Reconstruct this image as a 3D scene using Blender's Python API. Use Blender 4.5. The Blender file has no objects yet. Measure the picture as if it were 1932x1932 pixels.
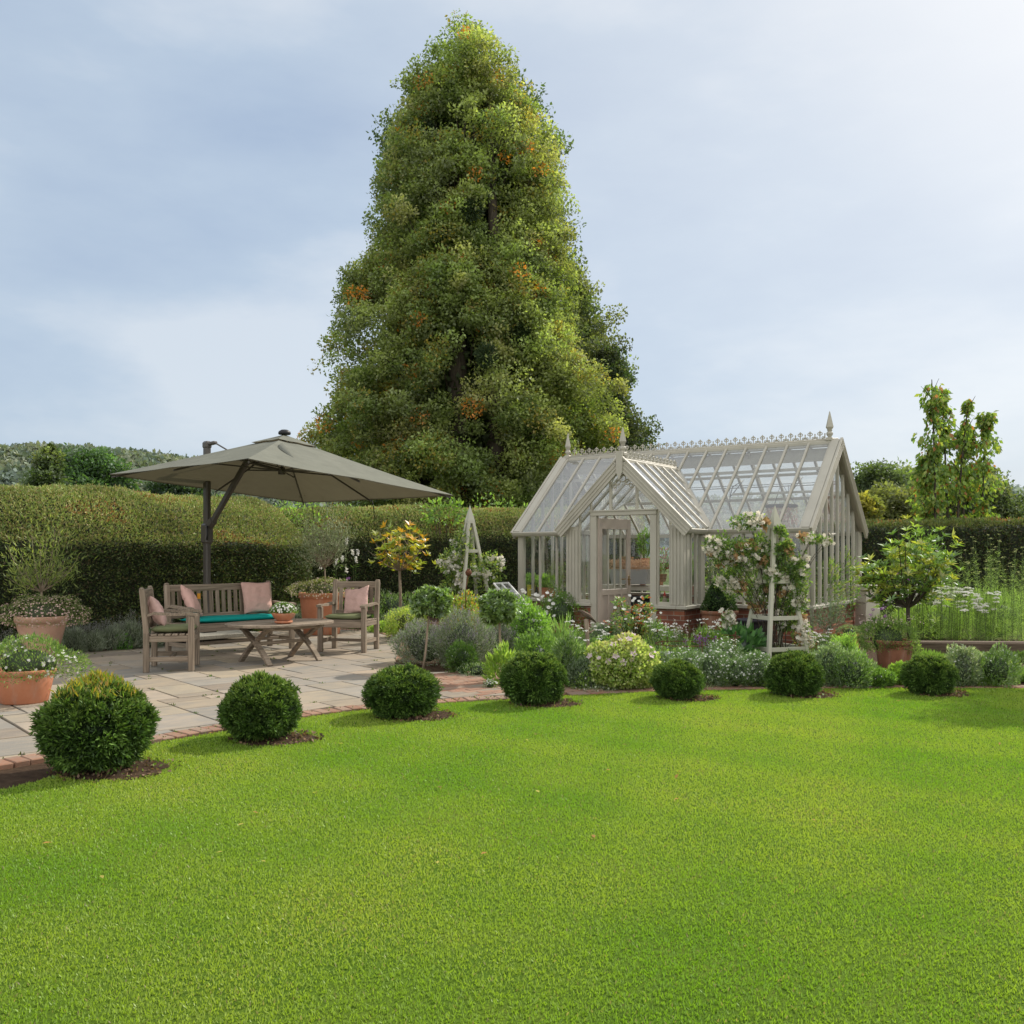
import bpy, math, random
import numpy as np
from mathutils import Vector, Matrix
rng = np.random.default_rng(7); random.seed(7)
scene = bpy.context.scene
COL = scene.collection
R_ = math.radians
CAMH, F, HY, CX = 1.5, 1743.0, 1045.0, 966.0

def G(x, y, z=0.0):
    """ground point seen at photo position x, y (1932 px wide frame)"""
    Y = (CAMH - z) * F / (y - HY)
    return ((x - CX) / F * Y, Y)
def XY(x, Y): return ((x - CX) / F * Y, Y)
def ZZ(y, Y): return CAMH + (HY - y) * Y / F

# ------------------------------------------------------------ objects
def tag(o, label=None, cat=None, group=None, kind=None):
    if label: o['label'] = label
    if cat: o['category'] = cat
    if group: o['group'] = group
    if kind: o['kind'] = kind
    return o
def empty(name, loc=(0, 0, 0), rz=0.0, parent=None):
    o = bpy.data.objects.new(name, None); COL.objects.link(o)
    o.location = loc; o.rotation_euler = (0, 0, rz); o.empty_display_size = .1
    if parent: o.parent = parent
    return o
def children(o): return [c for c in bpy.data.objects if c.parent == o]
def copy_tree(o, parent=None):
    c = o.copy(); COL.objects.link(c); c.parent = parent
    for ch in children(o): copy_tree(ch, c)
    return c

class MB:
    """collects shapes and builds ONE mesh object"""
    def __init__(s): s.v = []; s.f = []; s.g = []; s.sm = []; s.t = []
    def add(s, vs, fs, gs=None, smooth=False, tone=None):
        n = len(s.v); tone = random.random() if tone is None else tone
        s.v += [tuple(p) for p in vs]
        off = (random.uniform(0, 9), random.uniform(0, 9), random.uniform(0, 9))
        if gs is None: gs = vs
        s.g += [(a[0] + off[0], a[1] + off[1], a[2] + off[2]) for a in gs]
        s.f += [tuple(i + n for i in f) for f in fs]; s.sm += [smooth] * len(fs); s.t += [tone] * len(fs)
    def frame(s, M, sx, sy, sz, bev=0.0):
        """box of size sx,sy,sz centred in matrix M, chamfered edges"""
        h = [sx / 2, sy / 2, sz / 2]; b = min(bev, min(h) * .6)
        ax = max(range(3), key=lambda i: h[i]); order = [ax] + [i for i in range(3) if i != ax]
        if b <= 0:
            P = [(x * h[0], y * h[1], z * h[2]) for x in (-1, 1) for y in (-1, 1) for z in (-1, 1)]
            Fc = [(0, 1, 3, 2), (4, 6, 7, 5), (0, 4, 5, 1), (2, 3, 7, 6), (0, 2, 6, 4), (1, 5, 7, 3)]
        else:
            P = []; idx = {}
            for x in (-1, 1):
                for y in (-1, 1):
                    for z in (-1, 1):
                        sg = (x, y, z)
                        for a in range(3):
                            p = [sg[i] * (h[i] if i == a else h[i] - b) for i in range(3)]
                            idx[(x, y, z, a)] = len(P); P.append(tuple(p))
            Fc = []
            def fix(q):
                a, b_, c = (Vector(P[q[i]]) for i in range(3))
                n = (b_ - a).cross(c - a); m = sum((Vector(P[i]) for i in q), Vector()) / len(q)
                return q if n.dot(m) > 0 else q[::-1]
            for a in range(3):
                o1, o2 = [i for i in range(3) if i != a]
                for sa in (-1, 1):
                    q = []
                    for s1, s2 in ((-1, -1), (1, -1), (1, 1), (-1, 1)):
                        k = [0, 0, 0]; k[a] = sa; k[o1] = s1; k[o2] = s2
                        q.append(idx[(k[0], k[1], k[2], a)])
                    Fc.append(fix(tuple(q)))
                for s1 in (-1, 1):
                    for s2 in (-1, 1):
                        k = [0, 0, 0]; k[o1] = s1; k[o2] = s2
                        k1 = list(k); k1[a] = -1; k2 = list(k); k2[a] = 1
                        Fc.append(fix((idx[(*k1, o1)], idx[(*k1, o2)], idx[(*k2, o2)], idx[(*k2, o1)])))
            for x in (-1, 1):
                for y in (-1, 1):
                    for z in (-1, 1): Fc.append(fix((idx[(x, y, z, 0)], idx[(x, y, z, 1)], idx[(x, y, z, 2)])))
        gs = [(p[order[0]], p[order[1]], p[order[2]]) for p in P]
        s.add([M @ Vector(p) for p in P], Fc, gs)
    def box(s, x0, x1, y0, y1, z0, z1, bev=.003, rz=0):
        M = Matrix.Translation(((x0 + x1) / 2, (y0 + y1) / 2, (z0 + z1) / 2)) @ Matrix.Rotation(rz, 4, 'Z')
        s.frame(M, abs(x1 - x0), abs(y1 - y0), abs(z1 - z0), bev)
    def bar(s, p, q, w, t, up=(0, 0, 1), bev=.003, ext=0.0):
        """rectangular bar p->q, w wide (across up), t thick (along up)"""
        p, q = Vector(p), Vector(q); d = (q - p); L = d.length; d.normalize(); u = Vector(up)
        if abs(u.dot(d)) > .98: u = Vector((1, 0, 0))
        y = u.cross(d).normalized(); z = d.cross(y).normalized()
        M = Matrix(((d.x, y.x, z.x, 0), (d.y, y.y, z.y, 0), (d.z, y.z, z.z, 0), (0, 0, 0, 1)))
        s.frame(Matrix.Translation((p + q) / 2) @ M, L + ext * 2, w, t, bev)
    def tube(s, pts, rad, n=8, cap=True, smooth=True, flat=1.0):
        pts = [Vector(p) for p in pts]; m = len(pts)
        if not hasattr(rad, '__len__'): rad = [rad] * m
        vs = []; gs = []; L = 0; u = None
        for i, p in enumerate(pts):
            d = (pts[min(i + 1, m - 1)] - pts[max(i - 1, 0)]).normalized()
            if i: L += (p - pts[i - 1]).length
            if u is None: u = Vector((0, 0, 1)) if abs(d.z) < .9 else Vector((1, 0, 0))
            u = (u - d * u.dot(d)).normalized(); w = d.cross(u)
            for k in range(n):
                a = 2 * math.pi * k / n
                vs.append(p + (u * math.cos(a) * flat + w * math.sin(a)) * rad[i]); gs.append((L, math.cos(a) * rad[i], math.sin(a) * rad[i]))
        fs = [(i * n + k, i * n + (k + 1) % n, (i + 1) * n + (k + 1) % n, (i + 1) * n + k) for i in range(m - 1) for k in range(n)]
        if cap: fs += [tuple(range(n - 1, -1, -1)), tuple(range((m - 1) * n, m * n))]
        s.add(vs, fs, gs, smooth)
    def lathe(s, prof, c=(0, 0, 0), n=32, smooth=True, sx=1, sy=1):
        vs = []; m = len(prof)
        for r, z in prof:
            for k in range(n):
                a = 2 * math.pi * k / n
                vs.append((c[0] + r * math.cos(a) * sx, c[1] + r * math.sin(a) * sy, c[2] + z))
        fs = [(i * n + k, i * n + (k + 1) % n, (i + 1) * n + (k + 1) % n, (i + 1) * n + k) for i in range(m - 1) for k in range(n)]
        if prof[0][0] > 1e-4: fs.append(tuple(range(n - 1, -1, -1)))
        if prof[-1][0] > 1e-4: fs.append(tuple(range((m - 1) * n, m * n)))
        s.add(vs, fs, None, smooth)
    def prism(s, poly, axis, a0, a1):
        """extrude 2-D polygon; axis 0: poly=(y,z) along x; 1: (x,z) along y; 2: (x,y) along z"""
        def P(p, a): return (a, p[0], p[1]) if axis == 0 else ((p[0], a, p[1]) if axis == 1 else (p[0], p[1], a))
        n = len(poly); vs = [P(p, a0) for p in poly] + [P(p, a1) for p in poly]
        fs = [tuple(range(n)), tuple(range(2 * n - 1, n - 1, -1))] + [(i, i + n, (i + 1) % n + n, (i + 1) % n) for i in range(n)]
        s.add(vs, fs)
    def quad(s, a, b, c, d): s.add([a, b, c, d], [(0, 1, 2, 3)])
    def build(s, name, mat, parent=None, recalc=True):
        me = bpy.data.meshes.new(name); me.from_pydata(s.v, [], s.f)
        if recalc:
            import bmesh
            bm = bmesh.new(); bm.from_mesh(me); bmesh.ops.recalc_face_normals(bm, faces=bm.faces); bm.to_mesh(me); bm.free()
        at = me.attributes.new('gc', 'FLOAT_VECTOR', 'POINT'); at.data.foreach_set('vector', np.array(s.g, np.float32).ravel())
        tn = me.attributes.new('tone', 'FLOAT', 'FACE'); tn.data.foreach_set('value', np.array(s.t, np.float32))
        me.polygons.foreach_set('use_smooth', np.array(s.sm, bool))
        me.materials.append(mat); o = bpy.data.objects.new(name, me); COL.objects.link(o)
        if parent: o.parent = parent
        return o

# ------------------------------------------------------------ numpy foliage
def nrm(a): return a / (np.linalg.norm(a, axis=-1, keepdims=True) + 1e-9)
def rdir(n):
    return nrm(rng.normal(size=(n, 3)))
class LF:
    """leaf collector -> one mesh with per-leaf colour"""
    def __init__(s): s.P = []; s.C = []; s.N = 0; s.core = []; s.cc = []
    def leaves(s, c, d, size, aspect, col, side=None, fold=.15):
        n = len(c)
        if n == 0: return
        d = nrm(np.asarray(d, float)); sd = np.cross(d, rdir(n) if side is None else side); sd = nrm(sd); up = np.cross(sd, d)
        L = np.broadcast_to(np.asarray(size, float).reshape(-1, 1), (n, 1)); W = L * aspect * .5
        m = c + d * L * .45
        V = np.stack([c, m + sd * W + up * L * fold * .5, c + d * L, m - sd * W + up * L * fold * .5], 1)
        s.P.append(V); s.C.append(np.broadcast_to(np.asarray(col, float), (n, 3))); s.N += n
    def blob(s, c, r, col, nz=.12, seg=14):
        """dark lumpy core"""
        vs = []; fs = []; ph = rng.uniform(0, 6, 6)
        for i in range(seg // 2 + 1):
            t = math.pi * i / (seg // 2)
            for k in range(seg):
                a = 2 * math.pi * k / seg
                q = 1 + nz * (math.sin(3 * a + ph[0]) * math.sin(2 * t + ph[1]) + .6 * math.sin(5 * a + ph[2] + 3 * t))
                vs.append((c[0] + r[0] * q * math.sin(t) * math.cos(a), c[1] + r[1] * q * math.sin(t) * math.sin(a), c[2] + r[2] * q * math.cos(t)))
        for i in range(seg // 2):
            for k in range(seg):
                fs.append((i * seg + k, (i + 1) * seg + k, (i + 1) * seg + (k + 1) % seg, i * seg + (k + 1) % seg))
        s.core.append((np.array(vs), np.array(fs), col))
    def build(s, name, mat, parent=None):
        V = np.concatenate(s.P).reshape(-1, 3) if s.P else np.zeros((0, 3)); n = len(V) // 4
        Fi = np.arange(n * 4).reshape(-1, 4); C = np.concatenate(s.C) if s.C else np.zeros((0, 3))
        for cv, cf, cc in s.core:
            Fi = np.concatenate([Fi, cf + len(V)]); V = np.concatenate([V, cv]); C = np.concatenate([C, np.broadcast_to(cc, (len(cf), 3))])
        me = bpy.data.meshes.new(name); me.vertices.add(len(V)); me.vertices.foreach_set('co', V.astype(np.float32).ravel())
        me.loops.add(Fi.size); me.loops.foreach_set('vertex_index', Fi.astype(np.int32).ravel())
        me.polygons.add(len(Fi)); me.polygons.foreach_set('loop_start', np.arange(0, Fi.size, 4, dtype=np.int32))
        me.update(calc_edges=True)
        at = me.attributes.new('Col', 'FLOAT_COLOR', 'FACE')
        at.data.foreach_set('color', np.concatenate([np.clip(C, 0, 1), np.ones((len(C), 1))], 1).astype(np.float32).ravel())
        me.materials.append(mat); o = bpy.data.objects.new(name, me); COL.objects.link(o)
        if parent: o.parent = parent
        return o
def cmix(n, cols, w=None, jit=.18):
    cols = np.array(cols, float); i = rng.choice(len(cols), n, p=None if w is None else np.array(w) / sum(w))
    return cols[i] * 1.18 * (1 + rng.uniform(-jit, jit, (n, 1)))
def lumps(d, k=7, amp=.18, sharp=6):
    """lumpy radius factor for unit directions d"""
    q = rdir(k * 3); q[:, 2] = q[:, 2] * .8 + .1; q = nrm(q)
    s = np.exp(sharp * ((d @ q.T) - 1)); return 1 - amp + amp * 1.6 * np.clip(s.max(1), 0, 1)

def rosettes(lf, p, ax, size, aspect, col, k=7, open_=1.1):
    """whorls of k leaves round each shoot tip"""
    m = len(p); ax = nrm(np.asarray(ax, float)); t1 = nrm(np.cross(ax, rdir(m))); t2 = np.cross(ax, t1); a0 = rng.uniform(0, 6.28, m)
    for i in range(k):
        a = (a0 + i * 6.2832 / k + rng.normal(size=m) * .2)[:, None]; o = rng.uniform(.5, 1.3, (m, 1)) * open_
        lf.leaves(p, ax * .7 + (t1 * np.cos(a) + t2 * np.sin(a)) * o, size * rng.uniform(.65, 1.2, m), aspect, col * rng.uniform(.75, 1.25, (m, 1)), side=ax, fold=.25)
def mound(lf, c, r, n, size, aspect, cols, w=None, up=.5, out=1.0, rnd=.8, low=-.2, amp=.18, inner=.55, core=(.012, .02, .008), top=None, sharp=6, k=7, ros=0):
    """dome of leaves centred at c with radii r"""
    if ros: n = n // ros
    d = rdir(int(n * 1.8)); d = d[d[:, 2] > low][:n]; n = len(d)
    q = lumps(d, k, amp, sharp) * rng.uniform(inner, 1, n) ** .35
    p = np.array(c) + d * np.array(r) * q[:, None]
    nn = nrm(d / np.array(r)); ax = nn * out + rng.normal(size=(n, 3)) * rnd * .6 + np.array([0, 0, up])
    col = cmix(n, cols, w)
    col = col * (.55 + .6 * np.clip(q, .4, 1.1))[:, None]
    if top is not None:
        t = np.clip((d[:, 2] - .45) * 2.2, 0, 1)[:, None] * (rng.random((n, 1)) < .6); col = col * (1 - t) + np.array(top) * t
    if ros: rosettes(lf, p, ax, size, aspect, col, ros)
    else: lf.leaves(p, ax, size * rng.uniform(.7, 1.3, n), aspect, col)
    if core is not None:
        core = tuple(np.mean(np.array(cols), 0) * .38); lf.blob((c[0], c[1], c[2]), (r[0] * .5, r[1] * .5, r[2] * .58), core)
    return p, nn

# ------------------------------------------------------------ materials
MATS = {}
def newmat(name):
    m = bpy.data.materials.new(name); m.use_nodes = True; nt = m.node_tree
    for n in list(nt.nodes): nt.nodes.remove(n)
    out = nt.nodes.new('ShaderNodeOutputMaterial'); return m, nt, out
def N(nt, t, **k):
    n = nt.nodes.new(t)
    for a, b in k.items():
        if a in n.inputs.keys() if hasattr(n.inputs, 'keys') else False: n.inputs[a].default_value = b
        else: setattr(n, a, b)
    return n
def ramp(nt, fac, stops):
    r = nt.nodes.new('ShaderNodeValToRGB'); e = r.color_ramp.elements
    while len(e) < len(stops): e.new(.5)
    for i, (p, c) in enumerate(stops): e[i].position = p; e[i].color = (*c, 1)
    nt.links.new(fac, r.inputs[0]); return r.outputs[0]
def noise(nt, vec, scale, detail=4, rough=.6):
    n = nt.nodes.new('ShaderNodeTexNoise'); n.inputs['Scale'].default_value = scale; n.inputs['Detail'].default_value = detail
    n.inputs['Roughness'].default_value = rough
    if vec is not None: nt.links.new(vec, n.inputs['Vector'])
    return n.outputs['Fac']
def mapping(nt, vec, scale):
    m = nt.nodes.new('ShaderNodeMapping'); m.inputs['Scale'].default_value = scale; nt.links.new(vec, m.inputs[0]); return m.outputs[0]
def mixc(nt, f, a, b, mode='MIX'):
    m = nt.nodes.new('ShaderNodeMix'); m.data_type = 'RGBA'; m.blend_type = mode
    for i, x in ((0, f), (6, a), (7, b)):
        if isinstance(x, (int, float)): m.inputs[i].default_value = x
        elif isinstance(x, tuple): m.inputs[i].default_value = (*x, 1)
        else: nt.links.new(x, m.inputs[i])
    return m.outputs[2]
def leafmat(name, trans=.4, rough=.5, gloss=.06, tint=(1.25, 1.35, .6)):
    m, nt, out = newmat(name)
    a = nt.nodes.new('ShaderNodeAttribute'); a.attribute_name = 'Col'
    d = nt.nodes.new('ShaderNodeBsdfDiffuse'); nt.links.new(a.outputs['Color'], d.inputs[0])
    t = nt.nodes.new('ShaderNodeBsdfTranslucent')
    tc = mixc(nt, 1.0, a.outputs['Color'], tuple(tint), 'MULTIPLY'); nt.links.new(tc, t.inputs[0])
    x = nt.nodes.new('ShaderNodeMixShader'); x.inputs[0].default_value = trans
    nt.links.new(d.outputs[0], x.inputs[1]); nt.links.new(t.outputs[0], x.inputs[2])
    g = nt.nodes.new('ShaderNodeBsdfGlossy'); g.inputs['Roughness'].default_value = rough; g.inputs[0].default_value = (.9, .95, 1, 1)
    y = nt.nodes.new('ShaderNodeMixShader'); y.inputs[0].default_value = gloss
    nt.links.new(x.outputs[0], y.inputs[1]); nt.links.new(g.outputs[0], y.inputs[2]); nt.links.new(y.outputs[0], out.inputs[0])
    MATS[name] = m; return m
def surf(name, build, rough=.8, bump=.0, spec=.3, metallic=0):
    """build(nt, vec_object, vec_gc) -> (colour socket, height socket or None)"""
    m, nt, out = newmat(name); p = nt.nodes.new('ShaderNodeBsdfPrincipled'); nt.links.new(p.outputs[0], out.inputs[0])
    tc = nt.nodes.new('ShaderNodeTexCoord').outputs['Object']; g = nt.nodes.new('ShaderNodeAttribute'); g.attribute_name = 'gc'
    c, h = build(nt, tc, g.outputs['Vector'])
    if isinstance(c, tuple): p.inputs['Base Color'].default_value = (*c, 1)
    else: nt.links.new(c, p.inputs['Base Color'])
    p.inputs['Roughness'].default_value = rough; p.inputs['Specular IOR Level'].default_value = spec; p.inputs['Metallic'].default_value = metallic
    if h is not None and bump > 0:
        b = nt.nodes.new('ShaderNodeBump'); b.inputs['Strength'].default_value = 1; b.inputs['Distance'].default_value = bump
        nt.links.new(h, b.inputs['Height']); nt.links.new(b.outputs[0], p.inputs['Normal'])
    MATS[name] = m; return m
def tone(nt):
    a = nt.nodes.new('ShaderNodeAttribute'); a.attribute_name = 'tone'; return a.outputs['Fac']

L1 = leafmat('leaf_soft', .5, .55, .03)
L2 = leafmat('leaf_glossy', .38, .42, .08)
L3 = leafmat('leaf_dark', .22, .55, .02)
LG = leafmat('leaf_grey', .3, .7, .02, (1.1, 1.15, .9))
PET = leafmat('petal', .45, .6, .02, (1.05, 1.0, .95))
GRS = leafmat('grass_blade', .45, .5, .03, (1.15, 1.25, .5))

def _teak(nt, tc, g):
    n = noise(nt, mapping(nt, g, (2.2, 55, 55)), 1, 5, .65); n2 = noise(nt, g, 3.5, 3)
    c = ramp(nt, n, [(.28, (.11, .088, .066)), (.5, (.25, .205, .16)), (.72, (.38, .325, .26))])
    t = ramp(nt, tone(nt), [(0, (.8, .76, .72)), (1, (1.12, 1.08, 1.04))])
    c = mixc(nt, 1.0, c, t, 'MULTIPLY')
    c = mixc(nt, ramp(nt, n2, [(.5, (0, 0, 0)), (.75, (.5, .5, .5))]), c, (.16, .15, .10)); return c, n
TEAK = surf('weathered_teak', _teak, .85, .0015)
def _paint(base):
    def f(nt, tc, g):
        n = noise(nt, tc, 2.5, 5); n2 = noise(nt, tc, 30, 3)
        c = mixc(nt, ramp(nt, n, [(.45, (0, 0, 0)), (.8, (.55, .55, .55))]), base, tuple(b * .72 for b in base))
        c = mixc(nt, ramp(nt, n2, [(.6, (0, 0, 0)), (.8, (.35, .35, .35))]), c, tuple(b * .8 for b in base)); return c, n2
    return f
STONEP = surf('stone_grey_paint', _paint((.42, .395, .33)), .5, .0004, .4)
PINKP = surf('taupe_door_paint', _paint((.44, .365, .31)), .5, .0004, .4)
GREENP = surf('sage_paint', _paint((.49, .475, .385)), .6, .0005, .35)
CREAMP = surf('cream_paint', _paint((.6, .55, .47)), .6, .0005, .35)
LEADP = surf('zinc_grey', _paint((.34, .34, .33)), .45, .0004, .5)
DARKM = surf('bronze_grey_metal', _paint((.075, .066, .058)), .45, .0002, .5)
RUST = surf('rusty_iron', lambda nt, tc, g: (ramp(nt, noise(nt, tc, 40, 4), [(.3, (.05, .025, .015)), (.7, (.2, .08, .04))]), None), .9)
def _brick(nt, tc, g):
    b = nt.nodes.new('ShaderNodeTexBrick'); b.inputs['Scale'].default_value = 1; b.inputs['Brick Width'].default_value = .225; b.inputs['Row Height'].default_value = .075
    b.inputs['Mortar Size'].default_value = .007; b.inputs['Color1'].default_value = (.30, .105, .06, 1); b.inputs['Color2'].default_value = (.17, .06, .04, 1); b.inputs['Mortar'].default_value = (.30, .24, .19, 1)
    sp = nt.nodes.new('ShaderNodeSeparateXYZ'); nt.links.new(tc, sp.inputs[0]); a = nt.nodes.new('ShaderNodeMath'); nt.links.new(sp.outputs[0], a.inputs[0]); nt.links.new(sp.outputs[1], a.inputs[1])
    cb = nt.nodes.new('ShaderNodeCombineXYZ'); nt.links.new(a.outputs[0], cb.inputs[0]); nt.links.new(sp.outputs[2], cb.inputs[1]); nt.links.new(cb.outputs[0], b.inputs[0])
    c = mixc(nt, ramp(nt, noise(nt, tc, 6, 5), [(.4, (0, 0, 0)), (.75, (.7, .7, .7))]), b.outputs[0], (.12, .055, .04)); return c, b.outputs['Fac']
BRICK = surf('red_brick', _brick, .9, .003)
PAVB = surf('paving_brick', lambda nt, tc, g: (mixc(nt, ramp(nt, noise(nt, tc, 14, 5), [(.35, (0, 0, 0)), (.7, (.8, .8, .8))]), ramp(nt, tone(nt), [(0, (.24, .11, .065)), (.5, (.31, .165, .105)), (1, (.28, .19, .14))]), (.22, .17, .13)), noise(nt, tc, 60, 4)), .9, .003)
def _slab(nt, tc, g):
    t = ramp(nt, tone(nt), [(0, (.18, .15, .12)), (.2, (.31, .26, .185)), (.4, (.18, .172, .155)), (.6, (.28, .26, .225)), (.8, (.33, .26, .19)), (1, (.22, .21, .19))])
    n = noise(nt, mapping(nt, g, (3, 9, 9)), 1, 6, .7); n2 = noise(nt, tc, 2.0, 5, .65); n3 = noise(nt, tc, 45, 4, .7)
    c = mixc(nt, ramp(nt, n, [(.4, (0, 0, 0)), (.7, (.5, .5, .5))]), t, (.40, .31, .21))
    c = mixc(nt, ramp(nt, n2, [(.45, (0, 0, 0)), (.72, (.65, .65, .65))]), c, (.19, .175, .15))
    c = mixc(nt, ramp(nt, n3, [(.6, (0, 0, 0)), (.75, (.5, .5, .5))]), c, (.17, .15, .12)); return c, n3
SLAB = surf('sandstone_slab', _slab, .75, .003, .35)
SOIL = surf('soil', lambda nt, tc, g: (ramp(nt, noise(nt, tc, 12, 8, .75), [(.3, (.035, .022, .014)), (.55, (.085, .055, .035)), (.8, (.15, .10, .07))]), noise(nt, tc, 25, 8, .8)), 1, .03, .1)
JOINT = surf('joint_mortar', lambda nt, tc, g: (ramp(nt, noise(nt, tc, 5, 5), [(.35, (.035, .03, .022)), (.6, (.07, .06, .04)), (.75, (.05, .07, .02))]), None), 1)
def _lawn(nt, tc, g):
    n = noise(nt, tc, 1.3, 5, .6); n2 = noise(nt, tc, 60, 6, .8)
    c = ramp(nt, n, [(.3, (.11, .21, .018)), (.55, (.16, .26, .025)), (.78, (.25, .29, .05))])
    c = mixc(nt, ramp(nt, n2, [(.35, (.75, .75, .75)), (.65, (0, 0, 0))]), c, (.035, .075, .010)); return c, n2
LAWN = surf('lawn_ground', _lawn, 1, .02, .1)
FIELD = surf('field', lambda nt, tc, g: (ramp(nt, noise(nt, tc, .08, 5), [(.35, (.05, .08, .02)), (.65, (.11, .14, .04))]), None), 1, 0, .1)
def _terra(a, b):
    def f(nt, tc, g):
        n = noise(nt, tc, 7, 6, .7); n2 = noise(nt, mapping(nt, tc, (9, 9, 2)), 1, 4)
        c = ramp(nt, n, [(.3, a), (.7, b)]); c = mixc(nt, ramp(nt, n2, [(.5, (0, 0, 0)), (.75, (.45, .45, .45))]), c, (.42, .33, .27)); return c, n
    return f
TERRA = surf('terracotta', _terra((.42, .165, .085), (.50, .21, .12)), .85, .001, .2)
TERRAP = surf('pale_terracotta', _terra((.46, .27, .19), (.54, .34, .25)), .85, .001, .2)
TERRAO = surf('old_terracotta', _terra((.20, .085, .05), (.33, .15, .09)), .9, .002, .2)
def _fab(col, d=.8):
    def f(nt, tc, g):
        n = noise(nt, tc, 5, 4); n2 = noise(nt, tc, 160, 2)
        c = mixc(nt, n, tuple(x * d for x in col), col); c = mixc(nt, ramp(nt, n2, [(.4, (0, 0, 0)), (.7, (.35, .35, .35))]), c, tuple(x * .8 for x in col)); return c, noise(nt, tc, 14, 4)
    return f
def fabric(name, col, bump=.004): return surf(name, _fab(col), .95, bump, .1)
PINK = fabric('pink_linen', (.68, .43, .37), .025)
PINK2 = fabric('pink_cotton', (.62, .41, .36), .018)
OLIVE = fabric('olive_fabric', (.19, .21, .11)); TEAL = fabric('teal_fabric', (.01, .30, .27))
def canopy_mat():
    m, nt, out = newmat('parasol_fabric'); tc = nt.nodes.new('ShaderNodeTexCoord').outputs['Object']
    c = ramp(nt, noise(nt, tc, 3, 4), [(.3, (.17, .175, .145)), (.7, (.205, .21, .175))])
    d = nt.nodes.new('ShaderNodeBsdfDiffuse'); nt.links.new(c, d.inputs[0]); t = nt.nodes.new('ShaderNodeBsdfTranslucent'); t.inputs[0].default_value = (.16, .135, .08, 1)
    x = nt.nodes.new('ShaderNodeMixShader'); x.inputs[0].default_value = .18; nt.links.new(d.outputs[0], x.inputs[1]); nt.links.new(t.outputs[0], x.inputs[2])
    g = nt.nodes.new('ShaderNodeBsdfGlossy'); g.inputs['Roughness'].default_value = .45; y = nt.nodes.new('ShaderNodeMixShader'); y.inputs[0].default_value = .035
    nt.links.new(x.outputs[0], y.inputs[1]); nt.links.new(g.outputs[0], y.inputs[2]); nt.links.new(y.outputs[0], out.inputs[0])
    bp = nt.nodes.new('ShaderNodeBump'); bp.inputs['Distance'].default_value = .035; nt.links.new(noise(nt, mapping(nt, tc, (1.2, 3.2, 1.2)), 1.6, 3, .5), bp.inputs['Height']); nt.links.new(bp.outputs[0], d.inputs['Normal']); nt.links.new(bp.outputs[0], g.inputs['Normal']); return m
CANOPY = canopy_mat()
BARK = surf('bark', lambda nt, tc, g: (ramp(nt, noise(nt, mapping(nt, g, (4, 30, 30)), 1, 6, .7), [(.3, (.03, .026, .02)), (.7, (.11, .09, .07))]), noise(nt, mapping(nt, g, (6, 40, 40)), 1, 6)), .95, .006, .1)
BARKL = surf('pale_bark', lambda nt, tc, g: (ramp(nt, noise(nt, mapping(nt, g, (6, 40, 40)), 1, 5, .7), [(.3, (.16, .12, .08)), (.7, (.34, .27, .20))]), None), .9)
STEM = surf('green_stem', lambda nt, tc, g: ((.10, .15, .05), None), .8)
GRANITE = surf('granite_slab', lambda nt, tc, g: (ramp(nt, noise(nt, tc, 60, 4, .8), [(.35, (.20, .19, .16)), (.65, (.42, .40, .34))]), noise(nt, tc, 60, 3)), .8, .002)
BLACKP = surf('black_plastic', lambda nt, tc, g: ((.02, .02, .022), None), .5)
WHITE = surf('white_paint', _paint((.72, .72, .70)), .5)
ORANGE = surf('orange_tag', lambda nt, tc, g: (ramp(nt, noise(nt, tc, 120, 2), [(.45, (.75, .33, .02)), (.6, (.55, .22, .02))]), None), .5)
OLDW = surf('old_timber', lambda nt, tc, g: (ramp(nt, noise(nt, mapping(nt, g, (2, 40, 40)), 1, 6, .7), [(.3, (.05, .035, .025)), (.7, (.19, .14, .10))]), noise(nt, mapping(nt, g, (2, 40, 40)), 1, 6, .7)), .95, .01)
TILE = surf('roof_tile', _brick, .9, .003)
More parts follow.
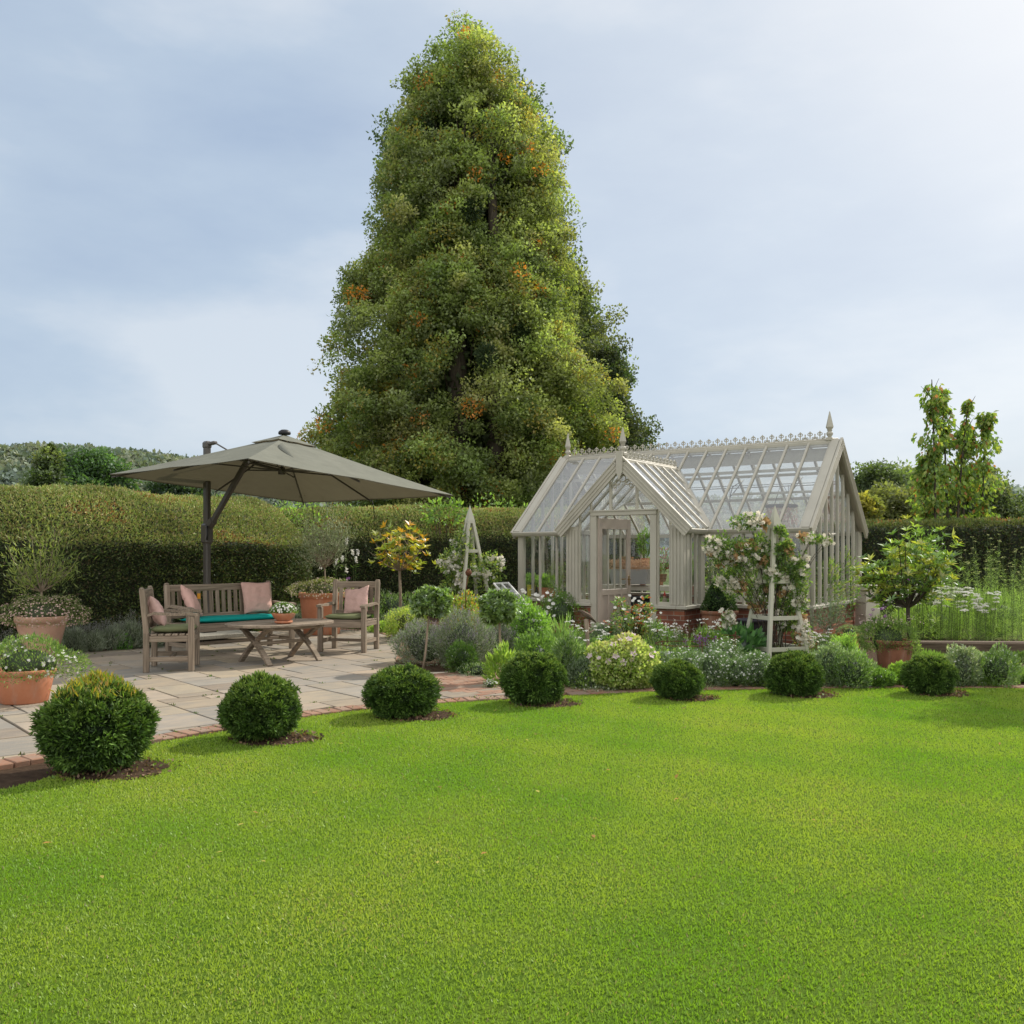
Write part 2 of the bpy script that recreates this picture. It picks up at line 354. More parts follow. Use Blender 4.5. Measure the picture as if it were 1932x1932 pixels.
def glass(name, dirt_sheen, rough=.01, boost=1.7, base=.07):
    m, nt, out = newmat(name); geo = nt.nodes.new('ShaderNodeNewGeometry')
    dp = nt.nodes.new('ShaderNodeVectorMath'); dp.operation = 'DOT_PRODUCT'; nt.links.new(geo.outputs['Normal'], dp.inputs[0]); nt.links.new(geo.outputs['Incoming'], dp.inputs[1])
    def M(op, a, b=None):
        k = nt.nodes.new('ShaderNodeMath'); k.operation = op
        for i, x in enumerate((a, b)):
            if x is None: continue
            if isinstance(x, (int, float)): k.inputs[i].default_value = x
            else: nt.links.new(x, k.inputs[i])
        return k.outputs[0]
    c = M('SUBTRACT', 1.0, M('ABSOLUTE', dp.outputs['Value'])); f = M('MINIMUM', M('ADD', base, M('MULTIPLY', M('POWER', c, 5.0), .93 * boost)), .95)
    tr = nt.nodes.new('ShaderNodeBsdfTransparent'); tr.inputs[0].default_value = (.93, .955, .945, 1)
    gl = nt.nodes.new('ShaderNodeBsdfGlossy'); gl.inputs['Roughness'].default_value = rough
    x = nt.nodes.new('ShaderNodeMixShader'); nt.links.new(f, x.inputs[0]); nt.links.new(tr.outputs[0], x.inputs[1]); nt.links.new(gl.outputs[0], x.inputs[2])
    df = nt.nodes.new('ShaderNodeBsdfDiffuse'); df.inputs[0].default_value = (.62, .64, .66, 1)
    tl = nt.nodes.new('ShaderNodeBsdfTranslucent'); tl.inputs[0].default_value = (.62, .64, .66, 1)
    dd = nt.nodes.new('ShaderNodeMixShader'); dd.inputs[0].default_value = .6; nt.links.new(df.outputs[0], dd.inputs[1]); nt.links.new(tl.outputs[0], dd.inputs[2])
    tc = nt.nodes.new('ShaderNodeTexCoord').outputs['Object']; nz = noise(nt, mapping(nt, tc, (1.5, 1.5, .7)), 2.2, 5, .6)
    dm = M('MULTIPLY', M('ADD', M('MULTIPLY', nz, 1.2), .4), dirt_sheen)  # pale diffuse film: dirt plus sky reflection painted into the glass
    y = nt.nodes.new('ShaderNodeMixShader'); nt.links.new(dm, y.inputs[0]); nt.links.new(x.outputs[0], y.inputs[1]); nt.links.new(dd.outputs[0], y.inputs[2]); nt.links.new(y.outputs[0], out.inputs[0])
    MATS[name] = m; return m
GLW = glass('wall_glass', .018); GLR = glass('roof_glass', .23, base=.17); GLL = glass('hazy_roof_glass', .26, base=.26)  # left roof panes get the most film, painting in milky sky sheen
# ============================================================ GROUND
def inpoly(px, py, poly):
    poly = np.asarray(poly, float); r = np.zeros(len(px), bool); j = len(poly) - 1
    for i in range(len(poly)):
        xi, yi, xj, yj = *poly[i], *poly[j]
        c = ((yi > py) != (yj > py)) & (px < (xj - xi) * (py - yi) / (yj - yi + 1e-12) + xi); r ^= c; j = i
    return r
def sheet(name, poly, z, mat, kind='structure', label=None):
    mb = MB(); mb.add([(x, y, z) for x, y in poly], [tuple(range(len(poly)))])
    o = mb.build(name, mat, recalc=False)
    if o.data.polygons[0].normal.z < 0: o.data.flip_normals()
    tag(o, label, None, None, kind); return o
# the valley beyond the hedge, one big sheet falling away then to the horizon
mb = MB(); mb.add([(-3000, -60, -.02), (3000, -60, -.02), (3000, 4000, -.02), (-3000, 4000, -.02)], [(0, 1, 2, 3)])
tag(mb.build('ground', FIELD), 'rough grass field beyond the garden', None, None, 'structure')
BALLS = [(-2.86, 6.36, .35, 0), (-2.02, 7.42, .31, 1), (-1.01, 8.48, .33, 2), (.215, 9.18, .305, 0), (1.70, 9.50, .262, 1), (2.97, 9.74, .292, 2), (4.42, 9.80, .262, 0)]
edge = [(-7.5, 1.5), (-5.2, 4.2), (-4.0, 5.1), (-3.2, 5.72), (-2.95, 6.6), (-2.87, 7.2), (-2.47, 7.66), (-2.25, 7.95), (-1.91, 8.51), (-1.45, 8.9), (-.72, 9.29), (-.17, 9.52), (.63, 9.66), (1.45, 9.97), (2.75, 10.12), (4.2, 10.22), (5.1, 10.22), (8, 10.1), (14, 9.6)]
lawnpoly = edge + [(14, -8), (-9, -8)]
bed = [(-12, 3)] + edge[1:] + [(14, 24), (-12, 24)]
sheet('flower_bed_soil', [(-14, -2), (16, -2), (16, 24.5), (-14, 24.5)], .0, SOIL)
def smooth_poly(p, k=2):
    for _ in range(k):
        q = []
        for a, b in zip(p[:-1], p[1:]): q += [(a[0] * .75 + b[0] * .25, a[1] * .75 + b[1] * .25), (a[0] * .25 + b[0] * .75, a[1] * .25 + b[1] * .75)]
        p = [p[0]] + q + [p[-1]]
    return p
sedge = smooth_poly(edge)
sheet('lawn', sedge + [(14, -8), (-9, -8)], .012, LAWN)
# soil hollows round the yew balls
mb = MB(); soilrings = []
for i, (x, y, r, k) in enumerate(BALLS):
    cx, cy, rr = x + .13, y - .0, r * .93; soilrings.append((cx, cy, rr)); n = 26; ph = rng.uniform(0, 6, 3)
    ring = []
    for a in range(n):
        t = 2 * math.pi * a / n; q = rr * (1 + .08 * math.sin(3 * t + ph[0]) + .06 * math.sin(5 * t + ph[1]) + .05 * math.sin(9 * t + ph[2])); ring.append((cx + q * 1.12 * math.cos(t), cy + q * .95 * math.sin(t)))
    vs = [(cx, cy, .05)] + [(a, b, .016) for a, b in ring]; mb.add(vs, [(0, 1 + j, 1 + (j + 1) % n) for j in range(n)])
tag(mb.build('soil_patches', SOIL), 'bare soil round the clipped yew balls', None, None, 'structure')
lf = LF(); pp = []
for cx, cy, rr in soilrings: a = rng.uniform(0, 6.28, 420); q = rr * np.sqrt(rng.random(420)) * 1.22; pp.append(np.c_[cx + q * 1.1 * np.cos(a), cy + q * .95 * np.sin(a), .018 + .03 * (1 - q / rr / 1.22)])
pp = np.concatenate(pp); lf.leaves(pp, rng.normal(size=pp.shape) + [0, 0, .3], .03 * rng.uniform(.4, 1.4, len(pp)), .6, cmix(len(pp), [(.10, .06, .035), (.17, .11, .07), (.06, .04, .025), (.22, .14, .08), (.12, .20, .03)]))
tag(lf.build('soil_crumbs', L3), 'crumbs of soil and leaf litter under the yew balls', 'soil', None, 'stuff')
# ---------------- patio
PA = math.atan2(.650, .760); ux, uy = math.cos(PA), math.sin(PA)
def toL(x, y): return (x * ux + y * uy, -x * uy + y * ux)
def toW(u, v): return (u * ux - v * uy, u * uy + v * ux)
patio = [(-9, 1.9), (-4.25, 5.95), (-3.02, 7.38), (-2.66, 7.84), (-2.0, 8.62), (-1.5, 9.02), (-.78, 9.40), (-.1, 9.66), (.4, 10.2), (.35, 10.9), (-.25, 11.7), (-1.15, 11.5), (-1.62, 12.9), (-1.75, 14.5), (-2.0, 16.0), (-2.7, 17.7), (-4.2, 18.3), (-5.3, 16.2), (-5.9, 14.55), (-6.55, 13.65), (-7.2, 12.8), (-10, 10.5)]
sheet('patio_bedding', patio, .006, JOINT)
def clip(poly, a, b):
    out = []
    for i in range(len(poly)):
        p, q = poly[i - 1], poly[i]
        sp = (b[0] - a[0]) * (p[1] - a[1]) - (b[1] - a[1]) * (p[0] - a[0]); sq = (b[0] - a[0]) * (q[1] - a[1]) - (b[1] - a[1]) * (q[0] - a[0])
        if sp * sq < 0: t = sp / (sp - sq); out.append((p[0] + (q[0] - p[0]) * t, p[1] + (q[1] - p[1]) * t))
        if sq >= 0: out.append(q)
    return out
cell = .235; occ = {}; slabs = []
P = [toL(*p) for p in patio]; u0 = min(p[0] for p in P); u1 = max(p[0] for p in P); v0 = min(p[1] for p in P); v1 = max(p[1] for p in P)
rs = random.Random(11)
nu, nv = int((u1 - u0) / cell) + 4, int((v1 - v0) / cell) + 4
for j in range(nv):
    for i in range(nu):
        if (i, j) in occ: continue
        for w, h_ in rs.sample([(3, 2), (2, 2), (4, 2), (3, 2), (2, 3), (3, 3), (2, 1), (4, 3)], 8) + [(2, 1), (1, 1)]:
            if all((i + a, j + b) not in occ for a in range(w) for b in range(h_)): break
        for a in range(w):
            for b in range(h_): occ[(i + a, j + b)] = 1
        slabs.append((u0 - cell + i * cell, v0 - cell + j * cell, w * cell, h_ * cell))
mb = MB(); pnp = np.array(patio)
front = patio[1:10]
for (u, v, w, h_) in slabs:
    g = .011; c = [(u + g, v + g), (u + w - g, v + g), (u + w - g, v + h_ - g), (u + g, v + h_ - g)]
    c = [(a + rs.uniform(-.006, .006), b + rs.uniform(-.006, .006)) for a, b in c]
    cw = [toW(*q) for q in c]; ctr = toW(u + w / 2, v + h_ / 2)
    ins = inpoly(np.array([q[0] for q in cw] + [ctr[0]]), np.array([q[1] for q in cw] + [ctr[1]]), patio)
    if not ins.any(): continue
    poly = cw
    if not ins.all():
        # clip against nearest patio edges
        for a, b in zip(patio, patio[1:] + patio[:1]):
            mx, my = (a[0] + b[0]) / 2, (a[1] + b[1]) / 2; el = math.dist(a, b)
            t = max(0, min(1, ((ctr[0] - a[0]) * (b[0] - a[0]) + (ctr[1] - a[1]) * (b[1] - a[1])) / el ** 2))
            if math.dist((a[0] + (b[0] - a[0]) * t, a[1] + (b[1] - a[1]) * t), ctr) < math.hypot(w, h_) / 2:
                q = clip(poly, a, b)
                if len(q) >= 3: poly = q
        if len(poly) < 3: continue
    z = .026 + rs.uniform(-.002, .003); n = len(poly); sx = sum(p[0] for p in poly) / n; sy = sum(p[1] for p in poly) / n
    top = [(p[0] + (sx - p[0]) * .012, p[1] + (sy - p[1]) * .012, z) for p in poly]; bot = [(p[0], p[1], .0) for p in poly]
    mid = [(p[0], p[1], z - .006) for p in poly]
    gs = [(*toL(p[0], p[1]), 0) for p in top + mid + bot]
    fs = [tuple(range(n))] + [(i, (i + 1) % n, (i + 1) % n + n, i + n) for i in range(n)] + [(i + n, (i + 1) % n + n, (i + 1) % n + 2 * n, i + 2 * n) for i in range(n)]
    mb.add(top + mid + bot, fs, gs)
tag(mb.build('patio_paving', SLAB), 'riven sandstone slabs of the patio', None, None, 'structure')
# brick edging following patio outline
def along(path, step):
    out = []; carry = 0
    for a, b in zip(path[:-1], path[1:]):
        L = math.dist(a, b); t = carry
        while t < L: out.append((a[0] + (b[0] - a[0]) * t / L, a[1] + (b[1] - a[1]) * t / L, math.atan2(b[1] - a[1], b[0] - a[0]))); t += step
        carry = t - L
    return out
mb = MB()
fe = smooth_poly([(-9, 1.62), (-4.22, 5.75), (-3.0, 7.22), (-2.6, 7.72), (-1.93, 8.50), (-1.45, 8.90), (-.73, 9.28), (-.02, 9.53)])
for (x, y, a) in along(fe, .112):
    mb.box(x - .1, x + .1, y - .052, y + .052, -.02, .034 + rs.uniform(-.005, .006), .007, a + math.pi / 2 + rs.uniform(-.04, .04))
be = smooth_poly([(-1.58, 12.9), (-1.7, 14.5), (-1.95, 16.05), (-2.66, 17.8), (-4.3, 18.4), (-5.4, 16.25), (-6.0, 14.65), (-6.65, 13.75), (-7.3, 12.9), (-10, 10.7)])
for (x, y, a) in along(be, .222):
    mb.box(x - .105, x + .105, y - .05, y + .05, -.02, .032 + rs.uniform(-.004, .004), .007, a + rs.uniform(-.03, .03))
tag(mb.build('brick_edging', PAVB), 'weathered red brick edging round the patio', None, None, 'structure')
# brick path to the greenhouse door and the sunken mowing strip
mb = MB()
path = [(-1.3, 11.15), (-.62, 9.62), (-.1, 9.72), (.9, 9.95), (1.0, 10.6), (.2, 11.2), (.6, 12.6), (1.0, 14.4), (1.9, 15.0), (1.4, 15.7), (.4, 15.4), (-.2, 13.0), (-.45, 11.8)]
for j in range(60):
    for i in range(26):
        u = -1.6 + i * .222 + (j % 2) * .111; v = 9.3 + j * .112
        a = .62; x = -1.4 + (u + 1.4) * math.cos(a) - (v - 9.3) * math.sin(a) + 1.2; y = 9.3 + (u + 1.4) * math.sin(a) + (v - 9.3) * math.cos(a) - .9
        if inpoly(np.array([x]), np.array([y]), path)[0]:
            mb.box(x - .107, x + .107, y - .052, y + .052, -.01, .030 + rs.uniform(-.003, .004), .005, a)
tag(mb.build('brick_path', PAVB), 'brick path leading off the patio towards the greenhouse', None, None, 'structure')
mb = MB()
for (x, y, a) in along([(.7, 9.84), (1.45, 10.1), (2.75, 10.26), (4.2, 10.36), (5.1, 10.36), (8, 10.24), (12, 9.9)], .225):
    mb.box(x - .107, x + .107, y - .1, y + .1, -.02, .020 + rs.uniform(-.004, .004), .006, a)
tag(mb.build('mowing_strip', PAVB), 'sunken brick mowing strip between lawn and border', None, None, 'structure')

# ---------------- grass blades (stuff)
def grass():
    n = 760000
    # sample so that density falls with distance from the lens side of the lawn
    y = 1.6 + (rng.random(n) ** .85) * 8.7; half = .62 * y + .6; x = rng.uniform(-1, 1, n) * half
    # density weights
    ok = inpoly(x, y, sedge + [(14, -8), (-9, -8)])
    for cx, cy, rr in soilrings: ok &= ((x - cx) / 1.08) ** 2 + ((y - cy) / .92) ** 2 > rr * rr
    x = x[ok]; y = y[ok]; n = len(x)
    h_ = .0135 * rng.uniform(.6, 1.35, n) * (1 + .05 * y)
    # patches: tone from smooth fields
    fld = np.sin(x * 1.7 + 1.3 * np.sin(y * .9)) * np.sin(y * 1.3 + .7 * np.sin(x * 1.1)) + .6 * np.sin(x * 5.1 + y * 2.2) * np.sin(y * 4.3 - x)
    fld += .12 * np.sin(x * 11 + 3 * np.sin(y * 3)) * np.sin(y * 9.5 + 2 * np.sin(x * 4)); fld = np.clip(fld * .42 + .48, 0, 1)[:, None]
    a = np.array([.20, .35, .028]); b = np.array([.36, .44, .065]); c = a * (1 - fld) + b * fld
    c = c * rng.uniform(.88, 1.12, (n, 1)); dry = rng.random(n) < .03 + .10 * np.clip(fld[:, 0] - .75, 0, 1) * 3; c[dry] = np.array([.33, .29, .12]) * rng.uniform(.7, 1.2, (dry.sum(), 1))
    p = np.stack([x, y, np.full(n, .010)], 1); d = rng.normal(size=(n, 3)) * .55; d[:, 2] = 1
    lf = LF(); lf.leaves(p, d, h_, .17 * (1 + .12 * y).mean(), c, fold=0); return lf
g = grass().build('lawn_grass', GRS); tag(g, 'short mown bright green lawn grass', 'grass', None, 'stuff')
lf = LF(); n = 60; x = rng.uniform(-3, 6, n); y = rng.uniform(4.2, 9.6, n); ok = inpoly(x, y, sedge + [(14, -8), (-9, -8)]); x, y = x[ok], y[ok]
lf.leaves(np.c_[x, y, np.full(len(x), .034)], np.c_[rng.normal(size=(len(x), 2)), rng.normal(size=len(x)) * .25], .045 * rng.uniform(.5, 1.2, len(x)), .55, cmix(len(x), [(.40, .22, .06), (.42, .36, .08), (.22, .13, .06)]), side=np.array([[0, 0, 1.]]).repeat(len(x), 0))
tag(lf.build('fallen_leaves', L1), 'scattered fallen leaves on the lawn', 'leaves', None, 'stuff')
lf = LF(); n = 1300
pts = []
for (u, v, w, h_) in slabs:
    for _ in range(3):
        s = rs.random(); p = toW(u + w * s, v) if rs.random() < .5 else toW(u, v + h_ * s)
        if rs.random() < .22: pts += [(p[0] + rs.gauss(0, .012), p[1] + rs.gauss(0, .012)) for _ in range(7)]
for (x, y, a) in along(fe, .05):
    if rs.random() < .55: pts += [(x + rs.gauss(0, .05), y + rs.gauss(0, .05)) for _ in range(5)]
pts = np.array(pts); pts = pts[inpoly(pts[:, 0], pts[:, 1], [(-12, -2), (2, 9.3), (2, 13), (-2, 19), (-12, 19)])]
lf.leaves(np.c_[pts, np.full(len(pts), .02)], rng.normal(size=(len(pts), 3)) * .6 + [0, 0, 1], .025 * rng.uniform(.6, 1.5, len(pts)), .4, cmix(len(pts), [(.07, .14, .02), (.12, .17, .04), (.1, .1, .03)]))
tag(lf.build('joint_weeds', L1), 'small weeds and moss in the paving joints', 'weeds', None, 'stuff')

# ============================================================ HEDGES
def catmull(path, per=8):
    out = []; n = len(path)
    for i in range(n - 1):
        p0, p1, p2, p3 = (np.array(path[max(0, min(n - 1, k))], float) for k in (i - 1, i, i + 1, i + 2))
        for t in np.linspace(0, 1, per, endpoint=False):
            out.append(.5 * ((2 * p1) + (-p0 + p2) * t + (2 * p0 - 5 * p1 + 4 * p2 - p3) * t * t + (-p0 + 3 * p1 - 3 * p2 + p3) * t ** 3))
    out.append(np.array(path[-1], float)); return np.array(out)
def hedge(name, label, path, prof, nleaf, size, topcols, facecols, wav=.05, group=None, seed=1):
    r = np.random.default_rng(seed); P = catmull(path, 10); T = nrm(np.gradient(P, axis=0)); Nn = np.stack([-T[:, 1], T[:, 0]], 1)
    pf = catmull(prof, 5); m, k = len(P), len(pf); ph = r.uniform(0, 6, 8); s = np.cumsum(np.r_[0, np.linalg.norm(np.diff(P, axis=0), axis=1)])
    V = np.zeros((m, k, 3))
    for j, (d, z) in enumerate(pf):
        w = wav * (np.sin(s * 1.3 + ph[0] + j * .13) + .7 * np.sin(s * 2.9 + ph[1] + j * .3)) * (z / 2.5)
        V[:, j, 0] = P[:, 0] + Nn[:, 0] * (d + w * .6); V[:, j, 1] = P[:, 1] + Nn[:, 1] * (d + w * .6); V[:, j, 2] = z * (1 + w * .35)
    fs = []
    for i in range(m - 1):
        for j in range(k - 1): fs.append((i * k + j, i * k + j + 1, (i + 1) * k + j + 1, (i + 1) * k + j))
    lf = LF(); Fq = np.array(fs); VV = V.reshape(-1, 3)
    a, b, c, d = (VV[Fq[:, q]] for q in range(4)); nn = np.cross(c - a, d - b); ar = np.linalg.norm(nn, axis=1); nn = nrm(nn)
    if nn[:, 2][np.argmax(a[:, 2])] < 0: nn = -nn
    vis = ar * np.where(nn[:, 1] > .5, .12, 1)
    idx = r.choice(len(Fq), nleaf, p=vis / vis.sum()); u = r.random((nleaf, 1)); v = r.random((nleaf, 1))
    p = (a[idx] * (1 - u) + b[idx] * u) * (1 - v) + (d[idx] * (1 - u) + c[idx] * u) * v; n_ = nn[idx]
    z = p[:, 2]; zt = max(q[1] for q in prof)
    depth = r.normal(size=(nleaf, 1)) * .022 + .02 * np.sin(p[:, :1] * 9 + p[:, 2:3] * 7) * np.sin(p[:, 1:2] * 8 - p[:, 2:3] * 11)
    p = p + n_ * depth
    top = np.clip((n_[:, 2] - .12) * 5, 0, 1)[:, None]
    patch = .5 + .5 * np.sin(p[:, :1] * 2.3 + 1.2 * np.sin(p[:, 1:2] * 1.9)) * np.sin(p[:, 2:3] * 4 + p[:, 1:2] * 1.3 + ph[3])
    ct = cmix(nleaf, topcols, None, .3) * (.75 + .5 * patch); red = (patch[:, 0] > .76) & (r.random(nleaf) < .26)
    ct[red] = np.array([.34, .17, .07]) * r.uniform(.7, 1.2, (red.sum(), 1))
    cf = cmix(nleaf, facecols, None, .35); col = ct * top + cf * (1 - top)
    ax = n_ * .9 + r.normal(size=(nleaf, 3)) * .75 + np.array([0, 0, .25])
    lf.leaves(p, ax, size * r.uniform(.6, 1.4, nleaf), .38, col)
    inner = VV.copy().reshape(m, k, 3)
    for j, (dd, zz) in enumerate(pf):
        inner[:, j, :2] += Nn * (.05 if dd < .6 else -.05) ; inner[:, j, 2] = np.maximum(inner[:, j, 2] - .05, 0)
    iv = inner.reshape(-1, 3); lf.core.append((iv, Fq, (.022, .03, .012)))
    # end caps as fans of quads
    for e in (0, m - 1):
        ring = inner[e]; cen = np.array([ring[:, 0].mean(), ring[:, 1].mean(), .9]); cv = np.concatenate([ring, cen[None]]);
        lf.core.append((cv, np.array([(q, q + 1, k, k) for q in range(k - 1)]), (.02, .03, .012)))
    o = lf.build(name, L3); tag(o, label, 'hedge', group); return o
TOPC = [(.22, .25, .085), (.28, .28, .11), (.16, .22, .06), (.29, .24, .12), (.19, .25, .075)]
FACEC = [(.055, .08, .026), (.035, .06, .02), (.085, .105, .04), (.07, .055, .03), (.10, .13, .04)]  # face greens darkened to paint in shade; paler tops are partly new growth
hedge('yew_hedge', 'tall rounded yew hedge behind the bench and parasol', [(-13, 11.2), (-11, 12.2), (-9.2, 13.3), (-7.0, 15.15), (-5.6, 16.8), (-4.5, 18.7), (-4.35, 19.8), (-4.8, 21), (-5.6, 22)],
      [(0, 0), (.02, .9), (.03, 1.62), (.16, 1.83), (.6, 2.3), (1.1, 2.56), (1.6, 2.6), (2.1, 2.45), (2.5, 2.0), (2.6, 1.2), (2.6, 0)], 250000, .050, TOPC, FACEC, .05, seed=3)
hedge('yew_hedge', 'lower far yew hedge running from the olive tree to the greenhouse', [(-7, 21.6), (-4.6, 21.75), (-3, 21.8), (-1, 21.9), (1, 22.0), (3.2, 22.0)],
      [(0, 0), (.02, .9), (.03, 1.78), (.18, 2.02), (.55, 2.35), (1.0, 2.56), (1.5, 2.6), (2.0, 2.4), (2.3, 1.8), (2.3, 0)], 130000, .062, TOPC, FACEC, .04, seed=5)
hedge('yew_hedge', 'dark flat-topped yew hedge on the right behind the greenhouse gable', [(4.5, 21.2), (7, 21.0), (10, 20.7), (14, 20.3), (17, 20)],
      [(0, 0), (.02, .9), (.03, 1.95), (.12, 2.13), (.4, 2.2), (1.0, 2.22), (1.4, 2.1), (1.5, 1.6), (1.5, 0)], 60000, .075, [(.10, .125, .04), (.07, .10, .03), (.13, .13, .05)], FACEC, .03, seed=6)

# ============================================================ YEW BALLS
def yewball(r, n, seed, tips=.25):
    lf = LF(); nt_ = 620; d = rdir(nt_ * 2); d = d[d[:, 2] > -.8][:nt_]; nt_ = len(d)
    q = lumps(d, 16, .12, 18) * lumps(d, 5, .07, 5) * rng.normal(1, .035, nt_); b = d * q[:, None] * [r, r, r * .88] * .90; b[:, 2] += r * .80
    base = cmix(nt_, [(.055, .105, .02), (.075, .14, .026), (.04, .08, .016), (.10, .17, .032)], None, .35); per = n // nt_
    k = np.repeat(np.arange(nt_), per); m = len(k); spread = rng.normal(size=(m, 3)); ax = nrm(d[k] * .75 + spread * .5 + [0, 0, .35]); off = rng.random((m, 1)) * .055
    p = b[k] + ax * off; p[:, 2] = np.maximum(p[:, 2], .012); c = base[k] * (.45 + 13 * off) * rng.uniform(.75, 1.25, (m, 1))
    t = np.clip((d[k][:, 2] - .05) * 1.2, 0, 1) * (off[:, 0] > .035) * (rng.random(m) < tips * 2.2); c = c * (1 - t[:, None]) + np.array([.20, .28, .05]) * t[:, None]  # brighter tips on upward sides: light from above painted into leaf colour
    lf.leaves(p, ax + rng.normal(size=(m, 3)) * .45, .032 * rng.uniform(.6, 1.4, m), .30, c)
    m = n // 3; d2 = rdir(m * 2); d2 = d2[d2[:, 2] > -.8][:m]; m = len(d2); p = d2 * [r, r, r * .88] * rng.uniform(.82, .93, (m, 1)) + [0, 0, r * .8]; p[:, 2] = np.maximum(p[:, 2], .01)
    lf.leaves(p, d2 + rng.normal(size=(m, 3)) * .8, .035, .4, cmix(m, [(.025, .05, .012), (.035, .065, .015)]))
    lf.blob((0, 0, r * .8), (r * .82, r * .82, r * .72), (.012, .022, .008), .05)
    return lf
ylab = ['largest clipped yew ball at the far left, with yellow shoots on top', 'clipped yew ball second from the left, in front of the paved patio', 'clipped yew ball third from the left, at the patio corner',
        'clipped yew ball in the middle, beside the end of the brick path', 'small clipped yew ball in front of the pink flowered geranium', 'clipped yew ball in front of the right-hand white obelisk', 'clipped yew ball furthest right, in front of the big terracotta pot']
protos = []
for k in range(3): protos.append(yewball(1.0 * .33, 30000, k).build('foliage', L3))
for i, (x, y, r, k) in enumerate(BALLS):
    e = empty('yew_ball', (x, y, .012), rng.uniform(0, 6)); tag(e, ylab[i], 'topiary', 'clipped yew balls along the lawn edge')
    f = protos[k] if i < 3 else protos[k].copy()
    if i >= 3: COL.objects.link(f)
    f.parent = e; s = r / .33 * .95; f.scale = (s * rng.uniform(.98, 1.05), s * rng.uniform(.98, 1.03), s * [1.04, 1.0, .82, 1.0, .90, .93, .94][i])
    if i == 0:
        lf = LF(); m = 700; a = rng.uniform(0, 6.28, m); rr = rng.uniform(0, .26, m) ; b = np.stack([rr * np.cos(a), rr * np.sin(a), .60 - rr * rr * 1.6 + rng.uniform(0, .05, m)], 1)
        lf.leaves(b, rng.normal(size=(m, 3)) * .5 + [0, 0, 1], .05 * rng.uniform(.6, 1.3, m), .2, cmix(m, [(.30, .26, .03), (.22, .24, .04), (.34, .22, .05), (.12, .2, .03)])); lf.build('new_shoots', L1, e)
    mb = MB(); mb.tube([(0, 0, -.01), (0, 0, .15)], .03, 7); mb.build('trunk', BARK, e)
# ============================================================ FURNITURE
def curve_pts(a, b, c, n=6):
    a, b, c = Vector(a), Vector(b), Vector(c); return [a * (1 - t) ** 2 + b * 2 * t * (1 - t) + c * t * t for t in [i / n for i in range(n + 1)]]
def armchair(root, W, D, H, seat, arm, nsl):
    """local frame: front towards -y, x across. origin on the ground at centre"""
    w = W / 2; L = .07; rake = .05
    for sx in (-1, 1):
        x = sx * (w - L / 2)
        m = MB(); m.bar((x, -D / 2 + L / 2, 0), (x, -D / 2 + L / 2, arm - .03), L, L, (0, 1, 0), .006); m.build('leg', TEAK, root)
        m = MB(); m.bar((x, D / 2 - L / 2, 0), (x, D / 2 - L / 2, seat + .03), L, L, (0, 1, 0), .006)
        m.bar((x, D / 2 - L / 2, seat + .02), (x, D / 2 - L / 2 + rake, H - .035), L, L * .9, (0, 1, 0), .006)
        M = Matrix.Translation((x, D / 2 - L / 2 + rake + .003, H - .03)) @ Matrix.Rotation(-.1, 4, 'X'); m.frame(M, L, L * .8, .05, .02); m.build('leg', TEAK, root)
        m = MB()
        pts = [(-D / 2 - .035, arm - .012), (-D / 2 + .06, arm + .002), (-D / 2 + .22, arm - .006), (D / 2 - .12, arm + .012), (D / 2 - L + .02, arm - .012)]
        t = .034; up = [(a, b + t / 2) for a, b in pts]; dn = [(a, b - t / 2) for a, b in reversed(pts)]
        m.prism(up + dn, 0, x - .037, x + .037); m.build('armrest', TEAK, root)
        m = MB(); m.box(x - .018, x + .018, -D / 2 + L, D / 2 - L, .13, .19, .004); m.build('stretcher', TEAK, root)
        m = MB(); m.box(x - .02, x + .02, -D / 2 + L, D / 2 - L, seat - .085, seat - .012, .004); m.build('side_rail', TEAK, root)
    m = MB(); m.box(-w + L, w - L, -D / 2 + .012, -D / 2 + .05, seat - .1, seat - .01, .004); m.build('front_rail', TEAK, root)
    m = MB(); m.box(-w + L, w - L, D / 2 - .06, D / 2 - .02, seat - .1, seat - .01, .004); m.build('rear_rail', TEAK, root)
    m = MB(); m.box(-w + L, w - L, -.02, .02, .135, .18, .004); m.build('stretcher', TEAK, root)
    for k in range(6):
        y = -D / 2 + .02 + (D - .1) * (k + .5) / 6; m = MB(); m.box(-w + .012, w - .012, y - .034, y + .034, seat - .01, seat + .014, .005); m.build('seat_slat', TEAK, root)
    def by(z): return D / 2 - L / 2 + rake * max(0, (z - seat)) / (H - seat)
    m = MB(); m.bar((-w + L * .8, by(H - .09), H - .085), (w - L * .8, by(H - .09), H - .085), .035, .1, (0, 0, 1), .006); m.build('top_rail', TEAK, root)
    m = MB(); m.bar((-w + L * .8, by(seat + .1), seat + .1), (w - L * .8, by(seat + .1), seat + .1), .03, .06, (0, 0, 1), .006); m.build('lower_rail', TEAK, root)
    inn = W - 2 * L
    for k in range(nsl):
        x = -inn / 2 + inn * (k + .5) / nsl; sw = min(.062, inn / nsl * .62)
        m = MB(); m.bar((x, by(seat + .12), seat + .12), (x, by(H - .13), H - .13), sw, .02, (0, 1, 0), .004); m.build('back_slat', TEAK, root)
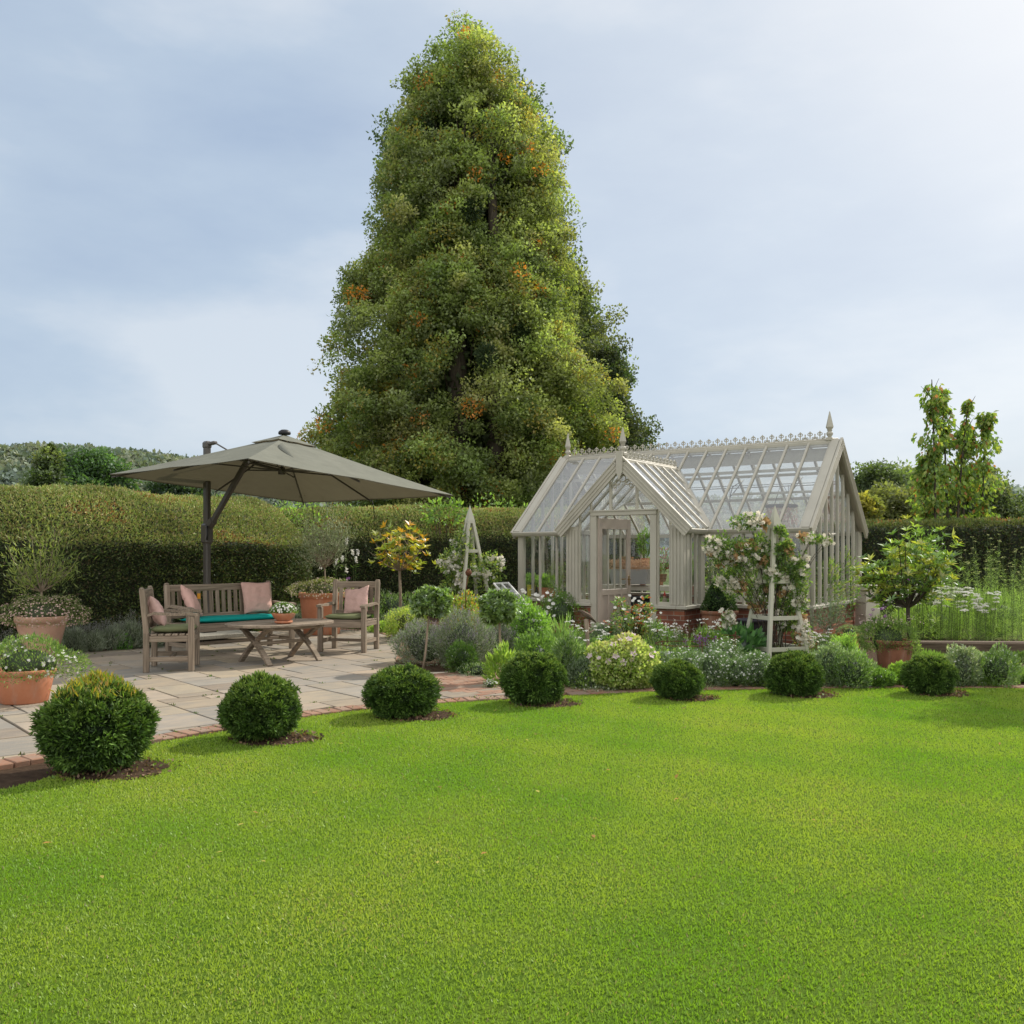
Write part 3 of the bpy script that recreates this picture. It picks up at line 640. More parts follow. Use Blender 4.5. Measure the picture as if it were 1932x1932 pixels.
def pad(w, d, t, seed, sag=.01, nu=14, nv=12, puff=.5):
    """seat cushion with rounded edges, wrinkles"""
    r = random.Random(seed); ph = [r.uniform(0, 6) for _ in range(8)]; vs = []; fs = []
    for s in (1, -1):
        for j in range(nv + 1):
            for i in range(nu + 1):
                u = i / nu * 2 - 1; v = j / nv * 2 - 1; e = (1 - abs(u) ** 5) * (1 - abs(v) ** 5); e = max(e, 0) ** .42
                z = s * t / 2 * (e * (1 - puff * .0)) + .004 * math.sin(4 * u + ph[0] + 3 * v) * e + .003 * math.sin(9 * v + ph[1] + 2 * u) * e
                k = 1 - .012 * abs(math.sin(5 * v + ph[2]))
                vs.append((u * w / 2 * k, v * d / 2, z))
        b = 0 if s == 1 else (nu + 1) * (nv + 1)
        for j in range(nv):
            for i in range(nu):
                q = (b + j * (nu + 1) + i, b + j * (nu + 1) + i + 1, b + (j + 1) * (nu + 1) + i + 1, b + (j + 1) * (nu + 1) + i); fs.append(q if s == 1 else q[::-1])
    return vs, fs
def cushion(name, w, d, t, seed, mat, parent=None):
    vs, fs = pad(w, d, t, seed); m = MB(); m.add(vs, fs, None, True); o = m.build(name, mat, parent, False)
    import bmesh; bm = bmesh.new(); bm.from_mesh(o.data); bmesh.ops.remove_doubles(bm, verts=bm.verts, dist=.0015); bmesh.ops.recalc_face_normals(bm, faces=bm.faces); bm.to_mesh(o.data); bm.free()
    return o
def pillow(name, s, t, seed, mat):
    """square throw pillow standing in xz plane, thickness along y"""
    r = random.Random(seed); ph = [r.uniform(0, 6) for _ in range(10)]; n = 22; vs = []; fs = []
    for sd in (1, -1):
        for j in range(n + 1):
            for i in range(n + 1):
                u = i / n * 2 - 1; v = j / n * 2 - 1; e = max((1 - u * u) * (1 - v * v), 0) ** .45
                pull = 1 - .07 * (1 - abs(u) ** 2 * 1) * abs(v) ** 3; pull2 = 1 - .07 * (1 - abs(v) ** 2) * abs(u) ** 3
                wr = .012 * math.sin(7 * u + 3 * v + ph[0]) * math.sin(3 * v - 2 * u + ph[1]) + .008 * math.sin(11 * u - 6 * v + ph[2] + 2 * math.sin(3 * v)) + .006 * math.sin(13 * v + 4 * u + ph[3])
                x = u * s / 2 * pull2; z = v * s / 2 * pull + .012 * math.sin(3 * u + ph[4]) * (v > 0)
                y = sd * t / 2 * e + wr * e * (1 if sd > 0 else .6) * sd
                vs.append((x, y, z + s / 2))
        b = 0 if sd == 1 else (n + 1) ** 2
        for j in range(n):
            for i in range(n):
                q = (b + j * (n + 1) + i, b + j * (n + 1) + i + 1, b + (j + 1) * (n + 1) + i + 1, b + (j + 1) * (n + 1) + i); fs.append(q)
    m = MB(); m.add(vs, fs, None, True); o = m.build(name, mat, None, False)
    import bmesh; bm = bmesh.new(); bm.from_mesh(o.data); bmesh.ops.remove_doubles(bm, verts=bm.verts, dist=.0015); bmesh.ops.recalc_face_normals(bm, faces=bm.faces); bm.to_mesh(o.data); bm.free()
    return o
PZ = .028
# --- left chair, seen from its side, facing the table
lc = empty('garden_armchair', (-4.36, 11.86, PZ), math.atan2(.23, .97) + math.pi / 2)
tag(lc, 'weathered teak armchair at the left, seen from the side, facing the table', 'armchair', 'teak armchairs on the patio')
armchair(lc, .76, .60, 1.06, .46, .72, 5)
m = MB(); m.box(.385, .389, -.20, -.09, .385, .425, 0); m.build('maker_plate', ORANGE, lc)
rc = empty('garden_armchair', (-2.49, 14.1, PZ), -.20)
tag(rc, 'weathered teak armchair in front of the large terracotta pot, facing the camera', 'armchair', 'teak armchairs on the patio')
armchair(rc, .76, .62, 1.08, .47, .70, 5)
BA = math.atan2(.75, .66)
def bw(x, y): return (x * math.cos(BA) - y * math.sin(BA), x * math.sin(BA) + y * math.cos(BA))
bc = Vector((-5.02, 13.5)); q = bw(.86, -.30); bcx, bcy = bc.x + q[0], bc.y + q[1]
be_ = empty('garden_bench', (bcx, bcy, PZ), BA); tag(be_, 'weathered teak slatted bench with teal seat cushion, under the parasol', 'bench')
armchair(be_, 1.80, .66, 1.05, .45, .70, 16)
m = MB(); m.box(-.42, -.37, .262, .268, .80, .88, 0); m.build('maker_plate', ORANGE, be_)
# cushions
def place(o, parent_rz, cx, cy, lx, ly, z, rot=(0, 0, 0)):
    c, s = math.cos(parent_rz), math.sin(parent_rz); o.location = (cx + lx * c - ly * s, cy + lx * s + ly * c, z)
    o.rotation_mode = 'XYZ'; o.rotation_euler = (rot[0], rot[1], parent_rz + rot[2])
c = cushion('seat_cushion', .60, .52, .085, 1, OLIVE); place(c, lc.rotation_euler.z, -4.36, 11.86, 0, -.03, PZ + .52, (.0, 0.02, 0)); tag(c, 'olive green seat cushion on the left-hand side-facing armchair', 'cushion', 'olive seat cushions')
c = cushion('seat_cushion', .60, .52, .075, 2, OLIVE); place(c, rc.rotation_euler.z, -2.49, 14.1, 0, -.02, PZ + .525); tag(c, 'olive green seat cushion on the armchair by the terracotta pot', 'cushion', 'olive seat cushions')
c = cushion('bench_cushion', 1.56, .54, .075, 3, TEAL); place(c, BA, bcx, bcy, 0.03, -.03, PZ + .505); tag(c, 'long teal seat cushion on the bench', 'cushion')
p = pillow('pillow', .44, .15, 4, PINK2); place(p, lc.rotation_euler.z, -4.36, 11.86, .03, .10, PZ + .53, (-.42, .12, .15)); tag(p, 'pink pillow leaning in the left-hand side-facing armchair', 'pillow', 'pink pillows')
p = pillow('pillow', .43, .13, 5, PINK2); place(p, rc.rotation_euler.z, -2.49, 14.1, .09, .05, PZ + .555, (-.38, -.16, -.12)); tag(p, 'plain pink pillow on the armchair by the terracotta pot', 'pillow', 'pink pillows')
p = pillow('pillow', .47, .16, 6, PINK); place(p, BA, bcx, bcy, -.55, .02, PZ + .575, (-.50, .30, .75)); tag(p, 'pink pillow slumped at the left end of the bench', 'pillow', 'pink pillows')
p = pillow('pillow', .50, .15, 7, PINK); place(p, BA, bcx, bcy, .55, .12, PZ + .545, (-.2, -.03, -.1)); tag(p, 'crumpled pink linen pillow upright at the right end of the bench', 'pillow', 'pink pillows')
# --- oval table
tx, ty = -3.18, 12.69
t = empty('coffee_table', (tx, ty, PZ), BA); tag(t, 'low oval teak table with crossed curved legs, in front of the bench', 'table')
m = MB(); n = 56; a_, b_ = .76, .52; ring = [(a_ * math.copysign(abs(math.cos(k * 2 * math.pi / n)) ** .8, math.cos(k * 2 * math.pi / n)), b_ * math.copysign(abs(math.sin(k * 2 * math.pi / n)) ** .8, math.sin(k * 2 * math.pi / n))) for k in range(n)]
# slatted top: strips clipped by the oval
def ovalx(y): 
    y = min(abs(y) / b_, 1); return a_ * (1 - y ** 2.5) ** .4
k = 9; wd = 2 * (b_ - .07) / k
for i in range(k):
    y0 = -(b_ - .07) + i * wd + .004; y1 = y0 + wd - .008; x0 = ovalx(y0) - .075; x1 = ovalx(y1) - .075
    poly = [(-x0, y0), (x0, y0), (x1, y1), (-x1, y1)]; m.prism(poly, 2, .512, .532)
m.build('table_top', TEAK, t)
m = MB()
for i in range(n):
    p0, p1 = ring[i], ring[(i + 1) % n]; q0 = (p0[0] * .89, p0[1] * .85); q1 = (p1[0] * .89, p1[1] * .85)
    vs = [(p0[0], p0[1], .505), (p1[0], p1[1], .505), (q1[0], q1[1], .505), (q0[0], q0[1], .505), (p0[0], p0[1], .53), (p1[0], p1[1], .53), (p1[0] * .99, p1[1] * .99, .537), (p0[0] * .99, p0[1] * .99, .537), (q1[0], q1[1], .537), (q0[0], q0[1], .537)]
    ang = i * 2 * math.pi / n
    m.add(vs, [(0, 1, 5, 4), (4, 5, 6, 7), (7, 6, 8, 9), (3, 2, 1, 0), (9, 8, 2, 3)], [(ang * .7, v[0] * math.cos(ang) + v[1] * math.sin(ang), v[2]) for v in vs], tone=.5)
m.build('top_rim', TEAK, t)
for sx in (-1, 1):
    for sy in (-1, 1):
        x = sx * .40; m = MB(); pts = [(x + .02 * sy, sy * .37, 0), (x + .02 * sy, sy * .27, .10), (x + .02 * sy, sy * .10, .24), (x + .02 * sy, -sy * .06, .34), (x + .02 * sy, -sy * .22, .44), (x + .02 * sy, -sy * .34, .505)]
        cp = catmull(pts, 4); w = .036
        for (a, b) in zip(cp[:-1], cp[1:]): m.bar(a, b, .04, .075, (0, 1, .001) if False else (1, 0, 0), .002, .006)
        m.build('leg', TEAK, t)
    m = MB(); m.box(sx * .40 - .035, sx * .40 + .035, -.40, .40, .47, .504, .004); m.build('cross_rail', TEAK, t)
m = MB(); m.box(-.40, .40, -.02, .02, .24, .285, .005); m.build('stretcher', TEAK, t)
for sy in (-1, 1): m = MB(); m.box(-.38, .38, sy * .3 - .015, sy * .3 + .015, .45, .503, .004); m.build('apron', TEAK, t)
def pot(root, r, h, mat, rim=.06, taper=.72, name='pot', z0=0, soil=True):
    m = MB(); m.lathe([(r * taper * .96, z0), (r * taper, z0 + .01), (r * .93, z0 + h - rim - .02), (r * .93, z0 + h - rim), (r * .995, z0 + h - rim + .006), (r, z0 + h - .012), (r * .985, z0 + h), (r * .90, z0 + h), (r * .88, z0 + h - .03), (r * .86, z0 + h - .09)], n=36)
    m.build(name, mat, root)
    m = MB(); m.lathe([(0.0001, z0 + h - .045), (r * .88, z0 + h - .05)], n=24); m.build('soil', SOIL, root)
bx, by_ = XY(535, 12.42)
b = empty('bowl_planter', (bx, by_, PZ + .538)); tag(b, 'low terracotta bowl of small white flowers on the oval table', 'planter')
m = MB(); m.lathe([(.085, 0), (.10, .004), (.118, .012), (.12, .035), (.108, .037), (.10, .03), (.0, .028)][:6], n=30); m.build('saucer', TERRA, b)
m = MB(); m.lathe([(.075, .028), (.085, .04), (.125, .075), (.152, .115), (.158, .128), (.157, .138), (.15, .142), (.143, .138), (.0001, .125)], n=36); m.build('bowl', TERRA, b)
lf = LF(); mound(lf, (0, 0, .15), (.17, .17, .12), 1700, .022, .5, [(.09, .16, .03), (.13, .21, .04), (.06, .11, .02)], up=.8, low=-.1); lf.build('foliage', L1, b)
lf = LF(); d = rdir(420); d = d[d[:, 2] > .0]; pp = d * [.18, .18, .13] + [0, 0, .155]
for k in range(5):
    an = k * 2 * math.pi / 5; t1 = nrm(np.cross(d, [0.3, .2, .9])); t2 = np.cross(d, t1); lf.leaves(pp, t1 * math.cos(an) + t2 * math.sin(an) + d * .2, .015, .8, np.array([.78, .78, .74]), side=d)
lf.build('flowers', PET, b)

# ============================================================ PARASOL
par = empty('cantilever_parasol', (-5.15, 15.6, PZ), BA); tag(par, 'large square taupe cantilever parasol over the bench, on a stone slab with castors', 'parasol')
def PL(x, y, z):
    dx, dy = x + 5.15, y - 15.6; c, s = math.cos(-BA), math.sin(-BA); return Vector((dx * c - dy * s, dx * s + dy * c, z - PZ))
m = MB(); m.box(-.62, .62, -.62, .62, .085, .15, .008); m.build('base_slab', GRANITE, par)
for sx in (-1, 1):
    for sy in (-1, 1):
        m = MB(); x, y = sx * .54, sy * .54
        m.lathe([(.001, -.018), (.04, -.018), (.045, -.01), (.045, .01), (.04, .018), (.001, .018)], n=16); m.v = [(x + v[0], y + v[2], .045 + v[1]) for v in m.v]; 
        m.box(x - .02, x + .02, y - .026, y + .026, .06, .085, .003); m.build('castor', LEADP, par)
m = MB(); m.box(-.12, .12, -.12, .12, .15, .185, .01); m.tube([(0, 0, .18), (0, 0, .5)], .06, 16); m.build('mast_socket', BLACKP, par)
m = MB(); zt = ZZ(842, 15.6) - PZ
m.frame(Matrix.Translation((0, 0, (.18 + zt) / 2)), .095, .125, zt - .18, .022); m.build('mast', DARKM, par)
m = MB(); m.frame(Matrix.Translation((0, 0, zt + .02)), .12, .15, .13, .03); m.bar((0, 0, zt + .03), (.03, -.22, zt + .05), .09, .05, (0, 0, 1), .012); m.build('mast_cap', DARKM, par)
J = PL(-5.13, 15.58, ZZ(1000, 15.6)); K = PL(*XY(466, 14.9), ZZ(871, 14.9)); HUB = PL(-3.655, 14.66, ZZ(888, 14.66))
m = MB(); m.frame(Matrix.Translation((0, 0, J.z - .06)), .15, .19, .34, .03); m.bar((0, 0, J.z + .02), J.lerp(K, .16), .11, .13, (0, 0, 1), .02); m.build('slider', DARKM, par)
m = MB(); m.tube([(-.06, -.09, J.z + .06), (-.09, -.16, J.z + .05), (-.09, -.17, J.z - .1), (-.06, -.10, J.z - .16)], .016, 8); m.build('crank_handle', BLACKP, par)
m = MB(); m.bar(J.lerp(K, .1), K, .075, .1, (0, 0, 1), .015); m.build('arm', DARKM, par)
m = MB(); m.frame(Matrix.Translation(K), .1, .1, .12, .03); m.bar(K, HUB, .035, .045, (0, 0, 1), .008); m.bar(K + Vector((0, 0, .03)), HUB + Vector((0, 0, .05)), .02, .02, (0, 0, 1), .004); m.build('arm_head', DARKM, par)
m = MB(); m.bar((0.02, -.2, zt + .05), K + Vector((0, 0, .0)), .022, .022, (0, 0, 1), .004); m.build('stay', DARKM, par)
cn = [PL(-3.40, 11.89, 2.73), PL(-6.37, 14.6, 2.76), PL(-3.90, 17.31, 2.47), PL(-.93, 14.61, 2.43)]; apex = PL(-3.605, 14.64, 3.36)
m = MB(); m.tube([HUB - Vector((0, 0, .06)), HUB + Vector((0, 0, .05))], .055, 14); m.tube([HUB, apex - Vector((0, 0, .05))], .022, 10); m.build('hub', DARKM, par)
# canopy surface: 8 gores, each edge hangs with a slight sag; scallop at edges
def canopy_mesh(inner=0.0, outer=1.0, lift=0.0, thick=.0):
    m = MB(); mids = [(cn[i] + cn[(i + 1) % 4]) / 2 for i in range(4)]; rim = []
    for i in range(4): rim += [cn[i], mids[i]]
    for i in range(8):
        A, B = rim[i], rim[(i + 1) % 8]; nu, nv = 10, 8; vs = []; fs = []
        for a in range(nu + 1):
            s = inner + (outer - inner) * a / nu
            for b in range(nv + 1):
                t = b / nv; e = A.lerp(B, t); p = apex.lerp(e, s); p.z += lift - .018 * math.sin(math.pi * t) * s - .10 * s * (1 - s) * .5
                if s > .97:  # inward scallop between ribs
                    p = apex.lerp(e, s - .010 * math.sin(math.pi * t)); p.z += lift - .018 * math.sin(math.pi * t)
                p.z -= .03 * math.sin(math.pi * s) * (1 - abs(2 * t - 1)) * .3; vs.append(p)
        for a in range(nu):
            for b in range(nv): fs.append((a * (nv + 1) + b, a * (nv + 1) + b + 1, (a + 1) * (nv + 1) + b + 1, (a + 1) * (nv + 1) + b))
        m.add(vs, fs, None, True, .5)
    return m
canopy_mesh(.16).build('canopy', CANOPY, par)
v = canopy_mesh(0, .19, .03).build('vent_cap', CANOPY, par)
m = MB()
for i in range(4):
    A, B = cn[i], cn[(i + 1) % 4]
m2 = canopy_mesh(.985, 1.0, -.012)
m2.build('hem', fabric('hem_fabric', (.24, .225, .175)), par)
for i in range(4):
    for e in (cn[i], (cn[i] + cn[(i + 1) % 4]) / 2):
        m = MB(); a = apex.lerp(e, .05); b = apex.lerp(e, .985); dz = Vector((0, 0, -.055)); mid = apex.lerp(e, .5) + Vector((0, 0, -.035))
        m.bar(a + dz, mid + dz, .02, .03, (0, 0, 1), .004); m.bar(mid + dz, b + dz, .02, .028, (0, 0, 1), .004); m.bar(HUB, mid + dz * 1.2, .016, .022, (0, 0, 1), .003); m.build('rib', DARKM, par)
m = MB(); m.lathe([(.0001, .06), (.05, .055), (.09, .03), (.10, 0), (.09, -.02)], c=tuple(apex + Vector((0, 0, .05)))); m.build('finial_cap', BLACKP, par)
# the slit flap where the stay passes, standing up a little
A = apex.lerp(cn[0], .16); Bq = apex.lerp((cn[0] + cn[3]) / 2, .42)
f0 = apex + (PL(*XY(527, 13.9), ZZ(843, 13.9)) - apex); f1 = PL(*XY(556, 13.2), ZZ(868, 13.2))
m = MB(); n = 10; vs = []
for i in range(n + 1):
    t = i / n; p = f0.lerp(f1, t) + Vector((0, 0, .01)); w = math.sin(math.pi * (t * .95 + .03)); vs += [p, p + Vector((-.04, .02, .12)) * w, p + Vector((-.10, .02, .05)) * w]
m.add(vs, [(3 * i + k, 3 * i + k + 1, 3 * i + k + 4, 3 * i + k + 3) for i in range(n) for k in (0, 1)], None, True); m.build('flap', CANOPY, par)
m = MB(); 
for e in ((cn[2] + cn[3]) / 2, cn[2].lerp(cn[3], .06)): m.tube([e + Vector((0, 0, -.03)), e + Vector((.03, 0, -.14)), e + Vector((0.05, 0, -.32))], .008, 5)
m.build('tie_strap', BLACKP, par)
# ============================================================ GREENHOUSE
W_, L_, ZE, ZR, ZS = 3.427, 5.383, 1.91, 3.40, .68
PX, PW, PD, PZR, OV = -2.749, 2.158, .854, 3.035, .075
GA = R_(-34.0); GH = empty('greenhouse', (4.57, 14.3, 0), GA)
tag(GH, 'Victorian style glass greenhouse painted stone grey with a gabled porch and open door', 'greenhouse')
ca, sa = math.cos(R_(34)), math.sin(R_(34))
def GW(xl, yl): return (4.57 + ca * xl + sa * yl, 14.3 - sa * xl + ca * yl)
def GX(xv, yl):
    t = (xv - CX) / F; return (t * (14.3 + ca * yl) - 4.57 - sa * yl) / (ca + sa * t)
def GZ(yv, xl, yl): return ZZ(yv, GW(xl, yl)[1])
SL = (ZR - ZE) / (W_ / 2)                       # main roof slope
VY = (PZR - ZE) / SL; PH = PW / 2 + OV; PSL = (PZR - ZE) / PH
def part(name, fn, mat=STONEP, parent=None):
    m = MB(); fn(m); return m.build(name, mat, parent or GH)
def pane(pts, mat, name='pane', parent=None):
    m = MB(); m.add(pts, [tuple(range(len(pts)))]); return m.build(name, mat, parent or GH, False)
xl0, xr0 = PX - PW / 2, PX + PW / 2
# dwarf brick walls
def wall(m):
    t = .22; zt = ZS - .055
    m.box(xr0 - .0, 0, 0, t, 0, zt, 0); m.box(-L_, xl0, 0, t, 0, zt, 0)
    m.box(-t, 0, t, W_ - t, 0, zt, 0); m.box(-L_, -L_ + t, t, W_ - t, 0, zt, 0); m.box(-L_, 0, W_ - t, W_, 0, zt, 0)
    m.box(xr0 - t, xr0 - .002, -PD, -.002, 0, zt, 0); m.box(xl0 + .002, xl0 + t, -PD, -.002, 0, zt, 0)
    m.box(xr0 - .5, xr0 - t, -PD, -PD + t, 0, zt, 0); m.box(xl0 + t, xl0 + .5, -PD, -PD + t, 0, zt, 0)
part('dwarf_wall', wall, BRICK)
def sill(m):
    z0, z1 = ZS - .055, ZS - .0
    m.box(xr0 + .002, .05, -.05, .16, z0, z1, .006); m.box(-L_ - .05, xl0 - .002, -.05, .16, z0, z1, .006)
    m.box(-.16, .05, .16, W_ + .05, z0, z1, .006); m.box(-L_ - .05, -L_ + .16, .16, W_ + .05, z0, z1, .006); m.box(-L_ + .16, -.16, W_ - .16, W_ + .05, z0, z1, .006)
    m.box(xr0 - .12, xr0 + .05, -PD - .05, -.052, z0, z1, .006); m.box(xl0 - .05, xl0 + .12, -PD - .05, -.052, z0, z1, .006)
    m.box(xr0 - .50, xr0 - .122, -PD - .05, -PD + .12, z0, z1, .006); m.box(xl0 + .122, xl0 + .50, -PD - .05, -PD + .12, z0, z1, .006)
part('sill', sill)
tag(part('floor_paving', lambda m: m.box(-L_ + .22, -.22, .22, W_ - .22, .0, .05, 0), SLAB), None)
BT, BW = .055, .034
def gbar(p, q, up=(0, 1, 0), w=BW, t=BT, name='glazing_bar'): part(name, lambda m: m.bar(p, q, w, t, up, .006))
# corner posts
def post(x, y, w=.11, z1=ZE, n='corner_post', z0=ZS):
    def f(m):
        m.box(x - w / 2, x + w / 2, y - w / 2, y + w / 2, z0, z1, .008)
        for s in (-.25, .25): m.box(x + s * w - w * .09, x + s * w + w * .09, y - w / 2 - .008, y - w / 2, z0 + .01, z1 - .02, .002); m.box(x + w / 2, x + w / 2 + .008, y + s * w - w * .09, y + s * w + w * .09, z0 + .01, z1 - .02, .002)
    part(n, f)
for (x, y) in ((-.055, .055), (-L_ + .055, .055), (-.055, W_ - .055), (-L_ + .055, W_ - .055)): post(x, y)
def pil(x0, x1):
    def f(m):
        y = -PD; m.box(x0, x1, y, y + .09, ZS, ZE + .05, .006); n = 4; w = (x1 - x0) / n
        for k in range(n): m.box(x0 + k * w + .012, x0 + (k + 1) * w - .012, y - .014, y, ZS + .012, ZE + .0, .004)
    part('pilaster', f)
pil(xl0, xl0 + .24); pil(xr0 - .24, xr0)
post(xr0 - .05, -.052, .09, ZE - .03, 'corner_post'); post(xl0 + .05, -.052, .09, ZE - .03, 'corner_post')
part('corner_post', lambda m: (m.box(xr0 - .055, xr0 + .012, -PD + .005 + .09, -PD + .19, ZS, ZE - .02, .004)))
# front walls
def wallbars(xa, xb, y, n, zt=ZE - .03, mat=GLW):
    xs = [xa + (xb - xa) * k / n for k in range(n + 1)]
    for x in xs[1:-1]: gbar((x, y, ZS), (x, y, zt))
    for a, b in zip(xs[:-1], xs[1:]): pane([(a, y, ZS), (b, y, ZS), (b, y, zt), (a, y, zt)], mat)
wallbars(xr0 + .03, -.11, .04, 5); wallbars(-L_ + .11, xl0 - .0, .04, 4); wallbars(-L_ + .11, -.11, W_ - .04, 13)
def wallbarsy(ya, yb, x, n, zt=ZE - .03):
    ys = [ya + (yb - ya) * k / n for k in range(n + 1)]
    for y in ys[1:-1]: gbar((x, y, ZS), (x, y, zt), (1, 0, 0))
    for a, b in zip(ys[:-1], ys[1:]): pane([(x, a, ZS), (x, b, ZS), (x, b, zt), (x, a, zt)], GLW)
wallbarsy(-PD + .12, -.09, xr0 - .04, 3); wallbarsy(-PD + .12, -.09, xl0 + .04, 3)
# gables
for x, nm in ((-.04, 0), (-L_ + .04, 1)):
    n = 9; ys = [.11 + (W_ - .22) * k / n for k in range(n + 1)]
    def gz(y): return ZE + SL * min(y, W_ - y) - .05
    for y in ys[1:-1]: gbar((x, y, ZS), (x, y, gz(y)), (1, 0, 0), BW + .006)
    for a, b in zip(ys[:-1], ys[1:]):
        pts = [(x, a, ZS), (x, b, ZS), (x, b, gz(b))] + ([(x, W_ / 2, gz(W_ / 2))] if a < W_ / 2 < b else []) + [(x, a, gz(a))]
        pane(pts, GLW)
# eaves plates and gutters
def eplate(m):
    for (xa, xb, y) in ((xr0 + .0, -.11, .05), (-L_ + .11, xl0 + .0, .05), (-L_ + .11, -.11, W_ - .05)): m.box(xa, xb, y - .04, y + .04, ZE - .075, ZE, .004)
    m.box(xr0 - .085, xr0 - .005, -PD + .19, -.1, ZE - .075, ZE - .002, .004); m.box(xl0 + .005, xl0 + .085, -PD + .12, -.1, ZE - .075, ZE - .002, .004)
part('eaves_plate', eplate)
def gut(a, b, axis):
    def f(m):
        pr = [(0, .05), (-.075, .05), (-.085, .035), (-.07, .0), (-.045, -.03), (0, -.03)]
        if axis == 0: m.prism([(p[0] - .02, p[1] + ZE - .055) for p in pr], 0, a, b)
        else: m.prism([(-p[0] + xr0 + .02, p[1] + ZE - .055) for p in pr], 1, a, b)
    part('gutter', f)
gut(xr0 + .02, .06, 0); gut(-L_ - .06, xl0 - .02, 0); gut(-PD - .02, -.1, 1)
part('downpipe', lambda m: (m.tube([(.085, -.045, ZE - .06), (.085, -.05, ZE - .2), (.085, -.05, .03)], .028, 10), m.box(.05, .12, -.09, -.02, ZS - .02, ZS + .02, .004)))
# ---- roofs
BX = [-.09 - k * (L_ - .18) / 14 for k in range(15)]
def front0(x):
    d = abs(x - PX); return max(0, VY * (1 - d / PH)) if d < PH else -.06
def P(x, y): return (x, y, ZE + SL * y + .02)
nrmF = (0, -SL, 1)
for x in BX:
    y0 = front0(x); gbar(P(x, y0), P(x, W_ / 2 - .03), nrmF, .042, .055, 'roof_bar')
    gbar((x, W_ + .06, ZE + SL * -.06 + .02), (x, W_ / 2 + .03, ZR), (0, SL, 1), .042, .055, 'rear_roof_bar')
for k in range(14):
    a, b = BX[k], BX[k + 1]; mat = GLL if b < PX - .3 else GLR
    ya, yb = front0(a), front0(b); pts = [P(a, ya), P(b, yb), P(b, W_ / 2 - .02), P(a, W_ / 2 - .02)]
    pr = [(a, ya), (b, yb)]
    if (a - (PX + PH)) * (b - (PX + PH)) < 0: pr = [(a, -.06), (PX + PH, 0), (b, yb)]
    if (a - (PX - PH)) * (b - (PX - PH)) < 0: pr = [(a, ya), (PX - PH, 0), (b, -.06)]
    if (a - PX) * (b - PX) < 0: pr = [(a, ya), (PX, VY), (b, yb)]
    pane([P(*q) for q in pr] + [P(b, W_ / 2 - .02), P(a, W_ / 2 - .02)], mat, 'roof_pane')
    pane([(a, W_ + .06, ZE - SL * .06 + .02), (b, W_ + .06, ZE - SL * .06 + .02), (b, W_ / 2 + .02, ZR), (a, W_ / 2 + .02, ZR)], GLR, 'rear_roof_pane')
# valley boards
for s in (-1, 1):
    part('valley_board', lambda m: m.bar((PX + s * (PH - .0), -.02, ZE + .03), (PX + s * .0, VY, PZR + .02), .13, .022, (s * PSL * .5, -SL * .5, 1), .003))
# ridge
part('ridge', lambda m: (m.box(-L_ - .02, .02, W_ / 2 - .045, W_ / 2 + .045, ZR - .07, ZR + .035, .012), m.tube([(-L_ - .02, W_ / 2, ZR + .045), (.02, W_ / 2, ZR + .045)], .028, 10)))
part('ridge', lambda m: (m.box(PX - .035, PX + .035, -PD, VY + .05, PZR - .05, PZR + .03, .01), m.tube([(PX, -PD, PZR + .035), (PX, VY + .02, PZR + .035)], .024, 10)))
# porch roof bars
yk = [-PD + .06 + k * .345 for k in range(7)]
def pbar(s, y):
    off = PH if y <= 0 else PH * (1 - y / VY); return (PX + s * .03, y, PZR - .01), (PX + s * off, y, PZR - off * PSL + .012)
for s in (-1, 1):
    for y in yk:
        if y < VY - .1: p, q = pbar(s, y); gbar(p, q, (s * PSL, 0, 1), .04, .05, 'roof_bar')
    for a, b in zip([-PD - .02] + yk[:-1], yk):
        b = min(b, VY - .02)
        if a >= b: continue
        p0, q0 = pbar(s, a); p1, q1 = pbar(s, b); pts = [p0, q0] + ([(PX + s * PH, 0, PZR - PH * PSL + .012)] if a < 0 < b else []) + [q1, p1]
        pane(pts, GLR, 'roof_pane')
# porch door frame: header, jambs, mullions
DH = 2.13; jx0, jx1 = PX - .60, PX + .60
for a, b in ((jx0, jx0 + .11), (jx1 - .11, jx1)):
    part('door_jamb', lambda m: m.box(a, b, -PD - .012, -PD + .09, .0, DH, .007))
part('door_header', lambda m: (m.box(jx0, jx1, -PD - .02, -PD + .09, DH, DH + .09, .007), m.box(jx0 - .02, jx1 + .02, -PD - .035, -PD - .02, DH + .07, DH + .095, .003)))
def pz(x): return PZR - abs(x - PX) * PSL
for a, b in ((xl0 + .24, jx0), (jx1, xr0 - .24)):
    pane([(a, -PD + .045, ZS), (b, -PD + .045, ZS), (b, -PD + .045, pz(b) - .06), (a, -PD + .045, pz(a) - .06)], GLW)
    part('window_frame', lambda m: (m.box(a + .002, b - .002, -PD + .02, -PD + .07, ZS, ZS + .05, .004), m.box(a + .002, a + .028, -PD + .02, -PD + .07, ZS + .05, pz(a) - .06, .003), m.box(b - .028, b - .002, -PD + .02, -PD + .07, ZS + .05, pz(b) - .06, .003)))
for dx in (-.24, .24):
    gbar((PX + dx, -PD + .04, DH + .09), (PX + dx, -PD + .04, pz(PX + dx) - .1), (0, 1, 0), .045, .05)
pane([(jx0 + .02, -PD + .045, DH + .09), (jx1 - .02, -PD + .045, DH + .09), (PX + .3, -PD + .045, pz(PX + .3) - .04), (PX, -PD + .045, PZR - .05), (PX - .3, -PD + .045, pz(PX - .3) - .04)], GLW)
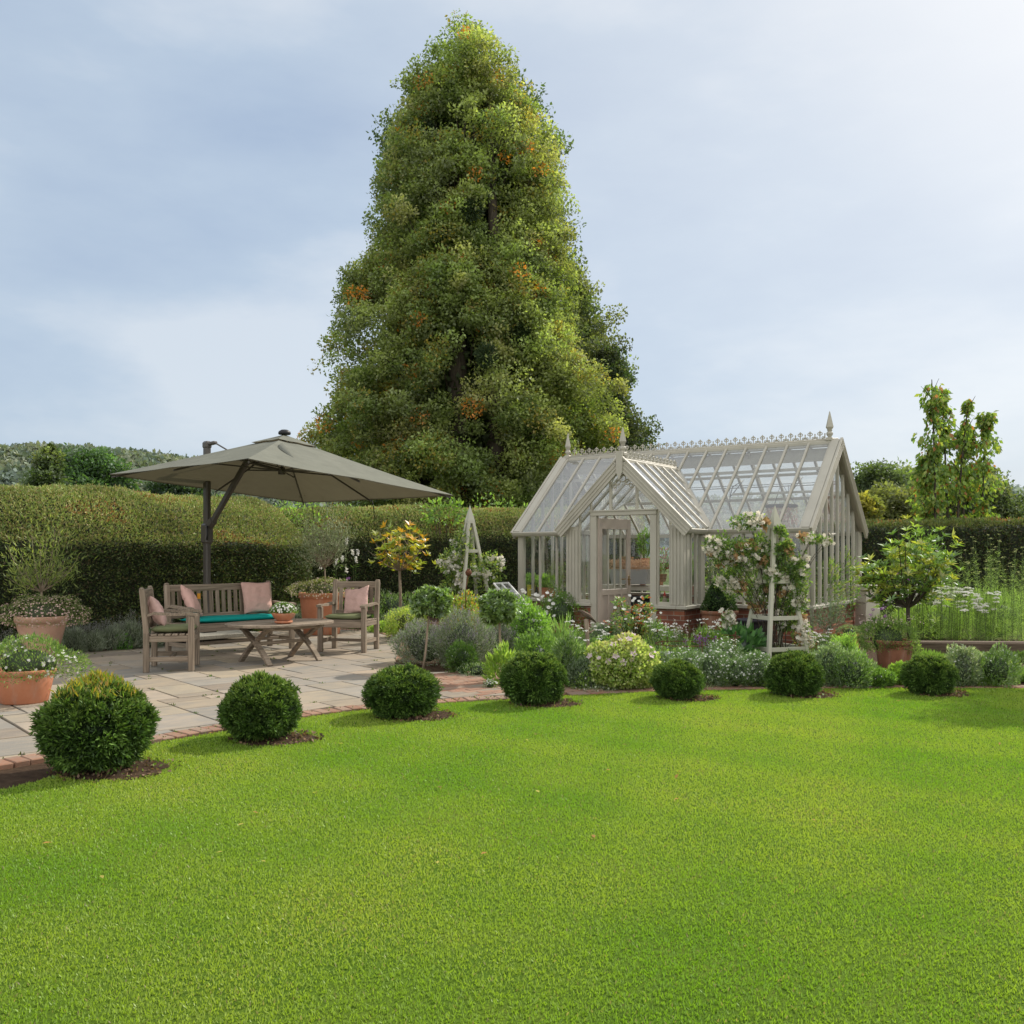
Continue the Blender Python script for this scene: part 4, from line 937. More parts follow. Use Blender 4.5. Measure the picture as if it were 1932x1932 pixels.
# bargeboards with grooves
def barge(p, q, nrm_, name='bargeboard', w=.19, t=.035):
    def f(m):
        p_, q_ = Vector(p), Vector(q); d = (q_ - p_).normalized(); n = Vector(nrm_).normalized(); dn = n.cross(d).normalized()
        if dn.z > 0: dn = -dn
        m.bar(p_ + dn * w / 2, q_ + dn * w / 2, t, w, dn, .006)
        for k in (.07, .40, .66, .93): m.bar(p_ + dn * w * k + n * t * .62, q_ + dn * w * k + n * t * .62, .014, w * (.13 if k in (.07, .93) else .09), dn, .003)
    part(name, f)
yb = -PD - .085
for s in (-1, 1):
    barge((PX + s * .0, yb, PZR + .10), (PX + s * (PH + .10), yb, PZR + .10 - (PH + .10) * PSL), (0, -1, 0))
for xg, nx in ((.075, 1), (-L_ - .075, -1)):
    for s in (-1, 1):
        barge((xg, W_ / 2, ZR + .08), (xg, W_ / 2 + s * (W_ / 2 + .10), ZR + .08 - SL * (W_ / 2 + .10)), (nx, 0, 0), w=.16)
    for s in (-1, 1):   # verge board covering the roof edge
        yy = W_ / 2 + s * (W_ / 2 + .06)
        part('verge_board', lambda m: m.bar((xg - nx * .09, W_ / 2 + s * .02, ZR + .045), (xg - nx * .09, yy, ZR + .045 - SL * (W_ / 2 + .05)), .13, .022, (0, s * SL, 1), .003))
def pendant(m):
    w = .055; y0, y1 = yb - .05, yb - .02; z = PZR
    m.prism([(PX - w, z + .14), (PX + w, z + .14), (PX + w, z - .20), (PX, z - .33), (PX - w, z - .20)], 1, y0, y1)
part('pendant', pendant)
# pierced fan tracery under the porch apex
def tracery(m):
    y = -PD - .0; cz = pz(PX + .24) + .0
    def ring(cx, cz_, r, rt=.010, n=12, a0=0, a1=6.2832):
        pts = [(PX + cx + r * math.cos(a0 + (a1 - a0) * i / n), y, cz_ + r * math.sin(a0 + (a1 - a0) * i / n)) for i in range(n + 1)]; m.tube(pts, rt, 4, False, False)
    c0 = PZR - .40
    ring(0, c0, .20, .012, 12, .0, math.pi); ring(0, c0 + .10, .055); ring(-.09, c0 + .04, .045); ring(.09, c0 + .04, .045); ring(0, c0 + .20, .03); ring(-.15, c0 - .02, .03); ring(.15, c0 - .02, .03); ring(-.055, c0 + .17, .025); ring(.055, c0 + .17, .025)
part('tracery', tracery)
# finials
def finial(x, y, z, h_):
    def f(m):
        m.box(x - .055, x + .055, y - .055, y + .055, z, z + .06, .01)
        m.lathe([(.035, z + .06), (.03, z + .075), (.05, z + .10), (.058, z + .125), (.048, z + .15), (.03, z + .165), (.04, z + .172), (.046, z + .18)], (x, y, 0), 16)
        m.lathe([(.032, z + .18), (.066, z + .235), (.008, z + h_), (.0005, z + h_ + .012)], (x, y, 0), 6, False)
    part('finial', f)
finial(-.12, W_ / 2, ZR + .03, .50); finial(-L_ + .08, W_ / 2, ZR + .03, .50); finial(PX, -PD + .0, PZR + .07, .46)
# cresting
def crest(name, x0, x1, y, z, unit, axis=0, h_=.12):
    m = MB(); n = int(round(abs(x1 - x0) / unit)); s = (x1 - x0) / n
    def Q(u, v): return (u, y, z + v) if axis == 0 else (y, u, z + v)
    r = .009
    for k in range(n):
        c = x0 + (k + .5) * s; a = abs(s)
        m.tube([Q(c, 0), Q(c, h_)], r, 4, True, False)
        m.frame(Matrix.Translation(Q(c, h_ * .84)) , *( (.045, .008, .016) if axis == 0 else (.008, .045, .016) ))
        m.frame(Matrix.Translation(Q(c, h_ * .52)), *( (.03, .01, .03) if axis == 0 else (.01, .03, .03)))
        for sg in (-1, 1):
            pts = [Q(c + sg * (a * .02 + .5 * a * .96 * math.sin(t)), h_ * .48 * (1 - math.cos(t)) * .9 + .004) for t in [i * math.pi / 2 / 5 for i in range(6)]]
            m.tube(pts, r, 4, False, False)
            pts = [Q(c + sg * (.022 + .018 * math.cos(t)), h_ * .66 + .02 * math.sin(t)) for t in [2.6 - i * .85 for i in range(6)]]
            m.tube(pts, r * .9, 4, False, False)
            pts = [Q(c + sg * (a * .30 + .018 * math.cos(t)), h_ * .20 + .018 * math.sin(t)) for t in [i * 1.05 for i in range(7)]]
            m.tube(pts, r * .9, 4, False, False)
        m.tube([Q(c + s * .5, 0), Q(c + s * .5, h_ * .68)], r, 4, True, False)
        m.frame(Matrix.Translation(Q(c + s * .5, h_ * .6)), *( (.022, .008, .02) if axis == 0 else (.008, .022, .02)))
    m.build(name, STONEP, GH)
crest('ridge_cresting', -L_ + .15, -.2, W_ / 2, ZR + .065, .17, 0, .15)
crest('ridge_cresting', -PD + .08, VY - .02, PX, PZR + .055, .15, 1, .125)
# interior frame: purlins, collars, ties, vents
for s in (-1, 1):
    yy = W_ / 2 + s * W_ * .27; zz = ZE + SL * (W_ / 2 - abs(yy - W_ / 2)) - .05
    if s > 0: part('purlin', lambda m: m.box(-L_ + .1, -.1, yy - .025, yy + .025, zz - .05, zz, .004))
    else: part('purlin', lambda m: m.box(-1.5, -.1, yy - .02, yy + .02, zz - .05, zz - .01, .004))
    yt = W_ / 2 + s * W_ * .14; zt = ZE + SL * (W_ / 2 - abs(yt - W_ / 2)) - .03
    part('vent_rail', lambda m: m.box(-L_ + .1, -.1, yt - .015, yt + .015, zt - .05, zt, .003))
for x in (-1.55, -3.3):
    for s in (-1, 1):
        y0 = .08 if s < 0 else W_ - .08
        if s < 0: continue
        part('truss', lambda m: m.bar((x, y0, ZE - .05), (x, W_ / 2, ZR - .09), .045, .09, (0, 0, 1), .005))
    if 0: part('collar_tie', lambda m: m.box(x - .02, x + .02, W_ * .2, W_ * .8, ZE + SL * W_ * .2 - .15, ZE + SL * W_ * .2 - .06, .004))
part('tie_rod', lambda m: (m.tube([(-L_ + .1, W_ * .62, 2.72), (-.1, W_ * .62, 2.72)], .008, 6), m.tube([(-L_ + .1, W_ * .62, 2.76), (-.1, W_ * .62, 2.76)], .006, 6)), DARKM)
for x in (-.9, -2.0):
    part('vent_opener', lambda m: (m.tube([(x, W_ * .62, 2.74), (x + .1, W_ * .72, 2.9), (x - .05, W_ * .62, 2.55), (x, W_ * .62, 2.74)], .010, 5), m.tube([(x - .05, W_ * .62, 2.74), (x - .03, W_ * .60, 2.3)], .006, 4)), DARKM)
part('ridge_board', lambda m: m.box(-L_ + .1, -.1, W_ / 2 + .05, W_ / 2 + .08, ZR - .30, ZR - .08, .003))
# ---- door, hinged on the left jamb and swung inwards
dr = empty('door', (jx0 + .115, -PD + .045, 0), R_(83), GH)
dw, dt = .95, .042
def dframe(m):
    m.box(0, .10, -dt / 2, dt / 2, .03, 2.10, .004); m.box(dw - .10, dw, -dt / 2, dt / 2, .03, 2.10, .004)
    m.box(.10, dw - .10, -dt / 2, dt / 2, 1.92, 2.10, .003); m.box(.10, dw - .10, -dt / 2, dt / 2, .80, .90, .003); m.box(.10, dw - .10, -dt / 2, dt / 2, .03, .22, .003)
    for k in range(1, 4): x = .10 + (dw - .2) * k / 4; m.box(x - .02, x + .02, -dt / 2, dt / 2, .22, .80, .003)
m = MB(); dframe(m); m.build('door_frame', PINKP, dr)
m = MB(); m.box(.10, dw - .10, -.008, .008, .22, .80, 0); m.build('door_panel', PINKP, dr)
for k in range(1, 4): m = MB(); x = .10 + (dw - .2) * k / 4; m.box(x - .013, x + .013, -.018, .018, .90, 1.92, .004); m.build('door_glazing_bar', STONEP, dr)
m = MB(); m.add([(.1, 0, .9), (dw - .1, 0, .9), (dw - .1, 0, 1.92), (.1, 0, 1.92)], [(0, 1, 2, 3)]); m.build('door_pane', GLW, dr)
BRASS = surf('brass', lambda nt, tc, g: ((.30, .19, .07), None), .35, 0, .5, .9)
m = MB(); 
for s in (-1, 1): m.box(dw - .075, dw - .04, s * (dt / 2) - .004, s * (dt / 2) + .004, .95, 1.12, .002); m.tube([(dw - .06, s * .03, 1.06), (dw - .06, s * .06, 1.06), (dw - .16, s * .065, 1.06)], .009, 8)
m.build('door_handle', BRASS, dr)
for z in (.3, 1.05, 1.86): m = MB(); m.box(-.012, .03, dt / 2, dt / 2 + .006, z, z + .1, .001); m.build('hinge', BRASS, dr)

# ============================================================ INSIDE THE GREENHOUSE
def GHP(xv, yl, z=0): xl = GX(xv, yl); w = GW(xl, yl); return (w[0], w[1], z)
def staging(name, label, xa, xb, y0, y1, z, mat=CREAMP):
    cx, cy = (xa + xb) / 2, (y0 + y1) / 2; w = GW(cx, cy); e = empty(name, (w[0], w[1], .05), GA); tag(e, label, 'staging'); hx, hy = abs(xb - xa) / 2, (y1 - y0) / 2
    for k in range(7): yy = -hy + (k + .5) * 2 * hy / 7; m = MB(); m.box(-hx, hx, yy - hy / 7 * .8, yy + hy / 7 * .8, z - .075, z - .05, .003); m.build('slat', mat, e)
    m = MB(); m.box(-hx, hx, -hy, -hy + .025, z - .15, z - .077, .003); m.build('rail', mat, e)
    n = max(2, int(hx * 2 / 1.1) + 1)
    for i in range(n):
        for yy in (-hy + .05, hy - .05): x = -hx + .05 + (2 * hx - .1) * i / (n - 1); m = MB(); m.box(x - .025, x + .025, yy - .02, yy + .02, 0, z - .078, .003); m.build('leg', mat, e)
    return e
staging('staging_bench', 'long slatted potting bench along the back wall inside the greenhouse', -L_ + .3, -.9, W_ - .95, W_ - .3, .86)
staging('staging_bench', 'slatted bench inside the right front wall of the greenhouse', -1.35, -.3, .35, .85, .80)
sh = empty('shelf', (*GW(-L_ / 2, W_ - .2), 1.22), GA); tag(sh, 'long narrow shelf against the rear glazing inside the greenhouse', 'shelf'); m = MB(); m.box(-2.2, 2.2, -.12, .12, 0, .03, .003); m.build('shelf_board', CREAMP, sh)
for x in (-2, -.7, .7, 2): m = MB(); m.bar((x, .11, -.2), (x, -.1, -.003), .02, .025, (0, 0, 1), .002); m.build('bracket', CREAMP, sh)
def small_pot(label, xv, yl, z, r, h_, mat, cols=None, fh=.3, fr=.16, n=500, ls=.05, asp=.35, up=.8, nm='potted_plant', cat='potted plant', tall=False):
    p = GHP(xv, yl, z); e = empty(nm, p); tag(e, label, cat); pot(e, r, h_, mat, .03)
    if cols:
        lf = LF(); mound(lf, (0, 0, h_ + fh * .45), (fr, fr, fh * .6), n, ls, asp, cols, up=up, core=None, inner=.2, low=-.7)
        k = 40; a = rng.uniform(0, 6.28, k); lf.leaves(np.c_[np.cos(a) * .03, np.sin(a) * .03, np.full(k, h_ - .02)], np.c_[np.cos(a) * .3, np.sin(a) * .3, np.ones(k)], fh * .8, .03, (.12, .17, .05)); lf.build('foliage', L1, e)
    return e
zb = .87
small_pot('small leafy plant in a terracotta pot on the rear greenhouse shelf', 1190 + 28, W_ - .2, 1.25, .10, .16, TERRA, [(.16, .28, .05), (.12, .22, .04)], .55, .17, 420, .09, .18)
small_pot('low dark bowl of pink succulents on the rear greenhouse shelf', 1182, W_ - .2, 1.25, .15, .12, TERRAO, [(.20, .10, .09), (.15, .12, .10)], .06, .14, 300, .03, .6)
small_pot('terracotta pot with trailing green plant hanging low behind the porch window', 1249, .9, 1.0, .09, .14, TERRAO, [(.12, .24, .04), (.17, .30, .06), (.25, .05, .04)], .42, .20, 500, .07, .3)
small_pot('terracotta pot of lettuce inside the left end of the greenhouse', 1030, .6, .66, .16, .20, TERRA, [(.22, .36, .07), (.18, .3, .05)], .18, .16, 260, .09, .6)
small_pot('yellow pot with lettuce leaves inside the left end of the greenhouse', 1002, .7, .64, .09, .26, surf('yellow_glaze', lambda nt, tc, g: ((.62, .56, .03), None), .35), [(.22, .36, .07), (.3, .42, .1)], .16, .12, 160, .09, .6)
small_pot('feathery herb in a pot inside the left end of the greenhouse', 1050, .5, .60, .12, .2, TERRA, [(.13, .17, .06), (.18, .22, .08)], .5, .2, 900, .05, .1)
small_pot('tall broad-leaved plant in a pot behind the porch side glass', 1302, .35, .8, .1, .15, TERRAO, [(.2, .34, .05), (.28, .4, .06)], .55, .16, 120, .16, .4)
small_pot('terracotta pot with red geranium on the right-hand staging bench', 1492, .6, zb - .02, .11, .17, TERRA, [(.30, .10, .06), (.12, .2, .05)], .3, .2, 500, .05, .5)
small_pot('second potted herb on the right-hand staging bench, nearer the porch', 1395, .6, zb - .02, .11, .15, TERRA, [(.12, .2, .05), (.16, .24, .06)], .28, .2, 500, .05, .4)
e = empty('trough_planter', GHP(1192, 2.55, .89), GA); tag(e, 'grey metal trough of dried straw-coloured grass on the potting bench', 'planter')
m = MB(); m.prism([(-.38, 0), (.38, 0), (.45, .30), (-.45, .30)], 1, -.17, .17); m.build('trough', LEADP, e)
lf = LF(); n = 5200; p = np.c_[rng.uniform(-.46, .46, n), rng.uniform(-.2, .2, n), rng.uniform(.27, .48, n)]; lf.leaves(p, rng.normal(size=(n, 3)) * .7 + [0, 0, .5], .05, .10, cmix(n, [(.46, .30, .19), (.38, .24, .15), (.54, .38, .26)])); lf.build('dried_grass', PET, e)
e = empty('storage_crate', GHP(1200, 2.35, .05), GA); tag(e, 'black plastic storage box under the potting bench', 'box'); m = MB(); m.box(-.5, .5, -.25, .25, 0, .55, .02); m.build('box_body', BLACKP, e); m = MB(); m.box(-.52, .52, -.27, .27, .552, .60, .015); m.build('lid', BLACKP, e)
e = empty('garden_gnome', GHP(1254, -.35, ZS)); tag(e, 'tiny garden gnome with a red pointed hat on the porch window ledge', 'gnome')
m = MB(); m.lathe([(.04, 0), (.045, .03), (.035, .08), (.02, .1)], n=12); m.build('body', fabric('gnome_coat', (.3, .28, .2)), e); m = MB(); m.lathe([(.001, .09), (.022, .10), (.026, .12), (.02, .135)], n=12); m.build('head', fabric('gnome_skin', (.5, .3, .2)), e); m = MB(); m.lathe([(.028, .128), (.02, .15), (.002, .21)], n=12); m.build('hat', fabric('gnome_hat', (.45, .03, .04)), e)
for k_ in range(9):
    w = GW(-L_ + .75 + k_ * .42 + rng.uniform(-.08, .08), W_ - .55 + rng.uniform(-.1, .1)); e = empty('terracotta_pot', (w[0], w[1], .862)); tag(e, 'empty small terracotta pot in the row on the long potting bench', 'pot', 'terracotta pots on the potting bench'); pot(e, rng.uniform(.06, .09), rng.uniform(.11, .17), TERRA, .025)
# hanging hose coil and dried flowers under the right-hand ridge
hc = GHP(1474, 1.9); e = empty('hanging_hoop', (hc[0], hc[1], 2.35), GA); tag(e, 'hoop of dried pink flowers hanging from the greenhouse roof', 'hanging display')
m = MB(); m.tube([(.26 * math.cos(t), .26 * math.sin(t), 0) for t in np.linspace(0, 6.283, 22)], .03, 6, False); m.build('hoop', BARK, e)
m = MB(); [m.tube([(.25 * math.cos(t), .25 * math.sin(t), 0), (0, 0, .42)], .004, 4) for t in (.3, 2.4, 4.5)]; m.build('cord', BLACKP, e)
lf = LF(); n = 1100; a = rng.uniform(0, 6.28, n); rr = rng.uniform(.1, .30, n); lf.leaves(np.c_[rr * np.cos(a), rr * np.sin(a), -rng.uniform(0, .62, n) * rng.random(n) ** .4], rng.normal(size=(n, 3)) * .4 + [0, 0, -1], .06, .2, cmix(n, [(.42, .22, .20), (.36, .2, .16), (.3, .28, .14)])); lf.build('dried_flowers', PET, e)
# a few more plants standing inside, seen through the glass
for i, (xv, yl, h_, lab) in enumerate([(1090, 1.6, 1.35, 'bare twining stem plant in a pot behind the left porch window'), (1350, 2.6, 1.2, 'leafy tomato-like plant deep inside the greenhouse behind the rose'), (1560, 1.4, 1.1, 'grey-leaved shrub in a pot behind the right gable glazing'), (1590, 2.4, 1.3, 'tall green shrub in a pot at the rear of the right gable'), (1430, 1.7, 1.0, 'bushy green plant on the greenhouse floor behind the right obelisk')]):
    p = GHP(xv, yl, .05); e = empty('potted_plant', p); tag(e, lab, 'potted plant'); pot(e, .17, .28, TERRA, .04)
    m = MB(); m.tube([(0, 0, .2), (.03, 0, h_ * .5), (-.02, .02, h_ * .85)], [.014, .011, .006], 6); m.build('stem', BARKL, e)
    lf = LF(); mound(lf, (0, 0, .3 + h_ * .45), (.26, .26, h_ * .5), 900 if i else 250, .07, .35, [(.10, .17, .05), (.15, .22, .07), (.2, .22, .1)], core=None, inner=.1, low=-1); lf.build('foliage', L1, e)

# ---- beehive-like cream timber box and cold frame
hx, hy = XY(1637, 16.6); e = empty('beehive', (hx, hy, 0), .3); e.scale = (.62, .62, .98); tag(e, 'cream painted wooden beehive beside the back corner of the greenhouse', 'beehive')
for k, (w, z0, z1) in enumerate([(.25, .15, .40), (.235, .40, .64), (.22, .64, .86)]): m = MB(); m.prism([(-w - .02, z0 + .004), (w + .02, z0 + .004), (w - .01, z1), (-w + .01, z1)], 1, -w, w); m.build('box_tier', CREAMP, e)
m = MB(); m.box(-.27, .27, -.27, .27, .862, .96, .01); m.build('lid', CREAMP, e)
for sx in (-1, 1):
    for sy in (-1, 1): m = MB(); m.box(sx * .2 - .03, sx * .2 + .03, sy * .2 - .03, sy * .2 + .03, 0, .152, 0); m.build('leg', CREAMP, e)
cx, cy = XY(962, 16.3); e = empty('cold_frame', (cx, cy, 0), -.5); e.scale = (.42, .8, 1); tag(e, 'small cold frame with its white framed lid propped open, left of the greenhouse', 'cold frame')
m = MB(); m.box(-.4, .4, -.3, .3, 0, .62, .01); m.build('frame_box', CREAMP, e)
m = MB(); A = (-.42, -.3, .64); 
for s in (-.32, .0, .32): m.bar((-.42, s, .98), (.42, s, .64), .05, .03, (0, 0, 1), .004)
for t in (0, 1): m.bar((-.42 + .84 * t, -.34, .98 - .34 * t), (-.42 + .84 * t, .34, .98 - .34 * t), .05, .032, (0, 0, 1), .004)
m.build('lid', WHITE, e); m = MB(); m.add([(-.42, -.3, .98), (.42, -.3, .64), (.42, .3, .64), (-.42, .3, .98)], [(0, 1, 2, 3)]); m.build('lid_pane', GLR, e)
m = MB(); m.bar((-.3, -.28, .6), (-.38, -.28, .95), .02, .02, (0, 1, 0), .002); m.build('prop', CREAMP, e)
# ---- cottage out to the right whose tiles are mirrored in the gable glass
e = empty('cottage', (22.5, 29.0, 0), R_(-43)); tag(e, 'brick cottage with red tiled roof beyond the right-hand hedge', 'house')
m = MB(); m.box(-3.5, 3.5, -3, 3, 0, 2.6, 0); m.build('wall', BRICK, e)
m = MB(); m.prism([(-3.4, 2.45), (3.4, 2.45), (0, 5.4)], 0, -3.8, 3.8); m.build('roof', TILE, e)
for x in (-1.8, 1.6): 
    m = MB(); m.box(x - .6, x + .6, -3.06, -2.98, .9, 2.1, .01); w = m.build('window', WHITE, e); m = MB(); m.box(x - .5, x + .5, -3.075, -3.062, 1.0, 2.0, 0); m.build('glazing', BLACKP, w)
# ============================================================ BORDER PLANTS
WHITE_, PINK_, LILAC_, PURP_, YEL_ = (.80, .80, .76), (.72, .50, .58), (.48, .42, .56), (.30, .12, .38), (.62, .48, .04)
def blossoms(lf, p, n_, size, col, petals=5, jit=.1, cup=.25):
    n_ = nrm(np.asarray(n_, float)); k = len(p)
    if k == 0: return
    t1 = nrm(np.cross(n_, rdir(k))); t2 = np.cross(n_, t1); a0 = rng.uniform(0, 6, (k, 1)); sz = size * rng.uniform(.7, 1.2, k)
    c = np.broadcast_to(np.asarray(col, float), (k, 3)) * rng.uniform(1 - jit, 1 + jit * .4, (k, 1))
    for i in range(petals):
        a = a0 + i * 6.2832 / petals; lf.leaves(p, t1 * np.cos(a) + t2 * np.sin(a) + n_ * cup, sz * .55, .8, c, side=n_, fold=0)
def stems(mb, base, tips, r=.003):
    for b, t in zip(base, tips):
        m = ((b[0] + t[0]) / 2 + random.gauss(0, .01), (b[1] + t[1]) / 2 + random.gauss(0, .01), b[2] * .45 + t[2] * .55); mb.tube([b, m, t], [r, r * .9, r * .6], 3, False)
GREENS = [(.09, .16, .035), (.12, .20, .045), (.07, .125, .03)]
LIME = [(.19, .28, .05), (.24, .33, .07), (.14, .23, .04)]
SILVER = [(.19, .22, .16), (.25, .28, .21), (.14, .17, .11)]
GREYG = [(.14, .19, .12), (.18, .23, .14), (.11, .15, .08)]
CAT = [(.15, .20, .10), (.19, .22, .15), (.11, .15, .07), (.21, .21, .19)]
DARKG = [(.03, .065, .02), (.05, .09, .025), (.04, .075, .02)]
def bush(name, label, cat, xv, yf, wv, hv, cols, n, ls, asp=.35, up=.7, mat=None, fl=None, group=None, deep=.8, amp=.34, low=-.8, rnd=.9, top=None, w=None, out=1.0, inner=.3, k=9, sharp=8, z0=0, core=(.015, .025, .01)):
    """bush whose front foot is seen at (xv,yf), wv wide and hv tall in photo units"""
    Yf = (CAMH - z0) * F / (yf - HY); r = wv / 2 / F * Yf; Y = Yf + r * deep * .8; x = (xv - CX) / F * Y; h_ = hv / F * Y
    e = empty(name, (x, y_ := Y, z0)); tag(e, label, cat, group)
    n = int(n * 1.25); cols = [tuple(v * 1.22 for v in c_) for c_ in cols]
    lf = LF(); p, nn = mound(lf, (0, 0, h_ * .42), (r, r * deep, h_ * .58), n, ls, asp, cols, w, up=up, low=low, amp=amp, rnd=rnd, top=top, out=out, inner=inner, k=k, sharp=sharp, core=core)
    lf.build('foliage', mat or L1, e)
    if fl:
        for f in (fl if isinstance(fl, list) else [fl]):
            q = p[(nn[:, 2] > f.get('low', .1))]; i = rng.choice(len(q), min(f['n'], len(q)), replace=False); b = q[i] + np.array([0, 0, f.get('lift', .01)])
            g = LF(); kind = f.get('kind', 'open'); dn = nrm(b - [0, 0, h_ * .2]) + [0, -.6, .4]
            if kind == 'open': blossoms(g, b, dn, f['s'], f['c'])
            elif kind == 'head':   # flat clusters of tiny flowers
                m = 14; bb = np.repeat(b, m, 0) + rng.normal(size=(len(b) * m, 3)) * np.array([f['s'], f['s'], f['s'] * .35]) * .45; blossoms(g, bb, rng.normal(size=bb.shape) * .4 + [0, -.5, .8], f['s'] * .38, f['c'], 4)
            elif kind == 'spike':
                m = 12; tt = np.tile(np.linspace(0, 1, m), len(b))[:, None]; ax = nrm(rng.normal(size=b.shape) * .22 + [0, 0, 1]); bb = np.repeat(b, m, 0) + np.repeat(ax, m, 0) * tt * f['s'] + rng.normal(size=(len(b) * m, 3)) * .004
                g.leaves(bb, rng.normal(size=bb.shape) + [0, 0, .6], f.get('fs', .016), .6, np.asarray(f['c']) * rng.uniform(.7, 1.15, (len(bb), 1)))
            o = g.build('flowers', PET, e)
            if f.get('lift', .01) > .04 or kind == 'spike':
                mb = MB(); stems(mb, [(a[0] * .75, a[1] * .75, a[2] * .4) for a in b - [0, 0, f.get('lift', .01)]], b, .0022); mb.build('stems', STEM, e)
    return e
def upright(name, label, cat, xv, yf, wv, hv, n, cols, head=None, group=None, leaf=.05, asp=.14, seed=0, spread=1.25, nl=26, z0=0, thick=.0035, branches=0):
    """clump of upright stems clothed in leaves, optional flower heads"""
    Yf = (CAMH - z0) * F / (yf - HY); r = wv / 2 / F * Yf / spread; Y = Yf + r * .6; x = (xv - CX) / F * Y; h_ = hv / F * Y
    e = empty(name, (x, Y, z0)); tag(e, label, cat, group); mb = MB(); lf = LF(); tips = []
    for i in range(n):
        a = rng.uniform(0, 6.28); q = r * math.sqrt(rng.random()); b = Vector((q * math.cos(a), q * math.sin(a) * .7, 0)); ht = h_ * rng.uniform(.62, 1.0)
        t = b * spread + Vector((rng.normal() * .05 * h_, rng.normal() * .05 * h_, ht)); c = b.lerp(t, .5) + Vector((-(t.x - b.x) * .2, 0, ht * .04)); pts = curve_pts(b, c, t, 4); mb.tube(pts, [thick, thick, thick * .8, thick * .7, thick * .5], 3, False); tips.append(t)
        s = rng.uniform(.05, .88, nl); P_ = np.array([pts[min(3, int(u * 4))].lerp(pts[min(4, int(u * 4) + 1)], u * 4 - int(u * 4)) for u in s]); an = rng.uniform(0, 6.28, nl)
        lf.leaves(P_, np.c_[np.cos(an), np.sin(an), rng.uniform(.1, 1.1, nl)], leaf * rng.uniform(.6, 1.25, nl) * (1.25 - s * .7), asp, cmix(nl, cols))
    lf.build('foliage', L1, e); mb.build('stems', STEM, e); tips = np.array(tips)
    if head:
        kd = head['kind']; s = head['s']
        for t in tips:
            g = LF(); o_ = t[None]
            if kd == 'umbel':
                m = head.get('m', 26); a = rng.uniform(0, 6.28, m); q = s * np.sqrt(rng.random(m)); bb = np.c_[q * np.cos(a), q * np.sin(a), -q * q / s * .35 + rng.normal(size=m) * .003] + t; blossoms(g, bb, rng.normal(size=(m, 3)) * .25 + [0, -.5, .9], s * .62, head['c'], 4)
            elif kd == 'daisy': blossoms(g, o_, rng.normal(size=(1, 3)) * .3 + [-.1, -.7, .7], s * 2, head['c'], 9)
            elif kd == 'spike':
                m = head.get('m', 22); tt = np.linspace(0, 1, m)[:, None]; bb = np.repeat(o_, m, 0) + np.array([0, 0, -1]) * tt * s + rng.normal(size=(m, 3)) * [.012, .012, .004]
                blossoms(g, bb, rng.normal(size=bb.shape) + [0, -.4, 0], head.get('fs', .02), head['c'], 4)
            elif kd == 'ball':
                m = 26; dd = rdir(m); blossoms(g, t + dd * s, dd, s * .9, head['c'], 4)
            g.build('flower_head', PET, e)
    return e
# ---- left back: silvery lavender row
for i, (xv, yf, w, h_, s) in enumerate([(36, 1250, 62, 60, 'furthest left, beyond the pot'), (86, 1243, 58, 62, 'behind the tall pale pot'), (137, 1236, 50, 66, 'just right of the tall pale pot'), (172, 1234, 44, 58, 'second along, low and wide'), (205, 1231, 50, 70, 'with the tallest grey spires, mid row'), (243, 1228, 48, 72, 'close to the side-facing armchair'), (282, 1226, 44, 55, 'half hidden behind the side-facing armchair'), (318, 1222, 40, 48, 'behind the left end of the bench')]):
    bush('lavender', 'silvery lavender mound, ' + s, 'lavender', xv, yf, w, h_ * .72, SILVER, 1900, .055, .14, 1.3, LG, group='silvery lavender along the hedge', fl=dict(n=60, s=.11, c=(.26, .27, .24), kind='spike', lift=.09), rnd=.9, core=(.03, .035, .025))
bush('weed', 'bright green weed growing among the silver lavender', 'weed', 232, 1229, 30, 30, [(.10, .22, .05), (.13, .27, .06)], 260, .05, .6, .5)
# ---- behind patio, right of the chair
bush('santolina', 'blue grey santolina mound at the back edge of the patio, right of the armchair', 'shrub', 757, 1192, 74, 40, SILVER, 1800, .05, .2, .8, LG, core=(.03, .035, .03))
bush('golden_shrub', 'yellow green variegated euonymus at the edge of the patio', 'shrub', 768, 1207, 80, 58, [(.26, .32, .08), (.36, .38, .12), (.16, .24, .05)], 3000, .035, .5, .5, fl=dict(n=60, s=.02, c=(.6, .58, .35)))
bush('golden_shrub', 'low golden green groundcover between the armchair and the euonymus', 'shrub', 727, 1197, 60, 22, LIME, 1300, .04, .4, .5)
bush('wildflower', 'loose green border plants below the yellow leaved tree', 'shrub', 742, 1176, 85, 62, GREENS + GREYG, 1500, .06, .2, 1.0, amp=.35, inner=.2, fl=dict(n=14, s=.03, c=PINK_, lift=.05))
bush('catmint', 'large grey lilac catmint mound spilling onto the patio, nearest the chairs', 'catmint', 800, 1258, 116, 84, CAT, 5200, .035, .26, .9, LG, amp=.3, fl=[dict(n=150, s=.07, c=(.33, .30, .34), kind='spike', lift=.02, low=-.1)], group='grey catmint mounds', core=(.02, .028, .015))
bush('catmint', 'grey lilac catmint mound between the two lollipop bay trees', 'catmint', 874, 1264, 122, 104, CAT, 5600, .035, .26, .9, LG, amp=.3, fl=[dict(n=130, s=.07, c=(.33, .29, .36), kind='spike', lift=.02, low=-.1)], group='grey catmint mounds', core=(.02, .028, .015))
bush('catmint', 'smaller catmint mound directly behind the right lollipop bay tree', 'catmint', 932, 1254, 78, 82, CAT, 3200, .035, .26, .9, LG, amp=.3, fl=[dict(n=70, s=.07, c=(.33, .29, .36), kind='spike', lift=.02, low=-.1)], group='grey catmint mounds', core=(.02, .028, .015))
